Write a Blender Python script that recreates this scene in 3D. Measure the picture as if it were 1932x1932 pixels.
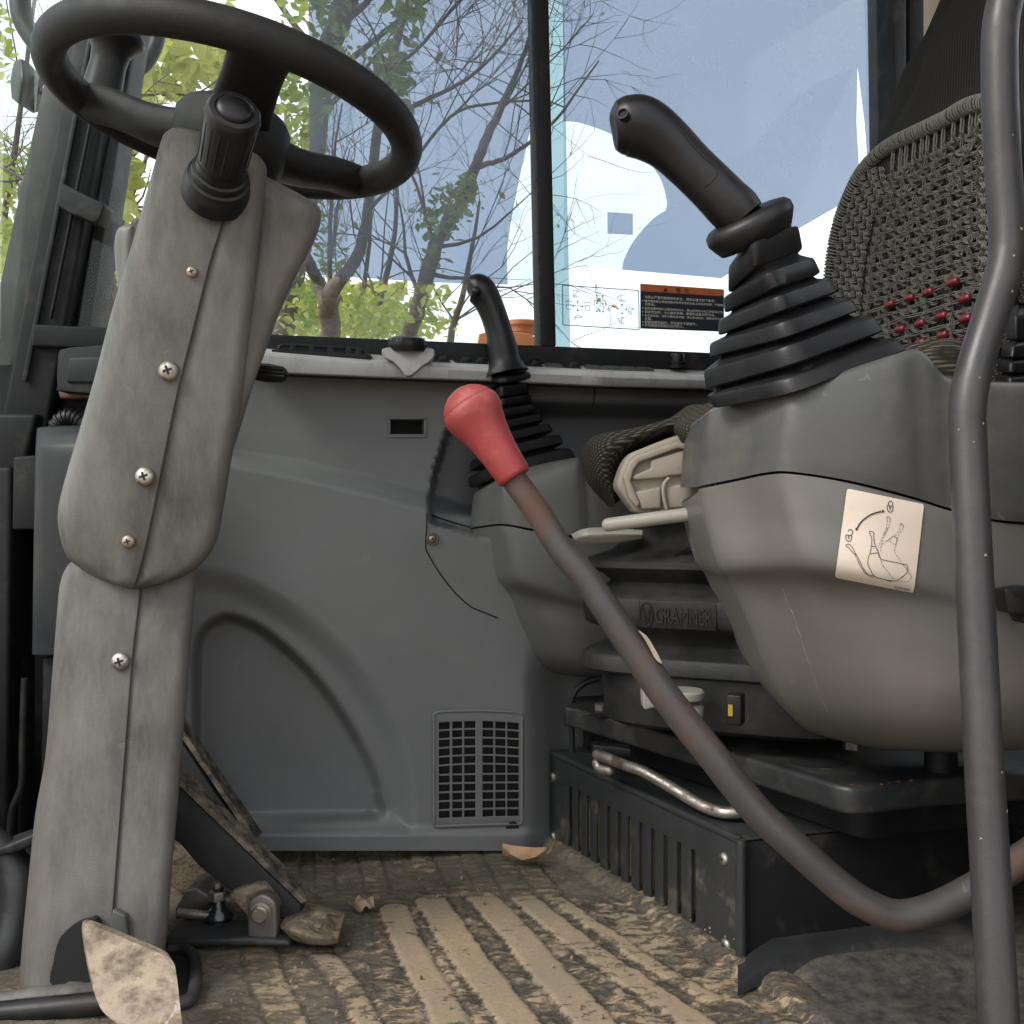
import bpy, bmesh, math, random
import numpy as np
from mathutils import Vector, Matrix, noise as mnoise
from mathutils.geometry import tessellate_polygon

# ------------------------------------------------------------------ scene, camera, sky, sun, exposure
sc = bpy.context.scene
for o in list(bpy.data.objects):
    bpy.data.objects.remove(o)
EYE = 0.45                      # camera height above the cab floor
F, C = 1896.0, 966.0            # focal length and centre in the units the photograph was measured in (1932 across)
cam_data = bpy.data.cameras.new('camera')
cam = bpy.data.objects.new('camera', cam_data)
sc.collection.objects.link(cam)
cam.location = (0, 0, EYE)
cam.rotation_euler = (math.radians(90), 0, 0)
cam_data.sensor_width = 36.0
cam_data.lens = 36.0 * F / 1932.0
cam_data.clip_start = 0.02
cam_data.clip_end = 2000.0
sc.camera = cam

world = bpy.data.worlds.new('World')
sc.world = world
world.use_nodes = True
wn = world.node_tree
for n in list(wn.nodes):
    wn.nodes.remove(n)
w_out = wn.nodes.new('ShaderNodeOutputWorld')
w_bg = wn.nodes.new('ShaderNodeBackground')
w_sky = wn.nodes.new('ShaderNodeTexSky')
w_sky.sky_type = 'NISHITA'
w_sky.sun_disc = False
SUN_EL, SUN_AZ = math.radians(42), math.radians(-125)      # azimuth measured from +Y towards +X
w_sky.sun_elevation = SUN_EL
w_sky.sun_rotation = SUN_AZ
w_sky.air_density = 1.0
w_sky.dust_density = 4.0
w_sky.ozone_density = 1.0
w_bg.inputs['Strength'].default_value = 0.15
# thin bright cloud over the whole sky
w_co = wn.nodes.new('ShaderNodeTexCoord')
w_no = wn.nodes.new('ShaderNodeTexNoise'); w_no.inputs['Scale'].default_value = 2.2; w_no.inputs['Detail'].default_value = 6; w_no.inputs['Roughness'].default_value = .55
w_mr = wn.nodes.new('ShaderNodeMapRange'); w_mr.inputs['From Min'].default_value = .35; w_mr.inputs['From Max'].default_value = .65; w_mr.inputs['To Min'].default_value = .62; w_mr.inputs['To Max'].default_value = .95
w_mx = wn.nodes.new('ShaderNodeMix'); w_mx.data_type = 'RGBA'
wn.links.new(w_co.outputs['Generated'], w_no.inputs['Vector']); wn.links.new(w_no.outputs['Fac'], w_mr.inputs['Value']); wn.links.new(w_mr.outputs[0], w_mx.inputs[0])
wn.links.new(w_sky.outputs[0], w_mx.inputs[6]); w_mx.inputs[7].default_value = (5.6, 5.75, 5.9, 1)
wn.links.new(w_mx.outputs[2], w_bg.inputs['Color'])
wn.links.new(w_bg.outputs[0], w_out.inputs['Surface'])

sun_data = bpy.data.lights.new('sun', 'SUN')
sun_data.energy = 1.5
sun_data.angle = math.radians(24.0)
sun_data.color = (1.0, 0.975, 0.94)
sun = bpy.data.objects.new('sun', sun_data)
sc.collection.objects.link(sun)
sdir = Vector((math.sin(SUN_AZ) * math.cos(SUN_EL), math.cos(SUN_AZ) * math.cos(SUN_EL), math.sin(SUN_EL)))
sun.rotation_euler = sdir.to_track_quat('Z', 'Y').to_euler()
sun.location = (-3, -2, 5)

sc.view_settings.view_transform = 'Standard'
sc.view_settings.look = 'None'
sc.view_settings.exposure = 0.98
sc.view_settings.gamma = 1.0
sc.view_settings.use_curve_mapping = False
sc.cycles.transparent_max_bounces = 24
sc.cycles.max_bounces = 10
sc.cycles.diffuse_bounces = 5
sc.cycles.use_denoising = True
random.seed(7)
rng = np.random.default_rng(11)

# ------------------------------------------------------------------ points
WALL0, WALLK = 1.419, 0.236     # the side wall: depth = WALL0 + WALLK * x
def P(u, v, D):
    return Vector(((u - C) / F * D, D, EYE - (v - C) / F * D))
def on_wall(u, v, off=0.0):
    D = (WALL0 - off) / (1 - WALLK * (u - C) / F)
    return P(u, v, D)
def on_floor(u, v, z=0.0):
    return P(u, v, (EYE - z) * F / (v - C))
WALL_N = Vector((WALLK, -1, 0)).normalized()      # out of the wall, into the cab
WALL_T = Vector((1, WALLK, 0)).normalized()       # along the wall, towards the seat

# ------------------------------------------------------------------ objects
COL = sc.collection
ROOT = {}
def root_of(o):
    while o.parent is not None:
        o = o.parent
    return o
def tag(o, label=None, cat=None, group=None, kind=None):
    if label: o['label'] = label
    if cat: o['category'] = cat
    if group: o['group'] = group
    if kind: o['kind'] = kind
    return o
def thing(name, loc, label=None, cat=None, group=None, kind=None):
    o = bpy.data.objects.new(name, None)
    o.empty_display_size = 0.03
    COL.objects.link(o)
    o.location = Vector(loc)
    ROOT[o.name] = Vector(loc)
    return tag(o, label, cat, group, kind)
def link_mesh(name, me, parent=None):
    o = bpy.data.objects.new(name, me)
    COL.objects.link(o)
    if parent is not None:
        o.parent = parent
    return o

def cr(pts, n=6, closed=False):
    p = np.array([tuple(q) for q in pts], float)
    m = len(p)
    out = []
    if closed:
        for i in range(m):
            a, b, c, d = p[(i - 1) % m], p[i], p[(i + 1) % m], p[(i + 2) % m]
            for k in range(n):
                t = k / n
                out.append(.5 * ((2 * b) + (-a + c) * t + (2 * a - 5 * b + 4 * c - d) * t * t + (-a + 3 * b - 3 * c + d) * t ** 3))
    else:
        for i in range(m - 1):
            b, c = p[i], p[i + 1]
            a = p[i - 1] if i else 2 * b - c
            d = p[i + 2] if i + 2 < m else 2 * c - b
            for k in range(n):
                t = k / n
                out.append(.5 * ((2 * b) + (-a + c) * t + (2 * a - 5 * b + 4 * c - d) * t * t + (-a + 3 * b - 3 * c + d) * t ** 3))
        out.append(p[-1])
    return np.array(out)

class MB:
    def __init__(s):
        s.v, s.f = [], []
    def add(s, v, f):
        o = len(s.v)
        s.v += [tuple(map(float, p)) for p in v]
        s.f += [tuple(i + o for i in q) for q in f]
        return s
    def box(s, c, ax, ay, az):
        c, ax, ay, az = Vector(c), Vector(ax), Vector(ay), Vector(az)
        v = [c + ax * i + ay * j + az * k for i in (-1, 1) for j in (-1, 1) for k in (-1, 1)]
        return s.add(v, [(0, 1, 3, 2), (4, 6, 7, 5), (0, 4, 5, 1), (2, 3, 7, 6), (0, 2, 6, 4), (1, 5, 7, 3)])
    def rings(s, rings, cap0=True, cap1=True, closed=True):
        n = len(rings[0])
        v, f = [], []
        for r in rings:
            v += list(r)
        for i in range(len(rings) - 1):
            for j in range(n if closed else n - 1):
                k = (j + 1) % n
                f.append((i * n + j, i * n + k, (i + 1) * n + k, (i + 1) * n + j))
        if cap0: f.append(tuple(range(n))[::-1])
        if cap1: f.append(tuple((len(rings) - 1) * n + j for j in range(n)))
        return s.add(v, f)
    def tube(s, path, rad, seg=12, sub=0, cap=True, round_end=False):
        p = np.array([tuple(q) for q in path], float)
        r = np.array([rad] * len(p), float) if np.isscalar(rad) else np.array(rad, float)
        if sub:
            q = cr(np.hstack([p, r[:, None]]), sub)
            p, r = q[:, :3], np.maximum(q[:, 3], 1e-5)
        t = np.gradient(p, axis=0)
        t /= np.linalg.norm(t, axis=1)[:, None] + 1e-12
        if round_end:
            k = [(-.98, .2), (-.87, .5), (-.6, .8), (-.3, .953)]
            p0 = [p[0] + t[0] * r[0] * a for a, _ in k]; r0 = [r[0] * b for _, b in k]
            p1 = [p[-1] - t[-1] * r[-1] * a for a, _ in k[::-1]]; r1 = [r[-1] * b for _, b in k[::-1]]
            p = np.vstack([p0, p, p1]); r = np.concatenate([r0, r, r1])
            t = np.vstack([[t[0]] * 4, t, [t[-1]] * 4])
        up = np.array([0, 0, 1.]) if abs(t[0][2]) < .9 else np.array([1., 0, 0])
        a = np.cross(t[0], up); a /= np.linalg.norm(a)
        rs = []
        ang = np.linspace(0, 2 * np.pi, seg, endpoint=False)
        for i in range(len(p)):
            a = a - t[i] * np.dot(a, t[i]); a /= np.linalg.norm(a) + 1e-12
            b = np.cross(t[i], a)
            rs.append(p[i] + r[i] * (np.cos(ang)[:, None] * a + np.sin(ang)[:, None] * b))
        return s.rings(rs, cap, cap)
    def lathe(s, o, ax, prof, seg=24):          # prof: (distance along the axis, radius)
        o = Vector(o); ax = Vector(ax).normalized()
        up = Vector((0, 0, 1)) if abs(ax.z) < .9 else Vector((1, 0, 0))
        a = ax.cross(up).normalized(); b = ax.cross(a)
        rs = []
        for d, r in prof:
            r = max(r, 1e-5)
            rs.append([o + ax * d + a * (r * math.cos(2 * math.pi * k / seg)) + b * (r * math.sin(2 * math.pi * k / seg)) for k in range(seg)])
        return s.rings(rs)
    def prism(s, poly, vec):                     # a planar outline pushed along vec
        poly = [Vector(p) for p in poly]; vec = Vector(vec); n = len(poly)
        v = poly + [p + vec for p in poly]
        f = [tuple(range(n)), tuple(range(n, 2 * n))[::-1]]
        f += [(i, i + n, (i + 1) % n + n, (i + 1) % n) for i in range(n)]
        return s.add(v, f)
    def build(s, name, mat, parent=None, smooth=40, bevel=0, seg=3, bevel_angle=30, origin=True, doubles=False, recalc=True):
        v = s.v
        if parent is not None:
            base = ROOT[root_of(parent).name]
        else:
            a = np.array(v)
            base = Vector(((a[:, 0].min() + a[:, 0].max()) / 2, (a[:, 1].min() + a[:, 1].max()) / 2, a[:, 2].min())) if origin else Vector((0, 0, 0))
        v = [(p[0] - base.x, p[1] - base.y, p[2] - base.z) for p in v]
        me = bpy.data.meshes.new(name)
        me.from_pydata(v, [], s.f)
        if recalc or bevel or doubles:
            bm = bmesh.new(); bm.from_mesh(me)
            if doubles: bmesh.ops.remove_doubles(bm, verts=bm.verts, dist=1e-5)
            if recalc: bmesh.ops.recalc_face_normals(bm, faces=bm.faces)
            if bevel:
                lim = math.radians(bevel_angle)
                ed = [e for e in bm.edges if len(e.link_faces) == 2 and e.calc_face_angle(0) > lim]
                bmesh.ops.bevel(bm, geom=ed, offset=bevel, offset_type='OFFSET', segments=seg, profile=.5, affect='EDGES', clamp_overlap=True)
            bm.to_mesh(me); bm.free()
        if smooth:
            me.polygons.foreach_set('use_smooth', [True] * len(me.polygons))
            if smooth < 179: me.set_sharp_from_angle(angle=math.radians(smooth))
        me.materials.append(MATS[mat] if isinstance(mat, str) else mat)
        o = link_mesh(name, me, parent)
        if parent is None:
            o.location = base
            ROOT[o.name] = base
        return o

def pillow(rows, back, nu=5, nv=5, back_scale=0.92, tilt=False):
    """A moulded front surface given as rows of (u, v, depth), closed by a shrunken copy pushed back (towards +Y)."""
    R = [cr([tuple(P(*q)) for q in r], nu) for r in rows]
    R = np.array(R)                                   # rows x cols x 3
    G = np.array([cr(R[:, j], nv) for j in range(R.shape[1])]).transpose(1, 0, 2)
    h, w = G.shape[:2]
    c = G.reshape(-1, 3).mean(0)
    push = np.array([0, back, 0.]) if not tilt else back * (c - np.array([0, 0, EYE])) / c[1]      # a tilted body leans away as it goes back
    B = c + (G - c) * back_scale + push
    v = np.vstack([G.reshape(-1, 3), B.reshape(-1, 3)])
    f = []
    idx = lambda i, j, k=0: k * h * w + i * w + j
    for i in range(h - 1):
        for j in range(w - 1):
            f.append((idx(i, j), idx(i + 1, j), idx(i + 1, j + 1), idx(i, j + 1)))
            f.append((idx(i, j, 1), idx(i, j + 1, 1), idx(i + 1, j + 1, 1), idx(i + 1, j, 1)))
    for i in range(h - 1):
        f.append((idx(i, 0), idx(i, 0, 1), idx(i + 1, 0, 1), idx(i + 1, 0)))
        f.append((idx(i, w - 1), idx(i + 1, w - 1), idx(i + 1, w - 1, 1), idx(i, w - 1, 1)))
    for j in range(w - 1):
        f.append((idx(0, j), idx(0, j + 1), idx(0, j + 1, 1), idx(0, j, 1)))
        f.append((idx(h - 1, j), idx(h - 1, j, 1), idx(h - 1, j + 1, 1), idx(h - 1, j + 1)))
    return MB().add(v, f)

def rplate(outline, Dfun, back, step=6.0):
    """A plate whose front edge is rounded: outline of (u, v, edge radius in m); D from Dfun; pushed back along +Y."""
    o = np.array(outline, float)
    o = np.vstack([o, o[:1]])
    L = np.concatenate([[0], np.cumsum(np.hypot(*np.diff(o[:, :2], axis=0).T))])
    n = max(24, int(L[-1] / step)); s = np.linspace(0, L[-1], n, endpoint=False)
    q = np.stack([np.interp(s, L, o[:, k]) for k in range(3)], 1)
    a = q[:, :2]; area = .5 * np.sum(a[:, 0] * np.roll(a[:, 1], -1) - np.roll(a[:, 0], -1) * a[:, 1])
    t = np.roll(a, -1, 0) - np.roll(a, 1, 0); t /= np.linalg.norm(t, axis=1)[:, None]
    nr = np.stack([-t[:, 1], t[:, 0]], 1) * (1 if area > 0 else -1)
    for _ in range(3):
        nr = nr + .5 * (np.roll(nr, 1, 0) + np.roll(nr, -1, 0)); nr /= np.linalg.norm(nr, axis=1)[:, None]
    r = q[:, 2]
    for _ in range(3): r = (r + np.roll(r, 1) + np.roll(r, -1)) / 3
    rings = []
    D0 = np.array([Dfun(u, v) for u, v in a])
    rings.append([P(u, v, d + back) for (u, v), d in zip(a, D0)])
    for ang in (0, 15, 30, 45, 60, 75, 90):
        ca, sa = math.cos(math.radians(ang)), math.sin(math.radians(ang))
        ins = r * (1 - ca) * F / D0; dd = D0 + r * (1 - sa)
        rings.append([P(u + k[0] * i, v + k[1] * i, d) for (u, v), k, i, d in zip(a, nr, ins, dd)])
    return MB().rings(rings)
def colstrip(rows_L, rows_R, v0, v1, rL, rR, rT, rB, Dfun, back, step=8., crown=.003):
    """A tall moulded cover between a left and a right edge (tables of v -> u) with rounded sides and ends."""
    lv, lu = zip(*rows_L); rv, ru = zip(*rows_R)
    vs_ = np.concatenate([v0 + (1 - np.cos(np.linspace(0, math.pi / 2, 9))) * 30, np.arange(v0 + 32, v1 - 32, step), v1 - (1 - np.cos(np.linspace(math.pi / 2, 0, 9))) * 30])
    rows = []
    for v in vs_:
        a, b = float(np.interp(v, lv, lu)), float(np.interp(v, rv, ru))
        w = max(b - a, 1.0); d = Dfun((a + b) / 2, v)
        e = 0.
        if rT and v - v0 < rT * F / d: e = rT * (1 - math.sqrt(max(0, 1 - (1 - (v - v0) / (rT * F / d)) ** 2)))
        if rB and v1 - v < rB * F / d: e = max(e, rB * (1 - math.sqrt(max(0, 1 - (1 - (v1 - v) / (rB * F / d)) ** 2))))
        pa, pb = min(rL * F / d, w * .45), min(rR * F / d, w * .45)
        row = []
        for k in range(8):
            t = math.radians(90 * k / 7); row.append((a + pa * (1 - math.cos(t)), v, d + e + pa * d / F * (1 - math.sin(t))))
        for k in (.2, .4, .6, .8): row.append((a + pa + (w - pa - pb) * k, v, d + e - crown * math.sin(math.pi * k)))
        for k in range(8):
            t = math.radians(90 * (7 - k) / 7); row.append((b - pb * (1 - math.cos(t)), v, d + e + pb * d / F * (1 - math.sin(t))))
        rows.append(row)
    return pillow(rows, back, 1, 1, .86, True)
def plate_px(outline, D, back, sub=4, closed_smooth=True):
    """An outline (u, v) at depth D (a number or a function of u, v), pushed back along +Y."""
    pts = cr(outline, sub, closed=True) if closed_smooth else np.array(outline, float)
    d = D if callable(D) else (lambda u, v: D)
    return MB().prism([P(q[0], q[1], d(q[0], q[1])) for q in pts], (0, back, 0))

def holed_plate(pt, xs, ys, hole, thick):
    """A sheet on grid lines xs, ys with some cells left open; pt(x, y, depth) places it."""
    bm = bmesh.new()
    vs = {(i, j): bm.verts.new(pt(x, y, 0)) for i, x in enumerate(xs) for j, y in enumerate(ys)}
    for i in range(len(xs) - 1):
        for j in range(len(ys) - 1):
            if not hole(i, j):
                bm.faces.new((vs[i, j], vs[i + 1, j], vs[i + 1, j + 1], vs[i, j + 1]))
    bm.verts.ensure_lookup_table()
    loose = [v for v in bm.verts if not v.link_faces]
    bmesh.ops.delete(bm, geom=loose, context='VERTS')
    geo = bmesh.ops.extrude_face_region(bm, geom=list(bm.faces))
    off = pt(xs[0], ys[0], thick) - pt(xs[0], ys[0], 0)
    for g in geo['geom']:
        if isinstance(g, bmesh.types.BMVert):
            g.co += off
    bm.verts.index_update()
    m = MB().add([v.co.copy() for v in bm.verts], [tuple(v.index for v in f.verts) for f in bm.faces])
    bm.free()
    return m

def ring4(L, N, R, k=.38, n=40, scale=1.0, shift=None):
    """A rounded four-cornered ring through the left, near and right corner."""
    L, N, R = Vector(L), Vector(N), Vector(R)
    c = (L + R) / 2
    ex, ey = (R - N) / 2, (L - N) / 2
    out = []
    for i in range(n):
        t = 2 * math.pi * (i + .5) / n
        x = math.copysign(abs(math.cos(t)) ** k, math.cos(t)) * scale
        y = math.copysign(abs(math.sin(t)) ** k, math.sin(t)) * scale
        p = c + ex * x + ey * y
        out.append(p + shift if shift is not None else p)
    return out

_txt_cache = {}
def text_geo(s, size, shear=0.0, extrude=0.0, res=3):
    cu = bpy.data.curves.new('t', 'FONT')
    cu.body = s; cu.size = size; cu.shear = shear; cu.extrude = extrude
    cu.resolution_u = res
    cu.align_x = 'LEFT'
    o = bpy.data.objects.new('t', cu)
    COL.objects.link(o)
    dg = bpy.context.evaluated_depsgraph_get()
    dg.update()
    me = bpy.data.meshes.new_from_object(o.evaluated_get(dg))
    v = np.array([tuple(p.co) for p in me.vertices]); f = [tuple(p.vertices) for p in me.polygons]
    bpy.data.objects.remove(o); bpy.data.curves.remove(cu); bpy.data.meshes.remove(me)
    return v, f
def ribbon(m, pts, w, fn, dash=None):
    """A flat stroke along 2-D points, laid by fn(x, y)."""
    pts = np.array(pts, float)
    segs = []
    if dash:
        on, off = dash
        acc, draw, cur = 0., True, [pts[0]]
        for a, b in zip(pts[:-1], pts[1:]):
            L = np.linalg.norm(b - a); pos = 0.
            while L - pos > 1e-9:
                need = (on if draw else off) - acc
                st = min(need, L - pos); pos += st; acc += st
                q = a + (b - a) * pos / L
                if draw: cur.append(q)
                if acc >= (on if draw else off) - 1e-9:
                    if draw: segs.append(np.array(cur))
                    draw = not draw; acc = 0.; cur = [q]
        if draw and len(cur) > 1: segs.append(np.array(cur))
    else:
        segs = [pts]
    for p in segs:
        if len(p) < 2: continue
        t = np.gradient(p, axis=0); t /= np.linalg.norm(t, axis=1)[:, None] + 1e-12
        nrm = np.stack([-t[:, 1], t[:, 0]], 1)
        v = [fn(*(q + k * w / 2)) for q, k in zip(p, nrm)] + [fn(*(q - k * w / 2)) for q, k in zip(p, nrm)]
        n = len(p)
        m.add(v, [(i, i + 1, n + i + 1, n + i) for i in range(n - 1)])

# ------------------------------------------------------------------ materials
MATS = {}
def nd(nt, kind, **kw):
    n = nt.nodes.new(kind)
    for k, v in kw.items():
        if k in n.inputs: n.inputs[k].default_value = v
        else: setattr(n, k, v)
    return n
def base_mat(name):
    m = bpy.data.materials.new(name); m.use_nodes = True
    nt = m.node_tree
    MATS[name] = m
    return m, nt, nt.nodes['Principled BSDF']
def obj_coord(nt):
    return nd(nt, 'ShaderNodeTexCoord').outputs['Object']
def noise_fac(nt, co, scale, detail=4, rough=.6, lo=.4, hi=.6, stretch=None, dist=0.):
    if stretch:
        mp = nd(nt, 'ShaderNodeMapping'); mp.inputs['Scale'].default_value = stretch
        nt.links.new(co, mp.inputs['Vector']); co = mp.outputs[0]
    n = nd(nt, 'ShaderNodeTexNoise', Scale=scale, Detail=detail, Roughness=rough, Distortion=dist)
    nt.links.new(co, n.inputs['Vector'])
    r = nd(nt, 'ShaderNodeMapRange')
    r.inputs['From Min'].default_value = lo; r.inputs['From Max'].default_value = hi
    nt.links.new(n.outputs['Fac'], r.inputs['Value'])
    return r.outputs[0]
def mixc(nt, fac, a, b, mode='MIX'):
    m = nd(nt, 'ShaderNodeMix', data_type='RGBA', blend_type=mode)
    for sock, val in ((m.inputs[0], fac), (m.inputs[6], a), (m.inputs[7], b)):
        if isinstance(val, bpy.types.NodeSocket): nt.links.new(val, sock)
        elif isinstance(val, (int, float)): sock.default_value = val
        else: sock.default_value = (*val, 1)
    return m.outputs[2]
def solid(name, col, rough=.5, var=.12, scale=14, grain=900, bump=.05, metal=0., dirt=None, dirt_amt=.0, dirt_scale=9, dirt_lo=.5, dirt_hi=.72,
          stretch=None, spec=.5, scratch=0., scratch_col=(.5, .47, .4), coat=0.):
    """Moulded or painted stuff: a base colour with slow unevenness, fine grain relief, dirt and scuffs of their own."""
    m, nt, b = base_mat(name)
    co = obj_coord(nt)
    f1 = noise_fac(nt, co, scale, 5, .65, .3, .7)
    c = mixc(nt, f1, tuple(x * (1 - var) for x in col), tuple(min(1, x * (1 + var)) for x in col))
    rf = noise_fac(nt, co, scale * 2.3, 4, .6, .2, .8)
    rr = nd(nt, 'ShaderNodeMapRange'); rr.inputs['To Min'].default_value = max(.02, rough - .1); rr.inputs['To Max'].default_value = min(1, rough + .12)
    nt.links.new(rf, rr.inputs['Value'])
    rough_out = rr.outputs[0]
    if dirt:
        df = noise_fac(nt, co, dirt_scale, 8, .7, dirt_lo, dirt_hi, stretch)
        mu = nd(nt, 'ShaderNodeMath', operation='MULTIPLY'); mu.inputs[1].default_value = dirt_amt
        nt.links.new(df, mu.inputs[0])
        c = mixc(nt, mu.outputs[0], c, dirt)
        ra = nd(nt, 'ShaderNodeMix', data_type='FLOAT'); nt.links.new(mu.outputs[0], ra.inputs[0]); nt.links.new(rough_out, ra.inputs[2]); ra.inputs[3].default_value = .92
        rough_out = ra.outputs[0]
    if scratch:
        sf = noise_fac(nt, co, 55, 3, .5, .70, .73, None, .6)
        mu = nd(nt, 'ShaderNodeMath', operation='MULTIPLY'); mu.inputs[1].default_value = scratch
        nt.links.new(sf, mu.inputs[0])
        c = mixc(nt, mu.outputs[0], c, scratch_col)
    nt.links.new(c, b.inputs['Base Color'])
    nt.links.new(rough_out, b.inputs['Roughness'])
    b.inputs['Metallic'].default_value = metal
    b.inputs['Specular IOR Level'].default_value = spec
    if coat: b.inputs['Coat Weight'].default_value = coat; b.inputs['Coat Roughness'].default_value = .15
    if bump:
        g = nd(nt, 'ShaderNodeTexNoise', Scale=grain, Detail=2, Roughness=.6); nt.links.new(co, g.inputs['Vector'])
        bp = nd(nt, 'ShaderNodeBump', Strength=bump, Distance=.002); nt.links.new(g.outputs['Fac'], bp.inputs['Height'])
        nt.links.new(bp.outputs[0], b.inputs['Normal'])
    return m

DUST = (.36, .31, .24)
solid('column_plastic', (.140, .131, .120), .40, .10, 5, 620, .16, dirt=(.034, .029, .025), dirt_amt=.86, dirt_scale=2.3, dirt_lo=.40, dirt_hi=.64, stretch=(3.4, 3.0, 1.2), spec=.4, scratch=.12, scratch_col=(.26, .24, .20))
solid('panel_plastic', (.130, .133, .136), .46, .10, 5, 700, .14, dirt=(.20, .18, .155), dirt_amt=.32, dirt_scale=6, dirt_lo=.48, spec=.4, scratch=.16, scratch_col=(.22, .21, .19))
solid('console_dark', (.070, .071, .068), .40, .10, 8, 700, .10, dirt=DUST, dirt_amt=.12, dirt_scale=12, scratch=.10, spec=.45)
solid('console_grey', (.130, .123, .113), .42, .08, 6, 700, .10, dirt=(.22, .175, .125), dirt_amt=.35, dirt_scale=5, scratch=.08, spec=.4)
solid('console_far', (.098, .098, .094), .42, .08, 6, 700, .10, dirt=DUST, dirt_amt=.10, scratch=.05)
solid('silver_plastic', (.42, .41, .41), .40, .12, 12, 800, .08, metal=.1, dirt=(.22, .20, .19), dirt_amt=.6, dirt_scale=10, stretch=(6, 6, .7))
solid('black_plastic', (.0085, .0085, .009), .42, .2, 20, 900, .08, dirt=DUST, dirt_amt=.05, dirt_scale=16, spec=.3)
solid('black_rubber', (.0085, .0085, .0095), .40, .15, 18, 900, .12, dirt=(.04, .038, .036), dirt_amt=.22, dirt_scale=18, spec=.36)
solid('bellows_rubber', (.009, .009, .0095), .55, .2, 12, 500, .15, dirt=(.07, .066, .06), dirt_amt=.4, dirt_scale=12, dirt_lo=.45, spec=.35)
solid('grip_black', (.0065, .006, .0068), .33, .12, 20, 1400, .14, dirt=(.05, .047, .045), dirt_amt=.16, dirt_scale=20, spec=.36)
solid('wheel_rubber', (.0125, .012, .0115), .52, .12, 20, 1200, .25, dirt=(.05, .045, .04), dirt_amt=.4, dirt_scale=14, spec=.28)
solid('frame_black', (.0085, .009, .010), .55, .2, 16, 400, .06, dirt=DUST, dirt_amt=.07, dirt_scale=22, dirt_lo=.55, spec=.25)
solid('frame_grey', (.017, .018, .020), .5, .15, 16, 400, .06, dirt=DUST, dirt_amt=.12, dirt_scale=26, dirt_lo=.55, spec=.25)
solid('steel_black', (.020, .021, .022), .46, .2, 12, 500, .10, dirt=(.16, .14, .11), dirt_amt=.4, dirt_scale=9, dirt_lo=.48, scratch=.2, scratch_col=(.2, .16, .12))
solid('box_paint', (.022, .0235, .0245), .42, .12, 8, 500, .08, dirt=(.26, .21, .15), dirt_amt=.35, dirt_scale=14, dirt_lo=.55, dirt_hi=.7, scratch=.18, scratch_col=(.2, .18, .15))
solid('rust_edge', (.23, .075, .03), .75, .3, 40, 300, .2)
solid('rail_paint', (.034, .0325, .033), .42, .14, 10, 500, .08, dirt=(.10, .08, .065), dirt_amt=.3, dirt_scale=22, spec=.45)
solid('lever_paint', (.046, .0425, .041), .42, .15, 12, 500, .10, dirt=(.085, .040, .027), dirt_amt=.80, dirt_scale=11, dirt_lo=.46, dirt_hi=.6, scratch=.15, scratch_col=(.3, .26, .2))
solid('chip_bare', (.30, .255, .19), .8, .3, 60, 400, .2)
solid('red_plastic', (.27, .040, .040), .50, .2, 16, 700, .10, dirt=(.40, .14, .12), dirt_amt=.9, dirt_scale=14, scratch=.25, scratch_col=(.45, .25, .2), spec=.4)
solid('screw_steel', (.50, .46, .41), .36, .25, 60, 500, .15, metal=1., dirt=(.07, .05, .035), dirt_amt=.8, dirt_scale=110, dirt_lo=.45)
solid('screw_brass', (.30, .24, .19), .45, .25, 80, 500, .1, metal=.8)
solid('dark_void', (.006, .006, .0065), .8, 0, 5, 100, 0)
solid('beige_plastic', (.32, .275, .225), .5, .06, 9, 700, .08, dirt=(.22, .17, .12), dirt_amt=.35, dirt_scale=8)
solid('beige_paint', (.34, .32, .275), .38, .06, 12, 500, .05, dirt=(.2, .16, .12), dirt_amt=.35, dirt_scale=14)
solid('worn_steel', (.42, .38, .34), .33, .25, 40, 300, .15, metal=.9, dirt=(.07, .05, .04), dirt_amt=.9, dirt_scale=22, dirt_lo=.44, dirt_hi=.62, scratch=.3, scratch_col=(.35, .14, .05))
solid('pivot_steel', (.20, .18, .165), .45, .2, 40, 300, .15, metal=.6, dirt=(.13, .10, .075), dirt_amt=.6, dirt_scale=30)
solid('oily_black', (.012, .0125, .014), .22, .2, 30, 300, .1, spec=.7)
solid('dusty_tread', (.030, .029, .028), .85, .3, 40, 300, .5, dirt=(.24, .19, .135), dirt_amt=.8, dirt_scale=60, dirt_lo=.42, dirt_hi=.62)
solid('mud', (.24, .185, .125), .9, .3, 45, 220, .8, dirt=(.05, .042, .035), dirt_amt=.85, dirt_scale=50, dirt_lo=.45, dirt_hi=.6)
solid('foot_plate_steel', (.26, .205, .145), .65, .25, 28, 260, .6, dirt=(.070, .050, .036), dirt_amt=.85, dirt_scale=30, dirt_lo=.43, dirt_hi=.60, stretch=(1.0, .6, 2.2), scratch=.5, scratch_col=(.45, .44, .42))
solid('pedal_black', (.020, .020, .021), .6, .2, 14, 400, .1, dirt=DUST, dirt_amt=.1)
solid('heater_black', (.015, .017, .0185), .45, .12, 10, 700, .10, dirt=DUST, dirt_amt=.05, spec=.3)
solid('orange_paint', (.55, .20, .05), .5, .12, 8, 400, .05, dirt=(.30, .14, .06), dirt_amt=.4)
solid('brown_frame', (.11, .045, .026), .6, .2, 18, 400, .1)
solid('yellow_mark', (.34, .22, .015), .5, .05, 20, 300, 0)
solid('white_knob', (.28, .265, .235), .45, .06, 20, 500, .05, dirt=(.3, .26, .2), dirt_amt=.3)
solid('sticker_cream', (.62, .53, .445), .5, .03, 20, 300, 0, dirt=(.58, .47, .33), dirt_amt=.35, dirt_scale=35, dirt_lo=.6)
solid('print_black', (.02, .014, .014), .6, 0, 5, 100, 0)
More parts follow.
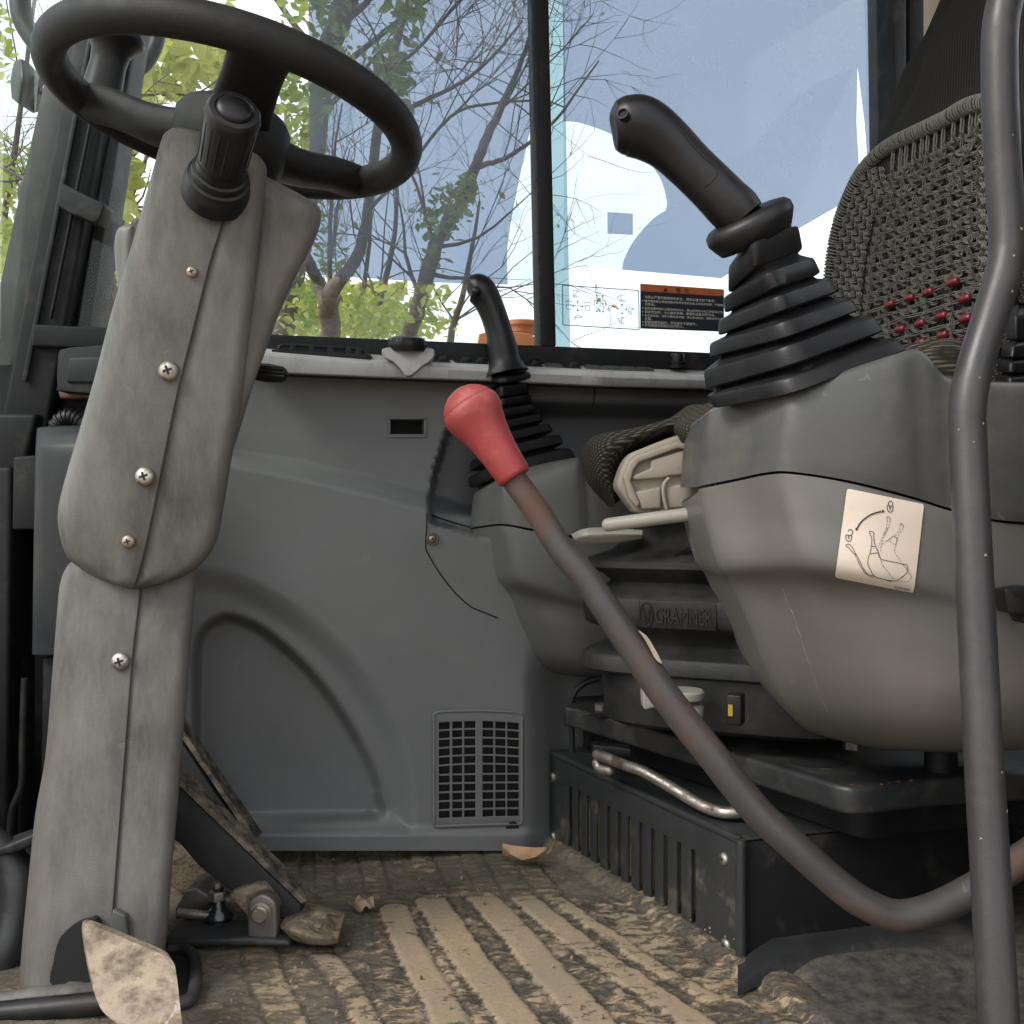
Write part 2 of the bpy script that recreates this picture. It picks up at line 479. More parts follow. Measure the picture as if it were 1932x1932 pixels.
solid('print_grey', (.20, .19, .175), .6, 0, 5, 100, 0)
solid('sticker_navy', (.013, .015, .024), .45, .1, 20, 300, 0)
solid('sticker_orange', (.42, .105, .030), .5, .08, 20, 300, 0)
solid('print_white', (.62, .60, .55), .6, .05, 20, 300, 0)
solid('frame_line', (.09, .09, .085), .6, 0, 5, 100, 0)
solid('cord_light', (.148, .143, .125), .8, .18, 200, 2500, .5)
solid('cord_dark', (.030, .029, .028), .85, .2, 200, 2500, .4)
solid('bead_red', (.13, .008, .014), .42, .2, 120, 800, .1, coat=.3)
solid('leaf_dry', (.40, .235, .14), .75, .2, 60, 500, .2)
solid('beige_cloth', (.55, .46, .38), .85, .1, 12, 700, .15)
solid('roof_liner', (.42, .40, .37), .9, .08, 8, 500, .1)
solid('soil', (.27, .215, .155), .95, .25, 1.2, 60, .5)
solid('green_grey', (.024, .028, .027), .5, .25, 14, 400, .08, dirt=(.12, .115, .10), dirt_amt=.5, dirt_scale=14)
solid('mirror_green', (.025, .034, .030), .5, .15, 14, 400, .08)
solid('filter_mesh', (.26, .20, .14), .9, .35, 120, 900, .6)
solid('debris_tan', (.30, .21, .15), .85, .3, 60, 400, .5)

def fabric(name, col, ca, cb, scale, tilt=(0, 0, 0)):
    m, nt, b = base_mat(name)
    co = obj_coord(nt)
    mp = nd(nt, 'ShaderNodeMapping'); mp.inputs['Rotation'].default_value = tilt
    nt.links.new(co, mp.inputs['Vector'])
    w1 = nd(nt, 'ShaderNodeTexWave', Scale=scale, Distortion=.6, Detail=1.0, bands_direction='Z'); w1.inputs['Detail Scale'].default_value = 2.
    w2 = nd(nt, 'ShaderNodeTexWave', Scale=scale * .8, Distortion=.6, Detail=1.0, bands_direction='Y'); w2.inputs['Detail Scale'].default_value = 2.
    for w in (w1, w2): nt.links.new(mp.outputs[0], w.inputs['Vector'])
    mu = nd(nt, 'ShaderNodeMath', operation='MULTIPLY'); nt.links.new(w1.outputs['Fac'], mu.inputs[0]); nt.links.new(w2.outputs['Fac'], mu.inputs[1])
    c = mixc(nt, mu.outputs[0], ca, cb)
    f = noise_fac(nt, co, 18, 5, .6, .3, .7)
    c = mixc(nt, f, c, col, 'MULTIPLY')
    nt.links.new(c, b.inputs['Base Color'])
    b.inputs['Roughness'].default_value = .92
    b.inputs['Specular IOR Level'].default_value = .15
    bp = nd(nt, 'ShaderNodeBump', Strength=.7, Distance=.0015); nt.links.new(mu.outputs[0], bp.inputs['Height']); nt.links.new(bp.outputs[0], b.inputs['Normal'])
    return m
fabric('seat_cloth', (.95, .9, .85), (.018, .017, .016), (.085, .078, .068), 85, (.5, 0, 0))
fabric('cushion_cloth', (.95, .9, .85), (.020, .018, .016), (.125, .113, .09), 72, (.45, 0, 0))

def bark(name, a, b2):
    m, nt, b = base_mat(name)
    co = obj_coord(nt)
    f = noise_fac(nt, co, 9, 7, .7, .35, .68, (3, 3, .7))
    nt.links.new(mixc(nt, f, a, b2), b.inputs['Base Color']); b.inputs['Roughness'].default_value = .95
    n = nd(nt, 'ShaderNodeTexNoise', Scale=30, Detail=6); nt.links.new(co, n.inputs['Vector'])
    bp = nd(nt, 'ShaderNodeBump', Strength=.8, Distance=.02); nt.links.new(n.outputs['Fac'], bp.inputs['Height']); nt.links.new(bp.outputs[0], b.inputs['Normal'])
bark('bark', (.055, .045, .038), (.15, .125, .10))
bark('bark_pale', (.055, .046, .036), (.17, .135, .10))

def leaf_mat(name, a, b2):
    m, nt, b = base_mat(name)
    nt.nodes.remove(b)
    co = obj_coord(nt)
    f = noise_fac(nt, co, 2.3, 5, .7, .35, .65)
    c = mixc(nt, f, a, b2)
    d = nd(nt, 'ShaderNodeBsdfDiffuse'); t = nd(nt, 'ShaderNodeBsdfTranslucent'); g = nd(nt, 'ShaderNodeBsdfGlossy', Roughness=.4)
    for s_ in (d, t): nt.links.new(c, s_.inputs['Color'])
    m1 = nd(nt, 'ShaderNodeMixShader'); m1.inputs[0].default_value = .55
    nt.links.new(d.outputs[0], m1.inputs[1]); nt.links.new(t.outputs[0], m1.inputs[2])
    m2 = nd(nt, 'ShaderNodeMixShader'); m2.inputs[0].default_value = .05
    nt.links.new(m1.outputs[0], m2.inputs[1]); nt.links.new(g.outputs[0], m2.inputs[2])
    nt.links.new(m2.outputs[0], nt.nodes['Material Output'].inputs['Surface'])
leaf_mat('leaf_green', (.11, .19, .035), (.30, .36, .085))
leaf_mat('leaf_lime', (.22, .30, .05), (.46, .48, .12))

def glass_mat(name, tint, haze=.0, gloss=.06, haze_col=(.8, .82, .82), haze_scale=6, lo=.5, hi=.8):
    """Thin sheet: tinted transmission, a weak mirror reflection and a film of dust."""
    m, nt, b = base_mat(name)
    nt.nodes.remove(b)
    out = nt.nodes['Material Output']
    t = nd(nt, 'ShaderNodeBsdfTransparent'); t.inputs['Color'].default_value = (*tint, 1)
    g = nd(nt, 'ShaderNodeBsdfGlossy', Roughness=.02)
    lw = nd(nt, 'ShaderNodeFresnel', IOR=1.5)
    mu = nd(nt, 'ShaderNodeMath', operation='MULTIPLY'); mu.inputs[1].default_value = gloss / .04; nt.links.new(lw.outputs[0], mu.inputs[0])
    mx = nd(nt, 'ShaderNodeMixShader'); nt.links.new(mu.outputs[0], mx.inputs[0]); nt.links.new(t.outputs[0], mx.inputs[1]); nt.links.new(g.outputs[0], mx.inputs[2])
    last = mx.outputs[0]
    if haze:
        d = nd(nt, 'ShaderNodeBsdfTranslucent'); d.inputs['Color'].default_value = (*haze_col, 1)
        d2 = nd(nt, 'ShaderNodeBsdfDiffuse'); d2.inputs['Color'].default_value = (*haze_col, 1)
        dm = nd(nt, 'ShaderNodeMixShader'); dm.inputs[0].default_value = .35; nt.links.new(d.outputs[0], dm.inputs[1]); nt.links.new(d2.outputs[0], dm.inputs[2])
        f = noise_fac(nt, obj_coord(nt), haze_scale, 8, .7, lo, hi)
        mr = nd(nt, 'ShaderNodeMapRange'); mr.inputs['To Min'].default_value = haze * .25; mr.inputs['To Max'].default_value = haze; nt.links.new(f, mr.inputs['Value'])
        mh = nd(nt, 'ShaderNodeMixShader'); nt.links.new(mr.outputs[0], mh.inputs[0]); nt.links.new(last, mh.inputs[1]); nt.links.new(dm.outputs[0], mh.inputs[2])
        last = mh.outputs[0]
    nt.links.new(last, out.inputs['Surface'])
glass_mat('glass_clear', (.97, .985, .98), .05, .012)
glass_mat('glass_green', (.93, .975, .96), .04, .006)
glass_mat('film_blue', (.27, .325, .415), .22, .010, (.70, .76, .84), 3, .3, .8)
glass_mat('reflection_haze', (.80, .85, .88), .22, .02, (.95, .97, 1.0), 9)  # pale hazy sheet that paints reflections and sun streaks onto the glass
glass_mat('glass_teal', (.60, .72, .74), .16, .012, (.6, .72, .72), 12)
glass_mat('sticker_clear', (.93, .95, .93), .08, .02)

def floor_mat_material():
    m, nt, b = base_mat('rubber_mat')
    co = obj_coord(nt)
    at = nd(nt, 'ShaderNodeAttribute'); at.attribute_name = 'mud'
    flake = noise_fac(nt, co, 95, 8, .70, .34, .62, (.55, 1.0, 1), .6)     # flakes of mud left in the tread
    patch = noise_fac(nt, co, 17, 6, .7, .30, .70, (1.0, .8, 1))            # larger worn and filled areas
    def mth(op, a, b_, clamp=False):
        n = nd(nt, 'ShaderNodeMath', operation=op); n.use_clamp = clamp
        for k, v in ((0, a), (1, b_)):
            if isinstance(v, bpy.types.NodeSocket): nt.links.new(v, n.inputs[k])
            else: n.inputs[k].default_value = v
        return n.outputs[0]
    cov = mth('ADD', mth('MULTIPLY', flake, .9), mth('MULTIPLY', patch, .75))
    cov = mth('ADD', cov, mth('MULTIPLY', at.outputs['Fac'], .66))
    cov = mth('SUBTRACT', cov, .50)
    cov = mth('MULTIPLY', cov, 1.9, True)
    tone = noise_fac(nt, co, 8, 6, .65, .3, .7)
    tan = mixc(nt, tone, (.38, .272, .165), (.25, .20, .14))
    tan = mixc(nt, noise_fac(nt, co, 210, 4, .7, .3, .7), tan, (.22, .18, .13))
    ac = nd(nt, 'ShaderNodeAttribute'); ac.attribute_name = 'clump'
    al = nd(nt, 'ShaderNodeAttribute'); al.attribute_name = 'line'
    dk = mixc(nt, noise_fac(nt, co, 70, 5, .7, .35, .65), (.030, .029, .029), (.090, .082, .070))
    dust = mixc(nt, noise_fac(nt, co, 13, 7, .72, .32, .68), (.085, .077, .065), (.185, .158, .118))
    dk = mixc(nt, ac.outputs['Fac'], dust, dk)
    c = mixc(nt, cov, dk, tan)
    c = mixc(nt, mth('MULTIPLY', al.outputs['Fac'], .62), c, (.045, .041, .036))
    nt.links.new(c, b.inputs['Base Color']); b.inputs['Roughness'].default_value = .85; b.inputs['Specular IOR Level'].default_value = .25
    n2 = nd(nt, 'ShaderNodeTexNoise', Scale=420, Detail=3, Roughness=.7); nt.links.new(co, n2.inputs['Vector'])
    hgt = mth('ADD', mth('MULTIPLY', cov, .8), mth('MULTIPLY', n2.outputs['Fac'], .14))
    bp = nd(nt, 'ShaderNodeBump', Strength=.9, Distance=.0035); nt.links.new(hgt, bp.inputs['Height']); nt.links.new(bp.outputs[0], b.inputs['Normal'])
floor_mat_material()

def screw(m_parent, p, n, r, mat='screw_steel', name='screw'):
    """A domed cross-head screw with its cross sunk in."""
    n = Vector(n).normalized(); p = Vector(p)
    o = MB().lathe(p, n, [(-.001, r), (.0006, r), (r * .22, r * .92), (r * .40, r * .68), (r * .5, r * .38), (r * .52, .0001)], 20).build(name, mat, m_parent, 60)
    up = Vector((0, 0, 1)); a = n.cross(up).normalized(); b = n.cross(a)
    a, b = (a * .94 + b * .34).normalized(), (b * .94 - a * .34).normalized()
    k = MB()
    k.box(p + n * r * .44, a * r * .46, b * r * .12, n * r * .10)
    k.box(p + n * r * .445, a * r * .12, b * r * .46, n * r * .10)
    k.build('cross_slot', 'dark_void', o, 0)
    return o

# ================================================================== the setting
def sheet(name, pts, mat, kind='structure'):
    o = MB().add(pts, [tuple(range(len(pts)))]).build(name, mat, None, 0)
    return tag(o, kind=kind)
g = sheet('ground', [(-150, -150, -1.15), (150, -150, -1.15), (150, 150, -1.15), (-150, 150, -1.15)], 'soil')
o = MB().box((.0, 1.06, -.034), (.95, 0, 0), (0, .56, 0), (0, 0, .025)).build('floor', 'steel_black', None, 0); tag(o, kind='structure')
o = MB().box((.03, 1.10, 1.78), (.98, 0, 0), (0, .62, 0), (0, 0, .03)).build('roof', 'roof_liner', None, 0, .01); tag(o, kind='structure')
m = MB(); m.box((1.00, 1.15, .48), (.02, 0, 0), (0, .55, 0), (0, 0, .488)); m.box((1.00, 1.15, 1.66), (.02, 0, 0), (0, .55, 0), (0, 0, .085))
m.box((1.00, .64, 1.27), (.02, 0, 0), (0, .04, 0), (0, 0, .298)); m.box((1.00, 1.66, 1.27), (.02, 0, 0), (0, .04, 0), (0, 0, .298))
o = m.build('wall_rear', 'panel_plastic', None, 0); tag(o, kind='structure')
m = MB(); m.prism([on_wall(u, v, -.075) for u, v in ((-190, 640), (2900, 735), (2900, 1700), (-190, 1600))], Vector((0, .03, 0)))
o = m.build('wall_side', 'frame_black', None, 0); tag(o, kind='structure')
m = MB(); m.box((.755, .57, .80), (.295, 0, 0), (0, .02, 0), (0, 0, .945)); m.box((-.15, .57, 1.66), (.50, 0, 0), (0, .02, 0), (0, 0, .088))  # unseen quarter wall and door lintel, added to cut the sky light
o = m.build('light_block_wall', 'panel_plastic', None, 0); tag(o, kind='structure')
m = MB(); m.box((-.80, .99, .16), (.02, 0, 0), (0, .36, 0), (0, 0, .155))
o = m.build('wall_front', 'frame_black', None, 0); tag(o, kind='structure')

# ------------------------------------------------------------------ side window
win = thing('side_window', on_wall(1000, 660), 'wide side window in a black frame with a slim centre post', 'window')
def wprism(pts, off, back):
    return MB().prism([on_wall(u, v, off) for u, v in pts], -WALL_N * back)
wprism([(60, 611.5), (1700, 680), (1700, 722), (60, 653)], .030, .055).build('bottom_rail', 'frame_black', win, 40, .003)
wprism([(994, -620), (1023, -620), (1050, 654), (1021, 653)], .022, .04).build('centre_post', 'frame_black', win, 40, .003)
wprism([(1659, -620), (1676, -620), (1693, 690), (1677, 690)], .026, .045).build('end_post', 'frame_black', win, 40, .003)
wprism([(60, -640), (1720, -640), (1720, -600), (60, -600)], .030, .055).build('top_rail', 'frame_black', win, 40, .003)
# a thin ragged sealing bead along the left edge of the post
bd = MB()
for k in range(60):
    v = 230 + k * 7.2; u = 1008.5 + v * .0195
    bd.tube([on_wall(u + rng.normal() * .8, v, .020), on_wall(u + rng.normal() * .8, v + 7.2, .020)], .0011 + .0008 * rng.random(), 6)
bd.build('sealant_bead', 'frame_black', win, 60)
wprism([(345, -610), (1004, -610), (1017, 662), (146, 624)], -.002, .004).build('glass_pane', 'glass_clear', win, 0)
wprism([(1006, -610), (1668, -610), (1684, 690), (1030, 664)], .008, .004).build('glass_pane', 'glass_clear', win, 0)
wprism([(1024, -610), (1051, -610), (1076, 660), (1050, 656)], -.006, .003).build('glass_edge', 'glass_teal', win, 0)

def film(name, poly, off, mat, label, cat, holes=(), grp=None):
    loops = [[on_wall(u, v, off) for u, v in poly]] + [[on_wall(u, v, off) for u, v in h] for h in holes]
    tri = tessellate_polygon(loops)
    v = [p for l in loops for p in l]
    o = MB().add(v, tri).build(name, mat, None, 0, recalc=False)
    return tag(o, label, cat, grp)
dome = cr([(1063, 229), (1095, 232), (1155, 254), (1211, 292), (1245, 335), (1258, 378), (1256, 397)], 4).tolist()
dome2 = cr([(1256, 397), (1232, 413), (1198, 451), (1178, 488), (1174, 509)], 4).tolist()
curve_l = cr([(1002, 238), (984, 318), (966, 408), (957, 473), (958, 537)], 4).tolist()
film('tint_film', [(583, -590), (993, -590), (1001, 100)] + curve_l + [(824, 533), (639, 522), (583, 517)], .003, 'film_blue',
     'blue tint film on the window pane with trees behind it', 'film', grp='tint film on the side window')
film('tint_film', [(1051, -590), (1659, -590), (1668, 100), (1676, 330), (1591, 383), (1506, 432), (1361, 525), (1174, 509)] + dome2[::-1][1:] + dome[::-1][1:] + [(1063, 100)],
     .013, 'film_blue', 'blue tint film on the window pane behind the large joystick', 'film',
     holes=[[(1618, 127), (1631, 230), (1637, 309), (1621, 320), (1616, 230)]], grp='tint film on the side window')
film('pale_reflection', [(1002, 238), (1007, 400), (1005, 530), (1000, 536), (990, 538), (958, 537)] + curve_l[::-1][1:-1], .003, 'reflection_haze',
     'pale painted reflection strip beside the left edge of the centre post', 'film', grp='tint film on the side window')  # strip and dome are window reflections laid on as pale sheets
film('pale_reflection', dome + dome2[1:] + [(1064, 502)], .013, 'reflection_haze', 'pale dome-shaped painted reflection right of the centre post', 'film',
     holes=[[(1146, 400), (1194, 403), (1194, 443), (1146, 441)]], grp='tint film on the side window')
film('reflection_mark', [(1146, 400), (1194, 403), (1194, 443), (1146, 441)], .0135, 'film_blue', 'small square blue gap in the pale dome-shaped reflection', 'film')
film('reflection_mark', [(963, 389), (983, 390), (983, 417), (963, 416)], .0035, 'reflection_haze', 'small square pale painted reflection left of the centre post', 'film')
film('reflection_mark', [(583, 180), (640, 186), (672, 190), (668, 250), (620, 276), (583, 290)], .0045, 'reflection_haze', 'pale four-sided painted reflection seen through the steering wheel', 'film')  # these pale pieces stand for reflections in the glass
film('reflection_mark', [(676, 190), (775, 200), (806, 212), (780, 220), (700, 214)], .0045, 'reflection_haze', 'pale pointed painted reflection right of the steering wheel rim', 'film')
film('reflection_mark', [(600, 400), (650, 385), (662, 430), (640, 480), (604, 505)], .0045, 'reflection_haze', 'pale painted reflection low on the glass beside the column flare', 'film')
film('reflection_mark', [(825, 222), (830, 240), (831, 338), (824, 340), (822, 240)], .0045, 'reflection_haze', 'thin upright painted sun streak on the blue film', 'film')  # both slivers are sun streaks drawn as pale shapes
film('reflection_mark', [(957, 228), (972, 230), (948, 322), (940, 308)], .0045, 'reflection_haze', 'slanted painted sun streak near the top of the pale strip', 'film')

# ------------------------------------------------------------------ window stickers
def quad_map(c, off):
    c = [np.array(on_wall(u, v, off)) for u, v in c]          # tl, tr, br, bl ; x right 0..1, y down 0..1
    return lambda x, y: Vector((1 - y) * ((1 - x) * c[0] + x * c[1]) + y * ((1 - x) * c[3] + x * c[2]))
# warning sticker: navy plate with an orange head and seven lines of writing
ws = thing('warning_sticker', on_wall(1284, 620), 'navy and orange warning sticker with white lines of writing on the window', 'sticker')
WQ = [(1208, 535), (1366, 546), (1366, 626), (1208, 620)]
q = quad_map(WQ, .0145); q1 = quad_map(WQ, .0152); q2 = quad_map(WQ, .0158)
MB().add([q(0, 0), q(1, 0), q(1, 1), q(0, 1)], [(0, 1, 2, 3)]).build('backing', 'sticker_navy', ws, 0)
MB().add([q1(0, 0), q1(1, 0), q1(1, .165), q1(0, .165)], [(0, 1, 2, 3)]).build('header_band', 'sticker_orange', ws, 0)
def put_text(s, x, y, h, fn, asp, parent, mat, name='lettering', shear=0.):
    v, f = text_geo(s, 1.0, shear)
    if len(v) == 0: return None
    pts = [fn(x + p[0] * h * asp, y - p[1] * h) for p in v]
    return MB().add(pts, f).build(name, mat, parent, 0, recalc=False)
ASP = 85. / 158.
put_text('\u8b66  \u544a', .42, .135, .115, q2, ASP, ws, 'print_black')
tm = MB(); tm.add([q2(.27, .14), q2(.325, .14), q2(.2975, .045)], [(0, 1, 2)]); tm.build('warning_triangle', 'print_black', ws, 0)
lines = ['\u4e3a\u9632\u6b62\u4e25\u91cd\u4f24\u5bb3\u4e8b\u6545\u7684\u53d1\u751f\uff0c\u8bf7\u52a1\u5fc5\u9075\u5b88\u5982\u4e0b\u4e8b\u9879\uff1a',
         '\u64cd\u4f5c\u7ef4\u4fee\u524d\u8ba4\u771f\u9605\u8bfb\u64cd\u4f5c\u4fdd\u517b\u624b\u518c\u548c\u8bbe\u5907\u4e0a\u7684\u6307\u793a\u94ed\u724c\uff0c\u4e25\u683c\u6309\u7167\u6307',
         '\u793a\u4f5c\u4e1a\u3002',
         '\u64cd\u4f5c\u524d\u8981\u9e23\u5587\u53ed\u4ee5\u8b66\u544a\u9644\u8fd1\u7684\u4eba\uff0c\u786e\u8ba4\u6240\u6709\u7684\u4eba\u5728\u5de5\u4f5c\u533a\u57df\u4e4b\u5916\u3002',
         '\u521d\u6b21\u4f5c\u4e1a\u65f6\uff0c\u5c0f\u5fc3\u64cd\u4f5c\u624b\u67c4\uff0c\u638c\u63e1\u597d\u8bbe\u5907\u52a8\u4f5c\u65b9\u5411\u3002',
         '\u4f5c\u4e1a\u5b8c\u6bd5\u540e\uff0c\u5c06\u94f2\u6597\u964d\u4f4e\u81f3\u5730\u9762\uff0c\u505c\u6b62\u53d1\u52a8\u673a\u540e\uff0c\u628a\u5b89\u5168\u6746\u62c9\u5230\u9501\u5b9a',
         '\u4f4d\u7f6e\u3002', '\u524d\u90e8\u88c5\u7f6e\u4e3e\u8d77\u65f6\uff0c\u4e0d\u53ef\u8fdb\u884c\u4e0b\u5761\u64cd\u4f5c\u3002', '\u4e0d\u53ef\u642d\u4e58\u9664\u9a7e\u9a76\u5458\u4ee5\u5916\u7684\u4eba\u3002']
ys = [.315, .40, .475, .565, .645, .725, .80, .875, .945]
for i, (s, y) in enumerate(zip(lines, ys)):
    put_text(s, .05, y, .070 if i not in (1, 5, 3) else .062, q1, ASP, ws, 'print_white')
bl = MB()
for i in (1, 3, 4, 5, 7, 8):
    x, y = .028, ys[i] - .025
    bl.add([q1(x + .006 * math.cos(a), y + .012 * math.sin(a)) for a in np.linspace(0, 6.28, 8, endpoint=False)], [tuple(range(8))])
bl.build('bullet_dots', 'print_white', ws, 0)

# clear sticker with the lever pattern diagram
ds = thing('diagram_sticker', on_wall(1132, 620), 'clear sticker with grey lever diagrams in a thin frame on the window', 'sticker')
DQ = [(1061, 538), (1205, 548), (1206, 622), (1062, 613)]
d0 = quad_map(DQ, .0145); d1 = quad_map(DQ, .0150)
MB().add([d0(0, 0), d0(1, 0), d0(1, 1), d0(0, 1)], [(0, 1, 2, 3)]).build('backing', 'sticker_clear', ds, 0)
DA = 144. / 75.
dfn = lambda x, y: d1(x / DA, y)                               # x 0..DA, y 0..1, square units
fr = MB()
ribbon(fr, [(0, 0), (DA, 0)], .022, dfn); ribbon(fr, [(DA, 0), (DA, 1)], .022, dfn); ribbon(fr, [(DA, 1), (0, 1)], .022, dfn); ribbon(fr, [(0, 1), (0, 0)], .022, dfn)
fr.build('border', 'frame_line', ds, 0)
dg_ = MB()
def D_(pts, w=.016): ribbon(dg_, [(x * DA, y) for x, y in pts], w, dfn)
def arrow(x, y, dx, dy, L=.10):
    px, py = dx / DA, dy
    a = (x, y); b = (x + px * L, y + py * L); D_([a, b])
    for s in (-1, 1):
        ang = math.atan2(dy, dx) + s * 2.5
        D_([b, (b[0] + math.cos(ang) * .045 / DA, b[1] + math.sin(ang) * .045)])
for cx, cy in ((.195, .50), (.775, .50)):
    for dx, dy in ((1, 0), (-1, 0), (0, 1), (0, -1)): arrow(cx + dx * .04 / DA * 1.3, cy + dy * .05, dx, dy, .085)
    D_([(cx - .008, cy - .014), (cx + .008, cy - .014), (cx + .008, cy + .014), (cx - .008, cy + .014), (cx - .008, cy - .014)], .008)
for cx in (.08, .32):
    D_([(cx - .028, .47), (cx + .028, .47), (cx + .028, .60), (cx - .028, .60), (cx - .028, .47)])
    D_([(cx - .045, .43), (cx - .03, .40), (cx, .39), (cx + .03, .40), (cx + .045, .43)])
for cx in (.445, .525):
    D_([(cx - .03, .33), (cx + .03, .33), (cx + .03, .47), (cx - .03, .47), (cx - .03, .33)])
    D_([(cx - .006, .39), (cx + .006, .39), (cx + .006, .415), (cx - .006, .415), (cx - .006, .39)], .02)
    arrow(cx, .31, 0, -1, .13); arrow(cx, .49, 0, 1, .13)
def digger(cx, cy, s, flip=1, turn=0.):
    pts = [(-.05, -.07), (.03, -.08), (.05, -.065), (.035, -.05)], [(-.05, -.07), (-.05, .05), (-.02, .085), (.02, .075), (-.04, .02)], [(.03, -.08), (-.03, .03)]
    for l in pts:
        D_([(cx + flip * (x * math.cos(turn) - y * math.sin(turn)) * s / DA * 1.5, cy + (x * math.sin(turn) + y * math.cos(turn)) * s) for x, y in l], .014)
digger(.18, .20, 1.1); digger(.19, .80, .9, 1, .8); digger(.63, .50, .9, 1, .3); digger(.775, .24, 1.0, 1, -.6); digger(.90, .54, 1.0, 1, .1); digger(.775, .80, 1.0, 1, -.3)
dg_.build('diagram_lines', 'print_grey', ds, 0)
put_text('950209-00659', .86, .965, .045, d1, 1 / DA, ds, 'print_grey')

# ------------------------------------------------------------------ trees outside
def leaf_shape(mb, p, size, rs):
    n = Vector(rs.normal(size=3)); n.z = abs(n.z) + .3; n.normalize()
    a = n.cross(Vector(rs.normal(size=3))).normalized(); b = n.cross(a)
    w_ = rs.uniform(.7, 1.15); pr = [(0, -.5), (.20 * w_, -.30), (.33 * w_, -.02), (.22 * w_, .30), (0, .62), (-.22 * w_, .30), (-.33 * w_, -.02), (-.20 * w_, -.30)]
    v = [p + (a * x + b * y + n * (.18 * abs(x) - .1 * y * y)) * size for x, y in pr]
    mb.add([p + n * .02 * size] + v, [(0, i + 1, (i + 1) % 8 + 1) for i in range(8)])
def grow(mb, p, d, L, r, depth, tips, rs, up=.12):
    pts, rad = [p.copy()], [r]
    q = p.copy(); dd = d.normalized()
    n = 5
    for k in range(n):
        dd = (dd + Vector(rs.normal(size=3)) * .14 + Vector((0, 0, up * .3))).normalized()
        q = q + dd * (L / n)
        pts.append(q.copy()); rad.append(r * (1 - .75 * (k + 1) / n))
    mb.tube(pts, rad, 6 if depth > 1 else 4, 0, False)
    if depth == 0:
        tips.append(q.copy()); return
    for k in range(3 if depth > 1 else 4):
        i = rs.integers(1, n + 1)
        nd_ = (dd * .8 + Vector(rs.normal(size=3)) * .55).normalized()
        grow(mb, pts[i], nd_, L * rs.uniform(.45, .75), rad[i] * .6 + .0008, depth - 1, tips, rs, up)
def tree(name, label, limbs, twigs, clusters, seed, leafmat='leaf_green', leaf_size=.06, barkmat='bark', tipleaf=0., grp='trees beyond the window'):
    """limbs: (list of (u, v, width), depth); twigs: (count, length, bias); clusters: (u, v, su, sv, depth, count)."""
    rs = np.random.default_rng(seed)
    (l0, D0) = limbs[0]
    base = P(l0[0][0], l0[0][1], D0)
    t = thing(name, base, label, 'tree', grp)
    tr, br, tips = MB(), MB(), []
    for pts, D in limbs:
        P3 = [P(u, v, D + .12 * math.sin(i * 1.7)) for i, (u, v, w) in enumerate(pts)]
        R3 = [w / 2 * D / F for _, _, w in pts]
        c = cr(np.hstack([np.array(P3), np.array(R3)[:, None]]), 5)
        jit = rs.normal(size=(len(c), 3)) * c[:, 3:4] * .10
        tr.tube(c[:, :3] + jit, np.maximum(c[:, 3], .002), 12)
        cnt, L, bias = twigs
        for k in range(cnt):
            i = rs.integers(len(c) // 5, len(c))
            p = Vector(c[i, :3])
            d = Vector((rs.normal() + bias[0], rs.normal() * .7, abs(rs.normal()) * .6 + bias[1]))
            grow(br, p, d, L * rs.uniform(.5, 1.15) * D / 4, max(.003, c[i, 3] * .32), 2, tips, rs)
    tr.build('trunk', barkmat, t, 60)
    if br.v: br.build('branches', barkmat, t, 60)
    lf = MB()
    for (u, v, su, sv, D, n) in clusters:
        for k in range(int(n * 1.7)):
            p = P(u + rs.normal() * su, v + rs.normal() * sv, D * (1 + rs.normal() * .05))
            leaf_shape(lf, p, leaf_size * rs.uniform(.55, 1.25), rs)
    for p in tips:
        if rs.random() < tipleaf:
            for k in range(rs.integers(2, 5)):
                leaf_shape(lf, p + Vector(rs.normal(size=3)) * .05, leaf_size * rs.uniform(.5, 1.1), rs)
    if lf.v:
        o = lf.build('crown', leafmat, t, 0, recalc=False); o['kind'] = 'stuff'
    return t
tree('forked_tree', 'forked tree with two stems rising from a low crotch behind the steering wheel',
     [([(626, 760, 44), (623, 640, 40), (621, 575, 38), (640, 530, 26), (670, 494, 24), (694, 400, 20), (712, 250, 18), (735, 130, 17), (755, 52, 16), (781, -20, 14), (820, -120, 10)], 4.5),
      ([(621, 580, 28), (600, 530, 24), (585, 500, 22), (560, 430, 18), (548, 330, 14), (540, 200, 10)], 4.6)],
     (4, .9, (.1, .7)), [(560, 150, 34, 40, 4.0, 90), (545, 235, 26, 34, 4.0, 70), (740, 95, 22, 34, 4.3, 46), (752, 165, 14, 26, 4.3, 30), (600, 20, 30, 24, 4.2, 50), (775, 20, 22, 16, 4.2, 30),
                         (650, 590, 60, 26, 5.2, 90), (590, 560, 26, 40, 5.0, 50)], 3, 'leaf_green', .057, tipleaf=.10)
tree('leaning_tree', 'dark leaning trunk crossing the upper pane left of the forked tree',
     [([(505, 760, 46), (522, 660, 44), (548, 560, 42), (575, 420, 40), (596, 250, 40), (615, 120, 42), (640, 40, 44), (668, -40, 44), (700, -140, 42)], 5.4)],
     (6, .9, (.3, .7)), [(650, 90, 16, 20, 5.2, 24), (700, 600, 60, 26, 6, 110), (670, 625, 60, 18, 6, 90), (540, 610, 30, 30, 5.6, 60)], 5, 'leaf_lime', .057, tipleaf=.12)
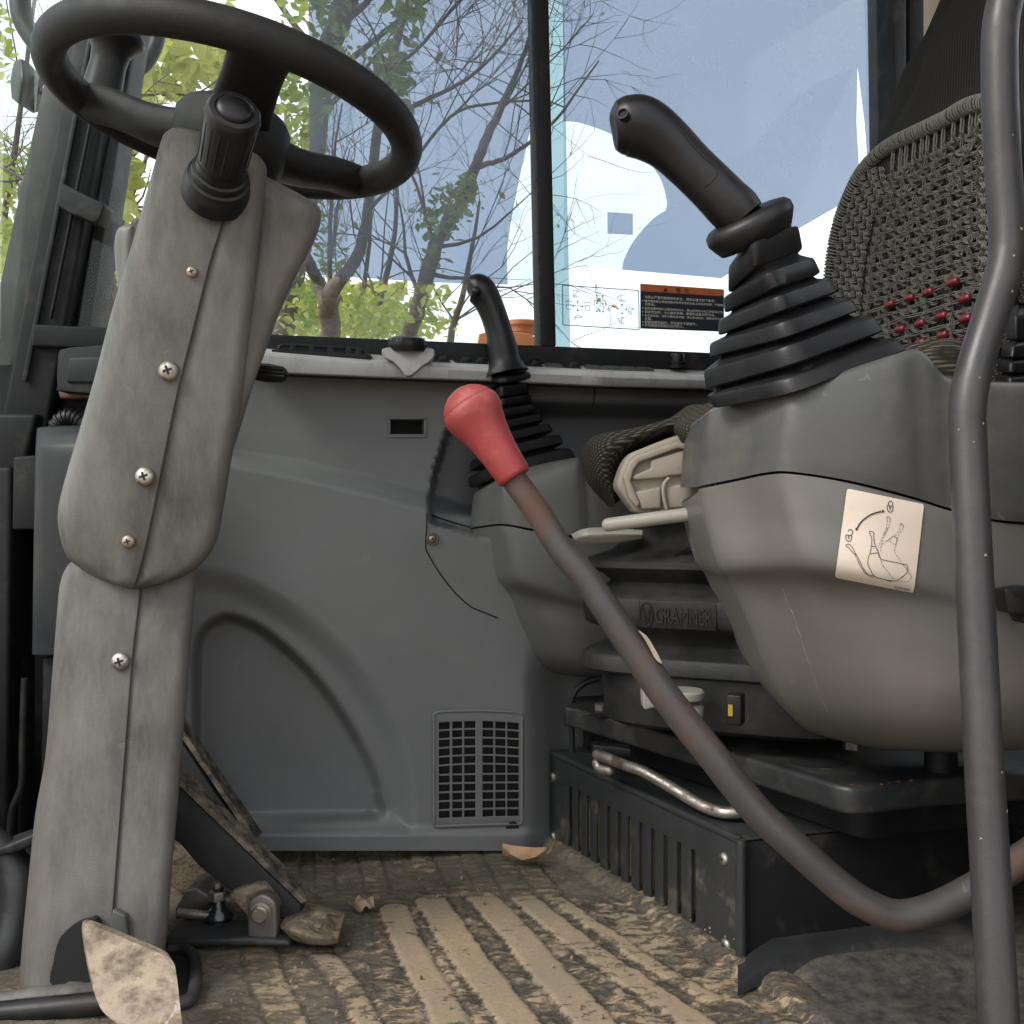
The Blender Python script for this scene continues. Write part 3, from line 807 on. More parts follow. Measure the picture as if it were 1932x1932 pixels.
tree('bare_tree', 'slanting tree with many bare twigs in front of the blue film',
     [([(742, 800, 34), (768, 650, 32), (786, 590, 30), (807, 516, 29), (832, 438, 27), (867, 387, 24), (895, 320, 20), (918, 258, 17), (957, 180, 13), (980, 125, 10), (1010, 40, 7)], 3.8),
      ([(900, 315, 11), (950, 300, 9), (1000, 268, 7), (1050, 225, 5.5), (1090, 170, 4.5), (1130, 115, 3)], 3.85),
      ([(760, 210, 10), (812, 185, 8.5), (880, 150, 7), (940, 95, 5.5), (985, 40, 4)], 3.9),
      ([(735, 130, 9), (790, 90, 7), (850, 20, 6), (900, -40, 5)], 3.9),
      ([(690, 400, 8), (760, 330, 7), (850, 220, 6), (930, 195, 5), (1000, 190, 4)], 4.0)],
     (6, .8, (.5, .45)), [(858, 372, 26, 16, 3.7, 60), (836, 415, 26, 20, 3.7, 60), (885, 350, 12, 12, 3.7, 24), (820, 480, 12, 16, 3.7, 20), (800, 570, 22, 20, 3.7, 28), (740, 610, 40, 24, 4.4, 80)], 9, 'leaf_green', .037, tipleaf=.0)
tree('rough_tree', 'thick rough-barked trunk low behind the black front pillar',
     [([(150, 760, 120), (165, 660, 112), (172, 560, 98), (160, 470, 78), (178, 400, 44), (215, 330, 30), (240, 270, 24), (236, 180, 18), (260, 60, 14)], 2.9)],
     (8, .6, (.4, .5)), [(232, 330, 20, 34, 2.5, 30), (215, 290, 18, 26, 2.6, 34), (330, 120, 42, 34, 2.9, 60), (280, 60, 30, 24, 3.0, 40), (400, 110, 22, 22, 3.0, 34), (300, 170, 30, 14, 3.2, 40), (200, 400, 20, 30, 3.2, 40),
                         (225, 460, 14, 40, 3.6, 50), (420, 60, 26, 20, 3.2, 30)], 13, 'leaf_lime', .064, 'bark_pale', tipleaf=.25)
tree('slender_tree', 'slender pale tree seen through the windscreen at the left edge',
     [([(-60, 900, 16), (-20, 600, 15), (10, 400, 12), (40, 200, 9), (60, 40, 7), (80, -120, 5)], 5.5), ([(70, 640, 12), (75, 420, 9), (88, 250, 7), (96, 60, 4)], 5.8)],
     (12, .9, (.2, .5)), [(0, 330, 20, 40, 5.2, 60), (20, 455, 26, 34, 5.2, 110), (10, 520, 26, 40, 5.2, 120), (-10, 80, 20, 40, 5.0, 50), (50, 330, 26, 30, 6.0, 60), (60, 400, 20, 30, 6, 50)], 17, 'leaf_lime', .057, tipleaf=.08)
tree('thin_tree', 'thin young tree with yellow-green leaves below the lower edge of the film',
     [([(845, 760, 16), (850, 640, 14), (872, 560, 11), (890, 470, 8), (905, 380, 5)], 6.0), ([(700, 740, 18), (706, 640, 16), (725, 540, 12), (745, 440, 9), (750, 330, 6)], 6.2),
      ([(660, 760, 14), (668, 640, 12), (690, 520, 9), (700, 420, 6)], 6.4)],
     (7, .8, (.1, .7)), [(705, 605, 60, 22, 6.5, 130), (790, 615, 30, 18, 6.5, 70), (640, 560, 30, 26, 6.5, 60), (815, 560, 14, 14, 6.2, 24), (620, 470, 26, 40, 6.4, 60), (590, 350, 20, 50, 6.4, 60)], 21, 'leaf_lime', .057, tipleaf=.06)
# far bushes that read as one green mass through the low corner window and between the trunks
bu = MB(); rs_ = np.random.default_rng(5)
for k in range(2600):
    u = rs_.uniform(-60, 760); v = 640 + 900 * 0 - abs(rs_.normal()) * 120 - 20 * math.sin(u * .02)
    if u > 560: v = max(v, 545)
    if 60 < u < 130 and rs_.random() < .5: continue
    leaf_shape(bu, P(u, v, 8.5 + rs_.normal() * .8), .13 * rs_.uniform(.5, 1.3), rs_)
for k in range(900):
    leaf_shape(bu, P(rs_.uniform(80, 260), rs_.uniform(700, 900), 8.5 + rs_.normal() * .5), .13 * rs_.uniform(.5, 1.3), rs_)
o = bu.build('far_foliage', 'leaf_lime', None, 0, recalc=False); tag(o, 'far yellow-green foliage filling the gaps between the trunks', 'foliage', kind='stuff')

# orange filler housing of the machine, outside the pane behind the small joystick
oh = thing('filler_housing', P(960, 690, 2.1), 'rounded orange housing outside the window behind the small joystick', 'housing')
D = 2.1
m = plate_px([(903, 720), (902, 640), (908, 629), (925, 627), (985, 627), (1003, 632), (1014, 642), (1022, 660), (1022, 720)], D, .22, 3)
m.build('body', 'orange_paint', oh, 40, .012)
MB().lathe(P(985, 626, D + .1), (0, 0, 1), [(-.004, .036), (.008, .036), (.010, .046), (.018, .046), (.021, .040), (.0215, .001)], 20).build('cap', 'orange_paint', oh, 50)

# ================================================================== floor mat
def seg_dist(px, py, pts):
    d = np.full(px.shape, 1e9)
    for (ax, ay), (bx, by) in zip(pts[:-1], pts[1:]):
        vx, vy = bx - ax, by - ay
        t = np.clip(((px - ax) * vx + (py - ay) * vy) / (vx * vx + vy * vy + 1e-12), 0, 1)
        d = np.minimum(d, np.hypot(px - ax - t * vx, py - ay - t * vy))
    return d
def in_poly(px, py, poly):
    ins = np.zeros(px.shape, bool)
    n = len(poly)
    for i in range(n):
        (x1, y1), (x2, y2) = poly[i], poly[(i + 1) % n]
        c = ((y1 > py) != (y2 > py)) & (px < (x2 - x1) * (py - y1) / (y2 - y1 + 1e-12) + x1)
        ins ^= c
    return ins
def smooth(t): t = np.clip(t, 0, 1); return t * t * (3 - 2 * t)
def vnoise(X, Y, s, seed):                     # value noise on a grid
    r = np.random.default_rng(seed).random((256, 256))
    x, y = X * s + 40, Y * s + 40
    xi, yi = np.floor(x).astype(int), np.floor(y).astype(int)
    fx, fy = smooth(x - xi), smooth(y - yi)
    g = lambda a, b: r[a % 256, b % 256]
    return (g(xi, yi) * (1 - fx) + g(xi + 1, yi) * fx) * (1 - fy) + (g(xi, yi + 1) * (1 - fx) + g(xi + 1, yi + 1) * fx) * fy
ribs = [  # (px path, half width in m, mud)
    ([(910, 1693), (974, 1760), (1026, 1824), (1080, 1882), (1125, 1935)], .0165, .95),
    ([(815, 1698), (862, 1773), (918, 1850), (990, 1940)], .0165, .90),
    ([(742, 1715), (781, 1803), (820, 1870), (858, 1940)], .0140, .75),
    ([(488, 1788), (513, 1865), (550, 1940)], .0140, .55),
    ([(600, 1795), (649, 1850), (700, 1940)], .0100, .50),
    ([(985, 1690), (1060, 1752), (1140, 1812), (1240, 1880), (1330, 1940)], .0130, .85),
    ([(1040, 1690), (1110, 1738), (1241, 1826), (1344, 1884)], .0080, .55),
    ([(693, 1612), (703, 1640), (716, 1682)], .0110, .30), ([(790, 1610), (805, 1640), (826, 1682)], .0110, .28),
    ([(884, 1605), (900, 1635), (924, 1682)], .0110, .28), ([(975, 1600), (1010, 1650), (1040, 1684)], .0110, .32),
    ([(610, 1615), (612, 1640), (618, 1684)], .0080, .30), ([(555, 1618), (545, 1650), (535, 1690)], .0080, .30),
    ([(560, 1700), (700, 1690), (850, 1686), (1035, 1680)], .0050, .55),
    ([(470, 1752), (560, 1790), (640, 1790)], .0050, .3)]
def fxy(u, v):
    p = on_floor(u, v); return (p.x, p.y)
x0, x1, y0, y1, st = -.62, .72, .60, 1.47, .0030
X, Y = np.meshgrid(np.arange(x0, x1, st), np.arange(y0, y1, st))
H = np.zeros_like(X); MUD = np.full_like(X, -.05)
rough = (vnoise(X, Y, 70, 1) * .5 + vnoise(X, Y, 150, 2) * .3 + vnoise(X * .6, Y * 1.4, 45, 3) * .5)
ribmask = np.zeros_like(X); LINE = np.zeros_like(X)
for path, hw, mud in ribs:
    pts = [tuple(q) for q in cr([fxy(u, v) for u, v in path], 4)]
    d = seg_dist(X, Y, pts) + (vnoise(X, Y, 60, 7) - .5) * .0020
    k = smooth((hw + .003 - d) / .0034)
    groove = smooth(1 - np.abs(d - hw - .0045) / .0035)
    H += -groove * .0016; LINE = np.maximum(LINE, groove * (.35 + .65 * vnoise(X, Y, 35, 33)))
    ribmask = np.maximum(ribmask, k)
    MUD = np.maximum(MUD, k * mud * (.45 + 1.0 * vnoise(X, Y, 9, 21) * (.5 + .8 * vnoise(X, Y, 45, 22))))
CL = smooth((X + .20) / .07) * smooth((1.185 + .10 * X - Y) / .05) * smooth((.30 - X - .5 * (Y - 1.0)) / .05)      # the middle, where feet leave clods
H += ribmask * .0011 + (1 - ribmask) * (rough - .65) * (.0012 + .0026 * CL)
# mud thick in the middle, thin to the left and towards the seat
wx = smooth((X + .42) / .18) * smooth((.42 - X) / .22)
MUD = MUD * (.3 + .7 * wx) + (wx - 1) * .16 + (vnoise(X, Y, 9, 5) - .5) * .35 * wx
MUD -= .42 * (1 - CL) + .13 * CL * (1 - ribmask)
# plain left part and the smooth lip that turns up along the wall and the seat box
left = smooth((-.235 - (X + .0 * Y)) / .02)
H = H * (1 - left) + left * (.002 + (rough - .65) * .0016)
MUD -= left * .02
wall_y = WALL0 + WALLK * X
lip = smooth((Y - (wall_y - .065)) / .05); H += lip * .016; MUD -= lip * .25
bx0, by0 = fxy(1041, 1591); bx1, by1 = fxy(1400, 1821)
tt = np.array([bx1 - bx0, by1 - by0]); tt /= np.linalg.norm(tt)
nn = np.array([tt[1], -tt[0]]); 
if nn[0] > 0: nn = -nn                                          # away from the box, to the left
dist_box = (X - bx0) * nn[0] + (Y - by0) * nn[1]
H += smooth((.024 - dist_box) / .02) * .010 * (dist_box > -.02)
right = smooth(((X - bx1) * 1.0 - .02) / .05)
H = H * (1 - right) + right * (.004 + .010 * smooth((Y - .93) / .07) + (rough - .65) * .002); MUD -= right * .75
ny, nx = X.shape
v = np.stack([X, Y, H], -1).reshape(-1, 3)
i0 = (np.arange(ny - 1)[:, None] * nx + np.arange(nx - 1)[None]).reshape(-1)
f = np.stack([i0, i0 + 1, i0 + nx + 1, i0 + nx], 1)
me = bpy.data.meshes.new('floor_mat')
me.from_pydata(v.tolist(), [], f.tolist())
me.polygons.foreach_set('use_smooth', [True] * len(me.polygons))
for nm_, ar_ in (('clump', np.maximum(CL * (1 - left) * (1 - right), right)), ('line', LINE)):
    q_ = me.attributes.new(nm_, 'FLOAT', 'POINT'); q_.data.foreach_set('value', ar_.reshape(-1).astype(np.float32))
a_ = me.attributes.new('mud', 'FLOAT', 'POINT'); a_.data.foreach_set('value', MUD.reshape(-1).astype(np.float32))
me.materials.append(MATS['rubber_mat'])
fm = link_mesh('floor_mat', me)
tag(fm, 'black ribbed rubber floor mat caked with tan mud', 'floor mat')
ROOT[fm.name] = Vector((0, 0, 0))

# ================================================================== side trim panel
tp = thing('side_trim_panel', on_wall(800, 1590), 'large moulded grey trim panel below the side window', 'trim panel')
us = np.arange(226, 1352, 5.0); vs = np.arange(700, 1606, 5.0)
U, V = np.meshgrid(us, vs)
off = np.full_like(U, .012)
crest_a = np.interp(U, [300, 440, 560, 700, 815, 900], [842, 850, 866, 898, 930, 955])
crest_b = np.interp(U, [300, 440, 560, 700, 815, 900], [868, 882, 905, 938, 968, 985])
off += .072 * smooth((V - crest_a) / np.maximum(crest_b - crest_a, 1))
outer = cr([(250, 1090), (370, 1082), (480, 1112), (600, 1190), (690, 1290), (748, 1400), (770, 1500), (772, 1562)], 6).tolist() + [(250, 1562)]
inner = cr([(372, 1500), (370, 1300), (372, 1225), (384, 1190), (408, 1170), (438, 1165), (500, 1192), (580, 1262), (648, 1350), (698, 1440), (720, 1510), (724, 1532), (712, 1544)], 6).tolist() + [(390, 1552), (376, 1540)]
def sdist(poly):
    d = seg_dist(U, V, poly + [poly[0]]); ins = in_poly(U, V, poly)
    return np.where(ins, d, -d)
so, si = sdist(outer), sdist(inner)
off -= .016 * smooth((so + 20) / 55) * (V < 1575)
off -= .042 * smooth((si + 9) / np.where(V > 1490, 24, 20))
pocket = [(870, 765), (1345, 775), (1345, 1030), (900, 1010), (815, 985), (812, 948), (822, 890), (843, 821), (855, 785)]
sp_ = sdist(pocket)
off -= np.where(V < 800, smooth((sp_ + 14) / 34), smooth((sp_ + 5) / 9)) * .085 * (U > 780)
off -= .05 * smooth((U - 985) / 90) * smooth((V - 1180) / 120)
off += .010 * smooth((V - 1556) / 20) + .004 * np.sin(U * .006) * smooth((V - 980) / 200)
pw = [(736, 788), (802, 788), (802, 823), (736, 823)]
G = np.array([[tuple(on_wall(u, v, o_)) for u, v, o_ in zip(a, b, c)] for a, b, c in zip(U, V, off)])
ny, nx = U.shape
i0 = (np.arange(ny - 1)[:, None] * nx + np.arange(nx - 1)[None])
keep = np.ones((ny - 1, nx - 1), bool)
cu_, cv_ = (U[:-1, :-1] + 2.5), (V[:-1, :-1] + 2.5)
keep &= ~((cu_ > 735) & (cu_ < 800) & (cv_ > 790) & (cv_ < 825))      # the small pocket is a real opening
keep &= ~((cu_ > 826) & (cu_ < 980) & (cv_ > 1355) & (cv_ < 1548))        # and so is the air grille
keep &= ~((cu_ < 232) & (cv_ < 830))                                    # corner window left of the panel
i0 = i0[keep]
MB().add(G.reshape(-1, 3), np.stack([i0, i0 + 1, i0 + nx + 1, i0 + nx], 1).tolist()).build('panel', 'panel_plastic', tp, 70, recalc=False)
def panel_off(u, v):
    j = int(np.clip(round((u - us[0]) / 5), 0, nx - 1)); i = int(np.clip(round((v - vs[0]) / 5), 0, ny - 1))
    return off[i, j]
# opening with a frame and a dark inside
pk = MB(); po = panel_off(720, 800)
for a, b in (((731, 785), (806, 791)), ((731, 819), (806, 826))):
    pk.prism([on_wall(a[0], a[1], po + .002), on_wall(b[0], a[1], po + .002), on_wall(b[0], b[1], po + .002), on_wall(a[0], b[1], po + .002)], -WALL_N * .03)
for a, b in (((731, 791.2), (737, 818.8)), ((800, 791.2), (806, 818.8))):
    pk.prism([on_wall(a[0], a[1], po + .002), on_wall(b[0], a[1], po + .002), on_wall(b[0], b[1], po + .002), on_wall(a[0], b[1], po + .002)], -WALL_N * .03)
fr = pk.build('pocket_frame', 'panel_plastic', tp, 30, .0008)
MB().prism([on_wall(u, v, po - .028) for u, v in ((728, 780), (810, 780), (810, 830), (728, 830))], -WALL_N * .004).build('pocket_back', 'dark_void', fr, 0)
# access cover seam, panel seams as narrow grooves
def groove(path, w, lift=.0006, name='seam', sub=4):
    pts = cr(path, sub)
    m = MB(); m.tube([on_wall(u, v, panel_off(u, v) + lift) for u, v in pts], w, 6)
    m.build(name, 'dark_void', tp, 60)
groove([(806, 968), (804, 1010), (803, 1030), (806, 1042), (830, 1082), (860, 1120), (885, 1142), (895, 1148), (940, 1166)], .0009)
groove([(806, 969), (850, 984), (886, 994)], .0009)
groove([(1121, 727), (1121.5, 745), (1119, 765)], .0010)
sr = MB(); sr.lathe(on_wall(816, 1017, panel_off(816, 1017) + .001), WALL_N, [(-.004, .0085), (0, .0085), (.0012, .0075), (.0012, .0062), (-.002, .006)], 24)
ssk = sr.build('screw_cup', 'console_dark', tp, 40)
screw(tp, on_wall(816, 1017, panel_off(816, 1017) + .0005), WALL_N, .0052, 'screw_brass')
MB().lathe(on_wall(967, 1562, panel_off(967, 1562) + .001), WALL_N, [(-.004, .009), (.001, .009), (.0015, .007)], 20).build('plug', 'dark_void', tp, 40)
# vent grille
gx = [819, 828, 848.5, 853.5, 872, 876, 897, 910.5, 931, 934.5, 954, 957, 979, 985]
rows = [1346, 1364.5] 
top_, pit = 1364.5, 16.42
gy = [1347.0]
for r in range(11):
    gy += [1364.5 + r * pit, 1364.5 + r * pit + 13.0]
gy += [1556.0]
gvo = panel_off(860, 1450) + .004
def gpt(x, y, d):
    k = (x - 902) / 83.
    yy = y - 4 * (1 - k * k) * (1 if y < 1450 else .2) - .030 * (x - 902) * ((y - 1450) / 100 * .6 + .4)
    return on_wall(x, yy, gvo - d)
vg = thing('tmp', (0, 0, 0)); bpy.data.objects.remove(vg)
hole = lambda i, j: i in (1, 3, 5, 7, 9, 11) and j % 2 == 1 and j < 22
gm = holed_plate(gpt, gx, gy, hole, .004)
gr = gm.build('vent_grille', 'panel_plastic', tp, 30, .0004, 2)
MB().prism([gpt(x, y, .012) for x, y in ((822, 1352), (982, 1352), (982, 1552), (822, 1552))], -WALL_N * .002).build('grille_back', 'dark_void', gr, 0)
rim = MB(); rim.tube([gpt(x, y, .0005) for x, y in cr([(819, 1360), (819, 1350), (826, 1345), (860, 1345), (902, 1345), (945, 1345), (978, 1345), (985, 1350), (985, 1360), (985, 1450), (985, 1545), (984, 1553), (977, 1557), (902, 1557), (828, 1557), (820, 1554), (819, 1545), (819, 1450), (819, 1360)], 3)], .0020, 8)
rim.build('grille_rim', 'panel_plastic', gr, 60)

# ================================================================== switch console under the window
sw = thing('switch_console', on_wall(900, 735, .05), 'long silver switch console running under the side window', 'console')
def line(pts): 
    xs_ = [p[0] for p in pts]; ys_ = [p[1] for p in pts]
    return lambda u: float(np.interp(u, xs_, ys_))
s_back = line([(480, 655), (717, 663.5), (821, 673), (991, 681), (1144, 687.5), (1345, 696)])
s_top = line([(480, 661), (695, 679), (826, 687.5), (1153, 703), (1345, 709)])
s_bot = line([(480, 702), (538, 705), (717, 713), (913, 719), (1118, 729), (1345, 734)])
rs2 = []
for u in np.arange(484, 1346, 6.0):
    b, t, k = s_bot(u), s_top(u), s_back(u)
    prof = [(b + 3, .020), (b, .062), (b - 3, .0655), (t + 9, .070), (t + 3, .0685), (t, .064), (t - 2.5, .057), (k + .5, .012), (k - 1, .004), (k - 1, -.03), (b + 3, -.03)]
    rs2.append([on_wall(u, v_, o_) for v_, o_ in prof])
MB().rings(rs2).build('console_body', 'silver_plastic', sw, 40)
# thin dark gap under the console
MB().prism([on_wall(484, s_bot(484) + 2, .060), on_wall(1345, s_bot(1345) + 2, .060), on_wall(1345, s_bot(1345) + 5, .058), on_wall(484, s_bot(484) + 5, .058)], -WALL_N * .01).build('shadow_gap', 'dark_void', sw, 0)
def top_pt(u, s, lift=0.):                       # s 0 front edge .. 1 back edge on the sloping top
    t, k = s_top(u), s_back(u)
    v_ = (t - 2.5) * (1 - s) + (k + .5) * s
    o_ = .057 * (1 - s) + .012 * s
    p = on_wall(u, v_, o_)
    n = (WALL_N * .35 + Vector((0, 0, 1)) * .94).normalized()
    return p + n * lift
# rocker switches and blanks
pos = [(833, 1), (876, 1), (905, 1), (1008, 1), (1047, 0), (1080, 1), (1122, 0), (1157, 0), (1188, 0), (1218, 0)]
for k, (u, on) in enumerate(pos):
    a, b = u - 17, u + 17
    fr = MB(); fr.prism([top_pt(a, .15, .0004), top_pt(b, .15, .0004), top_pt(b - 10, .9, .0004), top_pt(a - 10, .9, .0004)], Vector((0, 0, .0012)))
    so_ = fr.build('switch_frame' if on else 'blank_cover', 'black_plastic' if on else 'console_dark', sw, 30, .0005, 2)
    if on:
        rk = MB()
        lo = [top_pt(u - 8, .25, .001), top_pt(u + 13, .25, .001), top_pt(u + 7, .85, .001), top_pt(u - 14, .85, .001)]
        hi = [top_pt(u - 2, .30, .0075), top_pt(u + 11, .30, .0075), top_pt(u + 6, .80, .0065), top_pt(u - 8, .80, .0065)]
        rk.rings([lo, hi]); rk.build('rocker', 'black_plastic', so_, 30, .0012, 2)
    else:
        rk = MB(); rk.prism([top_pt(u - 13, .25, .0018), top_pt(u + 13, .25, .0018), top_pt(u + 6, .8, .0018), top_pt(u - 20, .8, .0018)], Vector((0, 0, .0008)))
        rk.build('blank_inset', 'console_dark', so_, 30, .0004, 2)
# throttle dial on its silver tongue
pl = plate_px([(720, 662), (728, 656), (770, 654), (812, 657), (819, 664), (814, 678), (800, 688), (787, 699), (775, 708), (766, 709), (760, 702), (750, 690), (738, 680), (724, 674)],
              lambda u, v: on_wall(u, v, .080 - max(0, (670 - v)) * .0006).y, .018, 4)
dl = pl.build('dial_tongue', 'silver_plastic', sw, 40, .004)
dc = on_wall(769, 657, .062)
MB().lathe(dc - Vector((0, 0, .004)), (.02, -.10, 1), [(0, .024), (.006, .0255), (.008, .0255), (.013, .0245), (.0165, .0225), (.0185, .018), (.019, .001)], 40).build('dial_knob', 'black_plastic', dl, 35)
kn = MB()
for k in range(26):
    a = 2 * math.pi * k / 26
    kn.tube([dc + Vector((.0252 * math.cos(a), .0252 * math.sin(a), .000)), dc + Vector((.0246 * math.cos(a), .0246 * math.sin(a), .009))], .0011, 6)
kn.build('dial_ribs', 'black_plastic', dl, 60)
# push button
bc = on_wall(1278, 691, .045)
MB().lathe(bc - Vector((0, 0, .002)), (0, -.12, 1), [(0, .0135), (.003, .0135), (.0035, .0115), (.006, .0115), (.0065, .0130), (.0085, .0130), (.009, .0095), (.018, .0095), (.020, .0085), (.0202, .001)], 28).build('push_button', 'black_plastic', sw, 35)
# air outlet with upright vanes
av = MB()
avf = lambda u, v, o_: on_wall(u, v, o_)
out_ = [(514, 664), (520, 655), (534, 651), (668, 660), (684, 664), (700, 677), (520, 668)]
ob = plate_px([(513, 662), (520, 659), (600, 663), (690, 668), (699, 671), (699, 676), (690, 677), (600, 672), (520, 668), (513, 667)], lambda u, v: on_wall(u, v, .064).y, .016, 3)
ao = ob.build('air_outlet', 'black_plastic', sw, 40, .0015)
ot = MB(); ot.tube([on_wall(u, v, .046) for u, v in cr([(526, 662), (530, 653), (560, 652), (610, 655), (660, 657.5), (682, 660), (690, 668)], 4)], .0024, 8); ot.build('outlet_rim', 'black_plastic', ao, 60)
MB().prism([on_wall(u, v, .034) for u, v in ((528, 654), (685, 662), (688, 670), (526, 662))], -WALL_N * .004).build('outlet_inside', 'dark_void', ao, 0)
for u in (553, 588, 624, 658, 677):
    yy = 655 + (u - 553) * .047
    vn = MB(); vn.prism([on_wall(a, b, .057) for a, b in cr([(u - 6, yy + 9), (u - 5, yy - 2), (u, yy - 6), (u + 5, yy - 1), (u + 6, yy + 9)], 3)], -WALL_N * .012)
    vn.build('vane', 'frame_grey', ao, 40, .0006, 2)

# ================================================================== front corner: pillar, windscreen, heater housing
fp = thing('front_pillar', P(60, 900, 1.30), 'dark front pillar with rubber seals leaning at the left edge', 'pillar')
def strip(name, l0, r0, l1, r1, v0, v1, D, back, mat, bev=.002):
    m = MB(); m.prism([P(l0, v0, D), P(r0, v0, D), P(r1, v1, D), P(l1, v1, D)], (0, back, 0))
    return m.build(name, mat, fp, 40, bev)
strip('glass_channel', 268, 280, 118, 160, -300, 690, 1.34, .02, 'frame_black')
strip('post', 262, 303, 118, 163, -260, 660, 1.30, .05, 'frame_black')
strip('post_face', 230, 316, 84, 126, -260, 580, 1.285, .012, 'frame_grey')
strip('seal', 178, 262, -30, 60, -150, 960, 1.27, .03, 'frame_black', .006)
strip('seal_lip', 190, 200, 40, 50, -60, 720, 1.262, .006, 'frame_grey', .002)
strip('seal_lip', 214, 218, 92, 96, 0, 600, 1.262, .006, 'frame_grey', .001)
strip('glass_band', 150, 192, -34, 34, -150, 690, 1.30, .006, 'green_grey', .001)
cl = plate_px([(112, 350), (118, 345), (170, 372), (196, 384), (192, 400), (181, 420), (150, 408), (112, 390)], 1.24, .03, 2)
cl.build('clip', 'frame_grey', fp, 40, .002)
strip('lower_seal', -60, 70, -60, 40, 780, 900, 1.25, .05, 'frame_black', .006)
strip('lower_post', -60, 22, -80, 10, 880, 1700, 1.24, .06, 'frame_black', .006)
strip('lower_edge', 22, 40, 22, 38, 860, 1640, 1.27, .04, 'frame_grey', .003)
wsn = thing('windscreen', P(-60, 700, 1.0), 'green-tinted windscreen glass at the far left', 'windscreen')
MB().prism([(-.60, .62, .55), (-.60, .62, 1.65), (-.545, 1.30, 1.65), (-.66, 1.30, .55)], (.004, 0, 0)).build('glass_pane', 'glass_green', wsn, 0)

# exterior work-light style mirror and a bent hose outside the windscreen
mi = thing('exterior_mirror', P(90, 150, 1.75), 'small dark green mirror on a bracket outside the windscreen', 'mirror')
pillow([[(26, 118, 1.78), (38, 111, 1.75), (54, 118, 1.76)], [(20, 150, 1.77), (40, 150, 1.73), (58, 150, 1.75)], [(22, 185, 1.77), (36, 196, 1.75), (48, 194, 1.77)]], .05, 6, 6, .9).build('mirror_head', 'mirror_green', mi, 50, .004)
MB().tube([P(50, 150, 1.77), P(66, 152, 1.77), P(78, 155, 1.77)], .010, 10).build('arm', 'mirror_green', mi, 60)
MB().tube([P(72, 147, 1.77), P(92, 146, 1.77), P(95, 152, 1.77), P(94, 180, 1.77), P(74, 174, 1.77), P(73, 166, 1.77)], .004, 8).build('bracket', 'mirror_green', mi, 60)
MB().tube([P(64, 340, 1.6), P(48, 352, 1.6), P(47, 380, 1.6), P(66, 384, 1.6)], .010, 8, 4).build('hinge_hook', 'mirror_green', tag(thing('pillar_hook', P(56, 384, 1.6), 'small dark hook outside the windscreen below the mirror', 'hook')), 60)
hs = MB(); hs.tube([P(u, v, 1.9) for u, v in ((40, -60), (38, 0), (42, 35), (56, 62), (80, 92), (110, 120))], .019, 12, 5)
tag(hs.build('exterior_hose', 'mirror_green', None, 60), 'thick dark green hose curving outside the windscreen top', 'hose')
rl = MB(); rl.tube([P(u, v, 1.55) for u, v in ((300, -60), (301, 0), (300, 45), (294, 85), (272, 122), (240, 140), (215, 142))], .0112, 14, 6)
tag(rl.build('exterior_handrail', 'black_plastic', None, 60), 'curved black handrail outside behind the steering wheel', 'handrail')

hh = thing('heater_housing', P(110, 1230, 1.15), 'black heater housing with a rounded top behind the steering column', 'housing')
pillow([[(72, 815, 1.22), (76, 806, 1.20), (150, 803, 1.18), (230, 808, 1.17)], [(70, 830, 1.20), (75, 830, 1.175), (150, 828, 1.155), (230, 830, 1.15)], [(69, 870, 1.20), (73, 870, 1.165), (150, 870, 1.145), (230, 870, 1.14)],
        [(66, 1050, 1.20), (70, 1050, 1.165), (150, 1050, 1.145), (230, 1050, 1.14)], [(64, 1235, 1.20), (68, 1235, 1.17), (150, 1235, 1.15), (230, 1235, 1.15)]], .12, 5, 6, .95).build('shell', 'heater_black', hh, 50)
MB().prism([P(24, 862, 1.24), P(72, 858, 1.24), P(70, 1000, 1.24), P(22, 1000, 1.24)], (0, .03, 0)).build('side_cover', 'frame_black', hh, 40, .003)
MB().prism([P(80, 1240, 1.2), P(140, 1236, 1.2), P(130, 1500, 1.2), P(76, 1500, 1.2)], (0, .03, 0)).build('lower_cover', 'frame_black', hh, 40, .003)
hz = MB(); hp = cr([tuple(P(u, v, 1.25)) for u, v in ((100, 830), (112, 800), (128, 789), (146, 792), (165, 806), (180, 830))], 10)
hz.tube(hp, [.0105 + .0016 * (k % 4 < 2) for k in range(len(hp))], 14)
tag(hz.build('corrugated_hose', 'black_rubber', None, 30), 'short black corrugated hose arching over the heater housing', 'hose')
cb = thing('corner_box', P(150, 740, 1.25), 'dark grey rounded box on the front corner below the window', 'box')
plate_px([(110, 668), (122, 658), (160, 654), (260, 656), (260, 738), (120, 738), (108, 728)], 1.24, .09, 3).build('shell', 'frame_grey', cb, 40, .008)
plate_px([(128, 674), (260, 670), (260, 722), (124, 722)], 1.236, .006, 1, False).build('lid', 'frame_grey', cb, 40, .003)
MB().prism([P(108, 735, 1.27), P(260, 735, 1.27), P(260, 752, 1.27), P(112, 752, 1.27)], (0, .05, 0)).build('under_trim', 'brown_frame', cb, 40, .003)
cw = thing('corner_window_frame', P(110, 850, 1.3), 'black framed low corner opening beside the steering column', 'frame')
m = MB()
hole_ = cr([(118, 800), (117, 772), (124, 761), (145, 757), (260, 757), (260, 860), (118, 860)], 1).tolist()
loops = [[P(u, v, 1.31) for u, v in ((84, 730), (300, 730), (300, 900), (84, 900))], [P(u, v, 1.31) for u, v in ((119, 850), (118, 775), (124, 763), (140, 758), (255, 757), (255, 850))]]
tri = tessellate_polygon(loops); vv = [p for l in loops for p in l]
m.add(vv, tri); m.build('frame_sheet', 'frame_black', cw, 0, recalc=False)
MB().tube([P(106, 738, 1.30), P(103, 780, 1.30), P(100, 860, 1.30)], .0022, 8).build('trim', 'brown_frame', cw, 60)
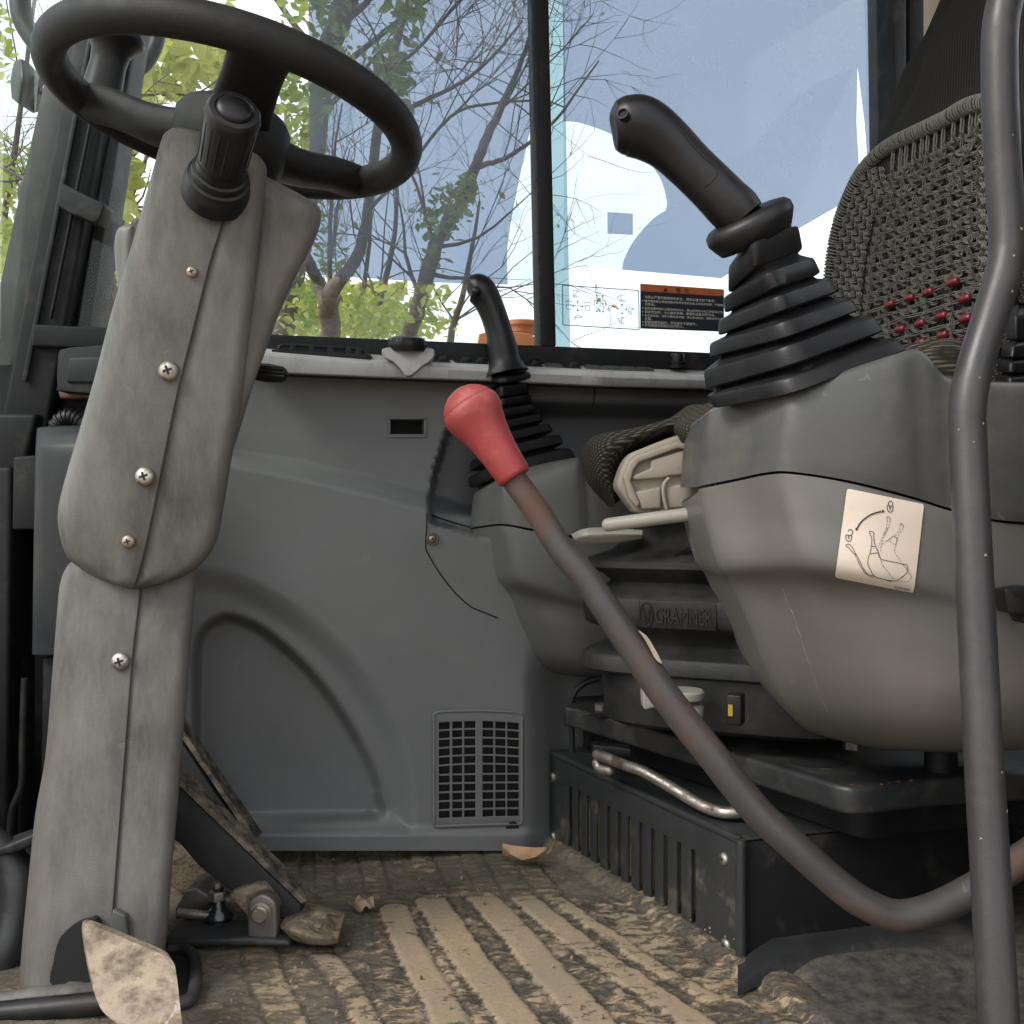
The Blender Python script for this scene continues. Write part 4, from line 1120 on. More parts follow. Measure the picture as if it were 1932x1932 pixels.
# pipe work low at the left edge
pp = thing('floor_duct', P(20, 1850, 1.0), 'grey-green bent duct on the floor at the lower left', 'duct')
MB().tube([P(-40, 1560, 1.02), P(10, 1610, 1.02), P(34, 1660, 1.02), P(30, 1730, 1.01), P(10, 1800, 1.0), P(-20, 1850, 1.0)], [.012, .015, .019, .017, .020, .017], 16, 5).build('body', 'steel_black', pp, 60)
MB().prism([P(-20, 1606, 1.0), P(20, 1592, 1.0), P(66, 1572, 1.0), P(70, 1590, 1.0), P(40, 1606, 1.0), P(-20, 1622, 1.0)], (0, .05, 0)).build('bracket', 'frame_grey', pp, 40, .003)
MB().tube([P(46, 1280, 1.06), P(42, 1400, 1.06), P(40, 1480, 1.06), P(22, 1530, 1.06), P(18, 1590, 1.06)], .0035, 8, 5).build('cable', 'black_plastic', pp, 60)
MB().prism([P(-40, 1590, 1.1), P(60, 1590, 1.1), P(80, 1830, 1.1), P(-40, 1830, 1.1)], (0, .02, 0)).build('kick_plate', 'frame_black', pp, 40, .004)

# ================================================================== steering column
sc_ = thing('steering_column', P(180, 1872, .94), 'worn warm-grey steering column cover in two jointed pieces', 'steering column')
DC = .94
def colD(u, v): return DC + (v - 1100) * .00006
seam_u = [(392, 424), (500, 395), (620, 365), (735, 336), (850, 312), (960, 290), (1060, 268), (1112, 252)]
def lowD(u, v): return .962 - (v - 1100) * .00007
seam_l = [(1052, 268), (1130, 263), (1240, 250), (1420, 236), (1600, 222), (1750, 211), (1884, 205)]
sm_ = lambda rows: [tuple(q) for q in cr(rows, 5)]
L1 = sm_([(241, 326), (250, 312), (262, 305), (330, 286), (450, 252), (586, 211), (699, 182), (800, 153), (913, 120), (968, 109), (1011, 113), (1051, 127), (1073, 153), (1095, 193), (1112, 246)])
R1 = sm_([(241, 345), (250, 384), (262, 400), (300, 410)] + seam_u)
colstrip(L1, R1, 241, 1112, .021, .0014, .008, .010, colD, .085).build('upper_cover_half', 'column_plastic', sc_, 50)
R2 = sm_([(282, 455), (288, 478), (298, 492), (318, 503), (350, 501), (450, 491), (580, 477), (700, 463), (790, 452), (848, 440), (957, 422), (1015, 411), (1050, 392), (1077, 364), (1099, 316), (1111, 260)])
L2 = sm_([(282, 440), (300, 425)] + [(v, u - 9) for v, u in seam_u[:-1]] + [(1111, 245)])
colstrip(L2, R2, 282, 1111, .001, .017, .008, .010, lambda u, v: colD(u, v) + .0050, .08).build('upper_cover_half', 'column_plastic', sc_, 50)
R3 = sm_([(318, 480), (335, 507), (350, 535), (364, 562), (386, 597), (405, 606), (432, 602), (475, 585), (530, 556), (590, 528), (660, 502), (739, 474), (800, 456), (850, 440)])
L3 = [(v, float(np.interp(v, [q[0] for q in R2], [q[1] for q in R2])) - 34) for v in range(318, 851, 20)]
colstrip(L3, R3, 318, 850, .001, .019, .004, .004, lambda u, v: colD(u, v) + .026, .06, 8., .004).build('upper_cover_flare', 'column_plastic', sc_, 50)
colstrip(sm_([(425, 232), (436, 220), (470, 216), (540, 222), (580, 232)]), sm_([(425, 262), (480, 258), (580, 240)]), 425, 580, .006, .004, .003, .003, lambda u, v: 1.0, .03).build('rear_flange', 'column_plastic', sc_, 50)
L4 = sm_([(1048, 160), (1054, 146), (1066, 128), (1098, 114), (1150, 108), (1290, 97), (1430, 85), (1533, 67), (1663, 53), (1776, 42), (1884, 34)])
colstrip(L4, sm_(seam_l), 1048, 1884, .021, .0014, .006, 0, lowD, .10).build('lower_cover_half', 'column_plastic', sc_, 50)
R5 = sm_([(1048, 340), (1056, 356), (1068, 366), (1085, 369), (1150, 365), (1270, 356), (1400, 345), (1533, 334), (1649, 324), (1742, 317), (1802, 311), (1884, 306)])
colstrip([(v, u - 9) for v, u in sm_(seam_l)], R5, 1048, 1884, .001, .017, .006, 0, lambda u, v: lowD(u, v) + .0045, .10).build('lower_cover_half', 'column_plastic', sc_, 50)
for u, v, r, mt, dd in ((362, 513, .0050, 'screw_brass', 0), (318, 700, .0092, 'screw_steel', 0), (273, 899, .0088, 'screw_steel', 0), (242, 1022, .0062, 'screw_brass', 0), (227, 1248, .0086, 'screw_steel', .022)):
    screw(sc_, P(u, v, (lowD(u, v) if dd else colD(u, v)) - .0038), (0.05, -1, .05), r, mt)
# base: bright skirt, black edge, arched slot for the pedal arm
bs = MB(); bs.tube([P(u, v, .905) for u, v in ((-10, 1893), (40, 1886), (110, 1880), (180, 1874), (230, 1870))], [.008, .009, .0105, .010, .009], 12, 4); bs.build('base_skirt', 'column_plastic', sc_, 60)
bs = MB(); bs.tube([P(u, v, .895) for u, v in ((-10, 1912), (60, 1906), (140, 1898), (230, 1888))], [.010, .011, .011, .010], 12, 4); bs.build('base_edge', 'black_plastic', sc_, 60)
m = MB(); m.prism([P(u, v, .9065) for u, v in cr([(100, 1862), (102, 1810), (112, 1772), (135, 1748), (160, 1738), (185, 1745), (190, 1862)], 4, True)], (0, .008, 0)); m.build('arm_slot', 'dark_void', sc_, 0)
m = MB(); m.prism([P(u, v, .9120) for u, v in ((212, 1716), (236, 1728), (244, 1780), (200, 1775))], (0, .008, 0)); m.build('arm_slot', 'console_dark', sc_, 40, .002)
# tilt-lock handle of black ribbed rubber sticking out to the right
th = MB(); th.tube([P(470, 700, 1.0), P(500, 703, 1.0), P(528, 706, 1.0)], [.0075, .0095, .0085], 14, 4, True, True); hd = th.build('tilt_lever', 'black_rubber', sc_, 60)
rb = MB()
for dv in (-8, -1, 6): rb.tube([P(478, 698 + dv, .990), P(532, 704 + dv, .990)], .0022, 8, 0, True, True)
rb.build('lever_ribs', 'black_rubber', hd, 60)
# turn handle: cap, grip, stepped boot
p0, p1 = P(409, 352, .893), P(441, 212, .822)
ax = (p1 - p0); Lk = ax.length; axn = ax.normalized()
tk = MB(); tk.lathe(p0, axn, [(-.012, .0290), (0, .0292), (.004, .0286), (.006, .0275), (.012, .0270), (.013, .0245), (.020, .0240), (.021, .0215), (.030, .0212)], 36); kb = tk.build('handle_boot', 'black_rubber', sc_, 35)
tk = MB(); tk.lathe(p0, axn, [(.02, .0205), (.05, .0212), (.07, .0222), (Lk - .004, .0228), (Lk, .0222), (Lk + .003, .0200), (Lk + .0035, .0160), (Lk + .0025, .0150)], 36); kg = tk.build('turn_handle', 'black_plastic', sc_, 35)
tk = MB(); tk.lathe(p0, axn, [(Lk - .002, .0148), (Lk + .004, .0145), (Lk + .0062, .012), (Lk + .0075, .007), (Lk + .0079, .0005)], 32); tk.build('handle_cap', 'grip_black', kg, 50)
tk = MB(); up_ = Vector((0, 0, 1)); a_ = axn.cross(up_).normalized(); b_ = axn.cross(a_)
for k in range(18):
    t_ = 2 * math.pi * k / 18; r_ = a_ * math.cos(t_) + b_ * math.sin(t_)
    tk.tube([p0 + axn * .035 + r_ * .0208, p0 + axn * (Lk - .008) + r_ * .0224], .0006, 5)
tk.build('handle_ribs', 'black_plastic', kg, 60)

# ================================================================== steering wheel
SWc = P(445, 212, .98); SWn = Vector((.16662677, .05837744, .9842904)).normalized(); SWR = .1684
e1 = SWn.cross(Vector((0, 1, 0))).normalized(); e2 = SWn.cross(e1)
stw = thing('steering_wheel', SWc, 'black three-spoke steering wheel with a moulded rim', 'steering wheel')
m = MB(); rs3 = []
for k in range(96):
    t_ = 2 * math.pi * k / 96; r_ = e1 * math.cos(t_) + e2 * math.sin(t_)
    rs3.append([SWc + r_ * (SWR + .0155 * math.cos(q_)) + SWn * (.0170 * math.sin(q_)) for q_ in np.linspace(0, 2 * np.pi, 18, endpoint=False)])
m.rings(rs3 + [rs3[0]], False, False); m.build('rim', 'wheel_rubber', stw, 80, doubles=True)
def on_wheel(u, v, h=0.):
    d = P(u, v, 1.) - Vector((0, 0, EYE)); t_ = ((SWc + SWn * h) - Vector((0, 0, EYE))).dot(SWn) / d.dot(SWn)
    return Vector((0, 0, EYE)) + d * t_
def spoke(pts, w, th, name='spoke'):
    """a flat spoke: (point, half width) list across the wheel plane, thickness th"""
    c = cr([(*p, a) for p, a in zip(pts, w)], 5)
    rs4 = []
    for i in range(len(c)):
        p = Vector(c[i, :3]); q = Vector(c[min(i + 1, len(c) - 1), :3]); o_ = Vector(c[max(i - 1, 0), :3])
        d = (q - o_).normalized(); s_ = d.cross(SWn).normalized(); nn_ = s_.cross(d)
        rs4.append([p + s_ * (c[i, 3] * math.copysign(abs(math.cos(a)) ** .6, math.cos(a))) + nn_ * (th * math.copysign(abs(math.sin(a)) ** .6, math.sin(a))) for a in np.linspace(0, 2 * np.pi, 20, endpoint=False)])
    m = MB(); m.rings(rs4); return m.build(name, 'wheel_rubber', stw, 60)
hub = SWc - SWn * .028
rimp = lambda a: SWc + (e1 * math.cos(a) + e2 * math.sin(a)) * (SWR - .004)
def ang_of(u, v):
    p = on_wheel(u, v) - SWc; return math.atan2(p.dot(e2), p.dot(e1))
aL, aR, aT = ang_of(190, 195), ang_of(672, 345), ang_of(505, 62)
for a in (aL, aR):
    e = rimp(a); spoke([hub.lerp(e, .05), hub.lerp(e, .45) - SWn * .006, hub.lerp(e, .8), e], [.036, .027, .021, .019], .017)
    cuff = MB(); d_ = (e - hub).normalized()
    for q_ in (.80, .83):
        cpt = hub.lerp(e, q_) ; cuff.lathe(cpt - d_ * .0012, d_, [(0, .0168), (.0024, .0168)], 24)
    cuff.build('cuff_groove', 'black_plastic', stw, 60)
e = rimp(aT); spoke([hub.lerp(e, .0), hub.lerp(e, .4), hub.lerp(e, .8), e], [.034, .028, .026, .032], .010)
MB().lathe(hub - SWn * .040, SWn, [(0, .030), (.006, .046), (.020, .054), (.056, .055), (.064, .050), (.067, .01)], 40).build('hub', 'wheel_rubber', stw, 50)
# knob with a mushroom head behind the rim
mk = thing('mushroom_knob', P(205, 150, 1.12), 'dark mushroom-shaped knob seen through the left of the wheel', 'knob')
a0, a1 = P(196, 156, 1.12), P(208, 66, 1.12)
axm = (a1 - a0).normalized() + Vector((.10, 0, 0)); Lm = (a1 - a0).length
MB().lathe(a0, axm, [(-.02, .021), (0, .0205), (.020, .019), (.034, .0205), (.042, .026), (.047, .0315), (.053, .033), (.058, .031)], 36).build('stem', 'black_plastic', mk, 60)
MB().lathe(a0, axm, [(.0575, .0305), (.061, .028), (.0635, .02), (.0645, .001)], 36).build('cap', 'frame_grey', mk, 60)

# ================================================================== near control console
GC = 'control consoles beside the seat'
nc = thing('control_console', P(1640, 1419, .90), 'large grey control console nearest the door carrying a white pictogram sticker', 'console', GC)
low = [[(1317, 924, 0.925), (1326, 921, 0.895), (1390, 908, 0.855), (1447.3, 896.1, 0.8066), (1496.4, 894.8, 0.7848), (1600, 911, 0.782), (1715, 940, 0.785), (1800, 966, 0.79), (1900, 988, 0.8), (2040, 995, 0.82)],
       [(1320, 950, 0.925), (1330, 950, 0.895), (1396, 940, 0.855), (1454.4, 932.0, 0.8066), (1502.2, 932.0, 0.7848), (1605, 945, 0.78), (1715, 965, 0.783), (1800, 985, 0.788), (1900, 1005, 0.8), (2040, 1015, 0.82)],
       [(1328, 990, 0.925), (1338, 990, 0.893), (1405, 985, 0.853), (1465.5, 981.7, 0.8068), (1512.1, 984.4, 0.7838), (1612, 992, 0.779), (1715, 1005, 0.782), (1800, 1022, 0.788), (1900, 1040, 0.8), (2040, 1050, 0.82)],
       [(1350, 1070, 0.92), (1362, 1068, 0.885), (1424, 1064, 0.845), (1487.1, 1061.8, 0.8013), (1538.8, 1066.6, 0.7818), (1632, 1076, 0.777), (1722, 1092, 0.781), (1800, 1110, 0.788), (1900, 1130, 0.8), (2040, 1145, 0.82)],
       [(1374, 1106, 0.925), (1388, 1104, 0.898), (1446, 1104, 0.868), (1509.1, 1105.6, 0.8262), (1563.0, 1113.0, 0.8078), (1650, 1122, 0.795), (1730, 1138, 0.792), (1800, 1152, 0.795), (1900, 1170, 0.803), (2040, 1185, 0.822)],
       [(1410, 1189, 0.935), (1424, 1189, 0.908), (1478, 1190, 0.88), (1539.1, 1193.7, 0.8393), (1590.8, 1199.8, 0.8198), (1668, 1207, 0.803), (1738, 1216, 0.798), (1800, 1226, 0.799), (1900, 1240, 0.806), (2040, 1250, 0.824)],
       [(1450, 1290, 0.95), (1464, 1291, 0.925), (1512, 1294, 0.9), (1569.3, 1298.8, 0.8596), (1618.4, 1303.6, 0.8378), (1686, 1308, 0.815), (1745, 1312, 0.807), (1800, 1316, 0.806), (1900, 1322, 0.812), (2040, 1326, 0.828)],
       [(1486, 1344, 0.965), (1500, 1348, 0.945), (1545, 1356, 0.922), (1597.5, 1363.7, 0.8836), (1644.1, 1369.8, 0.8618), (1704, 1375, 0.838), (1755, 1378, 0.828), (1805, 1379, 0.826), (1900, 1378, 0.832), (2040, 1376, 0.845)],
       [(1524, 1378, 1.0), (1542, 1384, 0.975), (1585, 1394, 0.952), (1629.7, 1401.8, 0.9213), (1671.5, 1406.6, 0.9018), (1722, 1409, 0.88), (1764, 1410, 0.87), (1810, 1410, 0.867), (1900, 1408, 0.87), (2040, 1403, 0.88)],
       [(1566, 1390, 1.06), (1588, 1398, 1.03), (1622, 1406, 1.0), (1658.0, 1412.8, 0.9762), (1694.8, 1416.5, 0.9578), (1738, 1418, 0.938), (1776, 1419, 0.93), (1815, 1419, 0.926), (1900, 1416, 0.925), (2040, 1409, 0.93)]]
shell_o = pillow(low, .16, 5, 5, .92).build('lower_shell', 'console_grey', nc, 60)
from mathutils.bvhtree import BVHTree
_bm = bmesh.new(); _bm.from_mesh(shell_o.data); _bvh = BVHTree.FromBMesh(_bm); _bm.free()
def shell_hit(u, v, lift):
    o_ = Vector((0, 0, EYE)); d = (P(u, v, 1.) - o_).normalized()
    h = _bvh.ray_cast(o_ - ROOT[nc.name], d)
    return h[0] + ROOT[nc.name] + h[1] * (lift if h[1].y < 0 else -lift)
upp = [[(1346, 770, 0.925), (1354, 767, 0.905), (1406, 752, 0.865), (1457.7, 738.3, 0.8265), (1499.5, 732.2, 0.8058), (1600, 697, 0.8), (1690, 669, 0.8), (1728, 660, 0.805), (1752, 676, 0.805), (1776, 704, 0.806), (1800, 714, 0.806), (1880, 720, 0.81), (2040, 724, 0.82)],
       [(1338, 776, 0.905), (1346, 773, 0.892), (1402, 757, 0.852), (1457.7, 742.3, 0.8093), (1499.5, 736.2, 0.7898), (1600, 701, 0.785), (1690, 673, 0.785), (1728, 665, 0.79), (1754, 681, 0.79), (1778, 711, 0.791), (1802, 721, 0.792), (1880, 727, 0.797), (2040, 731, 0.81)],
       [(1332, 792, 0.915), (1341, 789, 0.89), (1399, 775, 0.85), (1457.7, 762.2, 0.8055), (1499.5, 757.4, 0.7848), (1600, 740, 0.78), (1690, 730, 0.78), (1730, 728, 0.784), (1757, 736, 0.785), (1781, 752, 0.787), (1804, 760, 0.788), (1880, 768, 0.793), (2040, 772, 0.808)],
       [(1323, 832, 0.92), (1333, 830, 0.892), (1394, 818, 0.852), (1455.7, 806.2, 0.8045), (1497.5, 802.5, 0.7838), (1600, 800, 0.778), (1695, 808, 0.779), (1735, 814, 0.783), (1762, 820, 0.785), (1786, 828, 0.787), (1806, 834, 0.788), (1880, 846, 0.793), (2040, 852, 0.808)],
       [(1318, 890, 0.925), (1327, 887, 0.895), (1390, 874, 0.855), (1449.4, 864.1, 0.8055), (1495.0, 862.8, 0.7848), (1600, 874, 0.778), (1700, 898, 0.78), (1740, 910, 0.784), (1766, 918, 0.786), (1788, 925, 0.788), (1808, 932, 0.789), (1880, 950, 0.794), (2040, 960, 0.81)],
       [(1316, 919, 0.925), (1325, 916, 0.895), (1389, 903, 0.855), (1446.4, 891.1, 0.8065), (1494.2, 889.8, 0.7858), (1600, 906, 0.78), (1705, 932, 0.783), (1745, 944, 0.786), (1770, 952, 0.788), (1790, 958, 0.789), (1810, 964, 0.79), (1885, 981, 0.796), (2040, 990, 0.815)]]
pillow(upp, .15, 5, 5, .93).build('upper_cover', 'console_dark', nc, 60)
# light scratch running down the lower shell
def shell_pt(u, v, lift=.0008):
    return shell_hit(u, v, .0001)
_sh = np.array([(u, v, d) for r in low for u, v, d in cr(r, 6)])
def shell_D(u, v):
    w = 1 / (((_sh[:, 0] - u) ** 2 + (_sh[:, 1] - v) ** 2) + 30.) ** 2
    return float((w * _sh[:, 2]).sum() / w.sum())
sm = MB(); sp0 = [(1476, 1110), (1486, 1135), (1497, 1160), (1508, 1192), (1517, 1222), (1528, 1252), (1538, 1285), (1549, 1316), (1562, 1342)]
sm.tube([shell_pt(u + rng.normal() * 1.2, v, -.0001) for u, v in cr(sp0, 4)], [.0001 + .0003 * rng.random() ** 2 for _ in range(33)], 6)
sm.build('scratch', 'chip_bare', nc, 60)

# pictogram sticker on the console
ps = thing('pictogram_sticker', P(1657, 1110, .775), 'cream pictogram sticker with two padlocks and a lever drawing', 'sticker')
SQ = [(1597, 922, .777), (1742, 952, .7815), (1723, 1117, .7795), (1575, 1087, .7765)]
sqc = [np.array(P(*c)) for c in SQ]
SN = Vector(np.cross(sqc[1] - sqc[0], sqc[3] - sqc[0])).normalized()
if SN.y > 0: SN = -SN
def sq(x, y, lift=.0):
    u = (1 - y) * ((1 - x) * SQ[0][0] + x * SQ[1][0]) + y * ((1 - x) * SQ[3][0] + x * SQ[2][0]); v = (1 - y) * ((1 - x) * SQ[0][1] + x * SQ[1][1]) + y * ((1 - x) * SQ[3][1] + x * SQ[2][1])
    return shell_hit(u, v, lift)
r_ = .035; asp = 148 / 168.
ol = []
for cx, cy, a in ((1 - r_, r_ * asp, -90), (1 - r_, 1 - r_ * asp, 0), (r_, 1 - r_ * asp, 90), (r_, r_ * asp, 180)):
    for k in range(5):
        t_ = math.radians(a + 22.5 * k); ol.append((cx + r_ * math.cos(t_), cy + r_ * asp * math.sin(t_)))
m = MB(); rg = []
def dense(a, b):
    n_ = max(1, int(math.hypot(a[0] - b[0], a[1] - b[1]) / .05)); return [(a[0] + (b[0] - a[0]) * k / n_, a[1] + (b[1] - a[1]) * k / n_) for k in range(n_)]
ol2 = [q for a, b in zip(ol, ol[1:] + ol[:1]) for q in dense(a, b)]
for s_ in np.linspace(1, .02, 18): rg.append([sq(.5 + (x - .5) * s_, .5 + (y - .5) * s_, .0012) for x, y in ol2])
m.rings(rg, False, True); m.build('backing', 'sticker_cream', ps, 80)
# drawing measured on the enlarged sticker (its own corners map to 0..1)
src = np.array([(325, 110), (1625, 380), (1435, 1870), (122, 1630)], float)
A_ = []; b2 = []
for (x, y), (X_, Y_) in zip(src, [(0, 0), (1, 0), (1, 1), (0, 1)]):
    A_ += [[x, y, 1, 0, 0, 0, -X_ * x, -X_ * y], [0, 0, 0, x, y, 1, -Y_ * x, -Y_ * y]]; b2 += [X_, Y_]
hh_ = np.linalg.solve(np.array(A_), np.array(b2))
def im(x, y):
    w = hh_[6] * x + hh_[7] * y + 1
    return sq((hh_[0] * x + hh_[1] * y + hh_[2]) / w, (hh_[3] * x + hh_[4] * y + hh_[5]) / w, .0017)
dk = MB(); thn = MB()
ribbon(dk, cr([(490, 800), (560, 690), (660, 600), (770, 540), (900, 502)], 6), 24, im)
for (tip, a, b) in (((965, 498), (915, 470), (910, 528)), ((470, 842), (465, 785), (512, 812))):
    dk.add([im(*tip), im(*a), im(*b)], [(0, 1, 2)])
def padlock(cx, cy, openl):
    s = 1.
    ribbon(dk, cr([(cx - 46, cy - 30), (cx - 48, cy + 20), (cx - 30, cy + 68), (cx + 2, cy + 84), (cx + 32, cy + 70), (cx + 46, cy + 30), (cx + 50, cy - 14)], 4), 12, im)
    ribbon(dk, [(cx - 46, cy - 30), (cx + 50, cy - 14)], 13, im)
    ribbon(dk, [(cx, cy + 8), (cx, cy + 48)], 12, im)
    dk.add([im(cx + 13 * math.cos(a), cy + 8 + 12 * math.sin(a)) for a in np.linspace(0, 6.28, 10, endpoint=False)], [tuple(range(10))])
    if openl: ribbon(dk, cr([(cx + 38, cy - 20), (cx + 66, cy - 60), (cx + 60, cy - 105), (cx + 30, cy - 122), (cx + 5, cy - 112), (cx - 10, cy - 88)], 4), 12, im)
    else: ribbon(dk, cr([(cx - 30, cy - 28), (cx - 26, cy - 75), (cx + 4, cy - 104), (cx + 38, cy - 80), (cx + 42, cy - 20)], 4), 12, im)
padlock(1050, 430, False); padlock(350, 940, True)
S_ = lambda pts, w=10, sub=4, dash=None, mm=dk: ribbon(mm, cr(pts, sub), w, im, dash)
S_([(700, 870), (702, 850), (730, 845), (765, 860), (775, 890), (772, 950), (780, 1010), (800, 1105), (840, 1190), (885, 1320)])
S_([(700, 870), (722, 920), (738, 980), (738, 1040), (732, 1105), (706, 1228)])
S_([(732, 1105), (800, 1105)]); S_([(706, 1228), (855, 1212)])
S_([(706, 1228), (685, 1280), (670, 1390), (690, 1450), (760, 1570), (830, 1622), (900, 1640), (1060, 1672), (1140, 1668), (1190, 1640), (1290, 1570), (1330, 1500), (1330, 1440), (1310, 1405), (1240, 1390), (895, 1325)])
S_([(305, 1110), (303, 1085), (345, 1072), (375, 1085), (425, 1150), (465, 1235), (450, 1240), (400, 1190), (345, 1130), (305, 1110)])
S_([(452, 1242), (500, 1340), (560, 1460), (620, 1535), (690, 1590), (740, 1612), (785, 1605)], 9); S_([(475, 1238), (540, 1360), (590, 1470), (650, 1540), (710, 1580), (770, 1585)], 9)
dash = (34, 22)
S_([(1000, 640), (998, 600), (1020, 590), (1050, 620), (1045, 650)], 8); S_([(1005, 650), (985, 780)], 8, 4, dash); S_([(1048, 655), (1020, 780)], 8, 4, dash)
S_([(985, 780), (990, 815), (1022, 775)], 8); S_([(975, 820), (925, 920)], 7); S_([(1000, 825), (945, 925)], 7)
S_([(920, 935), (880, 1030), (850, 1110), (840, 1200), (850, 1270), (885, 1320)], 7, 4, dash); S_([(940, 940), (905, 1030), (890, 1110), (880, 1200)], 7, 4, dash)
S_([(1215, 760), (1218, 715), (1240, 706), (1270, 740), (1265, 770)], 8); S_([(1210, 790), (1150, 890), (1110, 915)], 8, 4, dash); S_([(1258, 790), (1200, 890), (1165, 965)], 8, 4, dash)
S_([(1105, 915), (1170, 965)], 9); S_([(1105, 915), (1020, 990), (980, 1010)], 9); S_([(980, 1010), (920, 1060), (890, 1110)], 7, 4, dash); S_([(1165, 965), (1135, 1080)], 9); S_([(1045, 1010), (1135, 1080)], 7, 4, dash)
S_([(1130, 1090), (1115, 1200), (1190, 1300), (1225, 1360)], 7, 4, dash); S_([(1240, 1390), (1330, 1500), (1385, 1590), (1385, 1620)], 7); S_([(1385, 1620), (1350, 1670), (1270, 1680), (1140, 1660)], 7, 4, dash)
S_([(885, 1330), (920, 1420), (990, 1510), (1060, 1600), (1140, 1660)], 7, 4, (60, 22))
dk.build('drawing', 'print_black', ps, 0)
v, f = text_geo('950209-00660', 1.0)
tw = v[:, 0].max()
MB().add([im(1115 + p[0] / tw * 255 , 1790 + p[0] / tw * 45 - p[1] * 62) for p in v], f).build('lettering', 'print_black', ps, 0, recalc=False)

# ================================================================== joysticks
GJ = 'joysticks on the consoles'
def boot(parent, pleats, top, mat='black_rubber', k=.30, inset=.915, hfrac=.70):
    """pleats: from the bottom, (L, N, R) with depths; top: the last small ring."""
    R = [[P(*c) for c in pl] for pl in pleats] + [[P(*c) for c in top]]
    rings = []
    for i in range(len(R) - 1):
        a, b = R[i], R[i + 1]
        ca_, cb2 = (a[0] + a[2]) / 2, (b[0] + b[2]) / 2
        ax_ = cb2 - ca_
        sz = lambda q: ((q[2] - q[1]).length + (q[0] - q[1]).length)
        rat = sz(b) / sz(a)
        def at(t, s_):                     # the pleat keeps its own size while it rises along the lever
            mixd = [a[j].lerp(b[j], t * .35) + ax_ * (t * .65) for j in range(3)]
            return ring4(*mixd, k, 48, s_)
        rings.append(at(-.02, inset * .98)); rings.append(at(-.03, .97)); rings.append(at(.0, 1.03)); rings.append(at(.06, 1.055)); rings.append(at(hfrac * .75, 1.05)); rings.append(at(hfrac * .93, 1.03)); rings.append(at(hfrac, .985))
        v0 = [a[j].lerp(b[j], .97) for j in range(3)]
        rings.append(ring4(*[a[j].lerp(b[j], hfrac + .14) for j in range(3)], k, 48, inset * 1.0)); rings.append(ring4(*v0, k, 48, inset * .97))
    rings.append(ring4(*R[-1], k, 48, 1.0))
    m = MB(); m.rings(rings); return m.build('boot', mat, parent, 38)
def grip(parent, pts, D, mat='grip_black', flat=1.0, name='grip', axis_y=1.0):
    """pts: (u, v, r px, depth change)."""
    P4 = np.array([(*P(u, v, D + dd), r * (D + dd) / F) for u, v, r, dd in pts])
    c = cr(P4, 6)
    m = MB(); m.tube(c[:, :3], np.maximum(c[:, 3], .0004), 28); return m.build(name, mat, parent, 50)
nj = thing('joystick', P(1500, 740, .80), 'big black joystick with a pleated rubber boot on the near console', 'joystick', GJ)
dl_, dn_, dr_ = .87, .775, .835
near_pl = [[(1339, 772, .865), (1500, 742, .772), (1722, 656, .815)],
           [(1324, 737, .868), (1494, 690, .772), (1676, 622, .822)],
           [(1332, 676, .865), (1486, 637, .772), (1629, 582, .826)],
           [(1350, 635, .860), (1474, 588, .773), (1585, 549, .828)],
           [(1363, 592, .852), (1462, 544, .774), (1553, 512, .828)],
           [(1371, 554, .842), (1430, 500, .775), (1518, 466, .826)]]
near_top = [(1385, 470, .82), (1412, 452, .782), (1492, 415, .812)]
boot(nj, near_pl, near_top)
# neck piece and collar
nk = [[(1366, 505, .835), (1418, 478, .778), (1510, 438, .822)], [(1372, 470, .828), (1412, 446, .782), (1498, 410, .818)]]
ca, cb_ = P(1416, 428, .80), P(1398, 385, .795)
axc = (cb_ - ca).normalized()
side = (P(1497, 375, .80) - P(1335, 450, .80)).normalized()
side = (side - axc * side.dot(axc)).normalized(); dep = axc.cross(side)
rr = []
for d_, sa, sb in ((-.012, .030, .024), (-.006, .0335, .028), (0., .0365, .031), (.006, .0360, .0305), (.0095, .0325, .027), (.011, .026, .022)):
    rr.append([ca + axc * d_ + side * (sa * math.cos(t_)) + dep * (sb * math.sin(t_)) for t_ in np.linspace(0, 2 * np.pi, 40, endpoint=False)])
m = MB(); m.rings(rr); m.build('collar', 'black_rubber', nj, 60)
m = MB(); m.rings([ring4(*[P(*c) for c in ((1392, 492, .82), (1425, 470, .785), (1505, 440, .81))], .4, 40, 1.0), ring4(*[P(*c) for c in ((1380, 455, .815), (1408, 438, .785), (1492, 400, .805))], .4, 40, 1.02)]); m.build('neck', 'black_rubber', nj, 40)
gp = grip(nj, [(1402, 414, 44, .0), (1388, 398, 47, 0), (1372, 383, 46.5, 0), (1340, 350, 45, 0), (1298, 309, 45, 0), (1262, 274, 48.5, 0), (1232, 252, 54, 0), (1207, 240, 57, 0), (1186, 238, 55, 0), (1172, 239, 50, 0), (1163, 240, 44, 0), (1158, 240.5, 34, 0), (1156, 241, 12, 0)], .795)
hb = P(1176, 216, .7705); MB().lathe(hb, (-.5, -1, .25), [(-.003, .0045), (.0018, .0045), (.002, .0036), (-.002, .0034)], 20).build('button_rim', 'black_plastic', gp, 40)
MB().lathe(hb, (-.5, -1, .25), [(-.003, .0034), (.0003, .0034), (.0003, .001)], 20).build('button', 'dark_void', gp, 40)
sl = cr([(1277, 236), (1296, 262), (1322, 292), (1338, 305), (1350, 318), (1352, 330), (1342, 343), (1329, 352)], 5)
def ray_hit(o, u, v, lift):
    b_ = bmesh.new(); b_.from_mesh(o.data); t_ = BVHTree.FromBMesh(b_); b_.free()
    base = ROOT[root_of(o).name]; c0 = Vector((0, 0, EYE)); d = (P(u, v, 1.) - c0).normalized()
    h = t_.ray_cast(c0 - base, d)
    return h[0] + base - d * lift if h[0] is not None else P(u, v, .8)
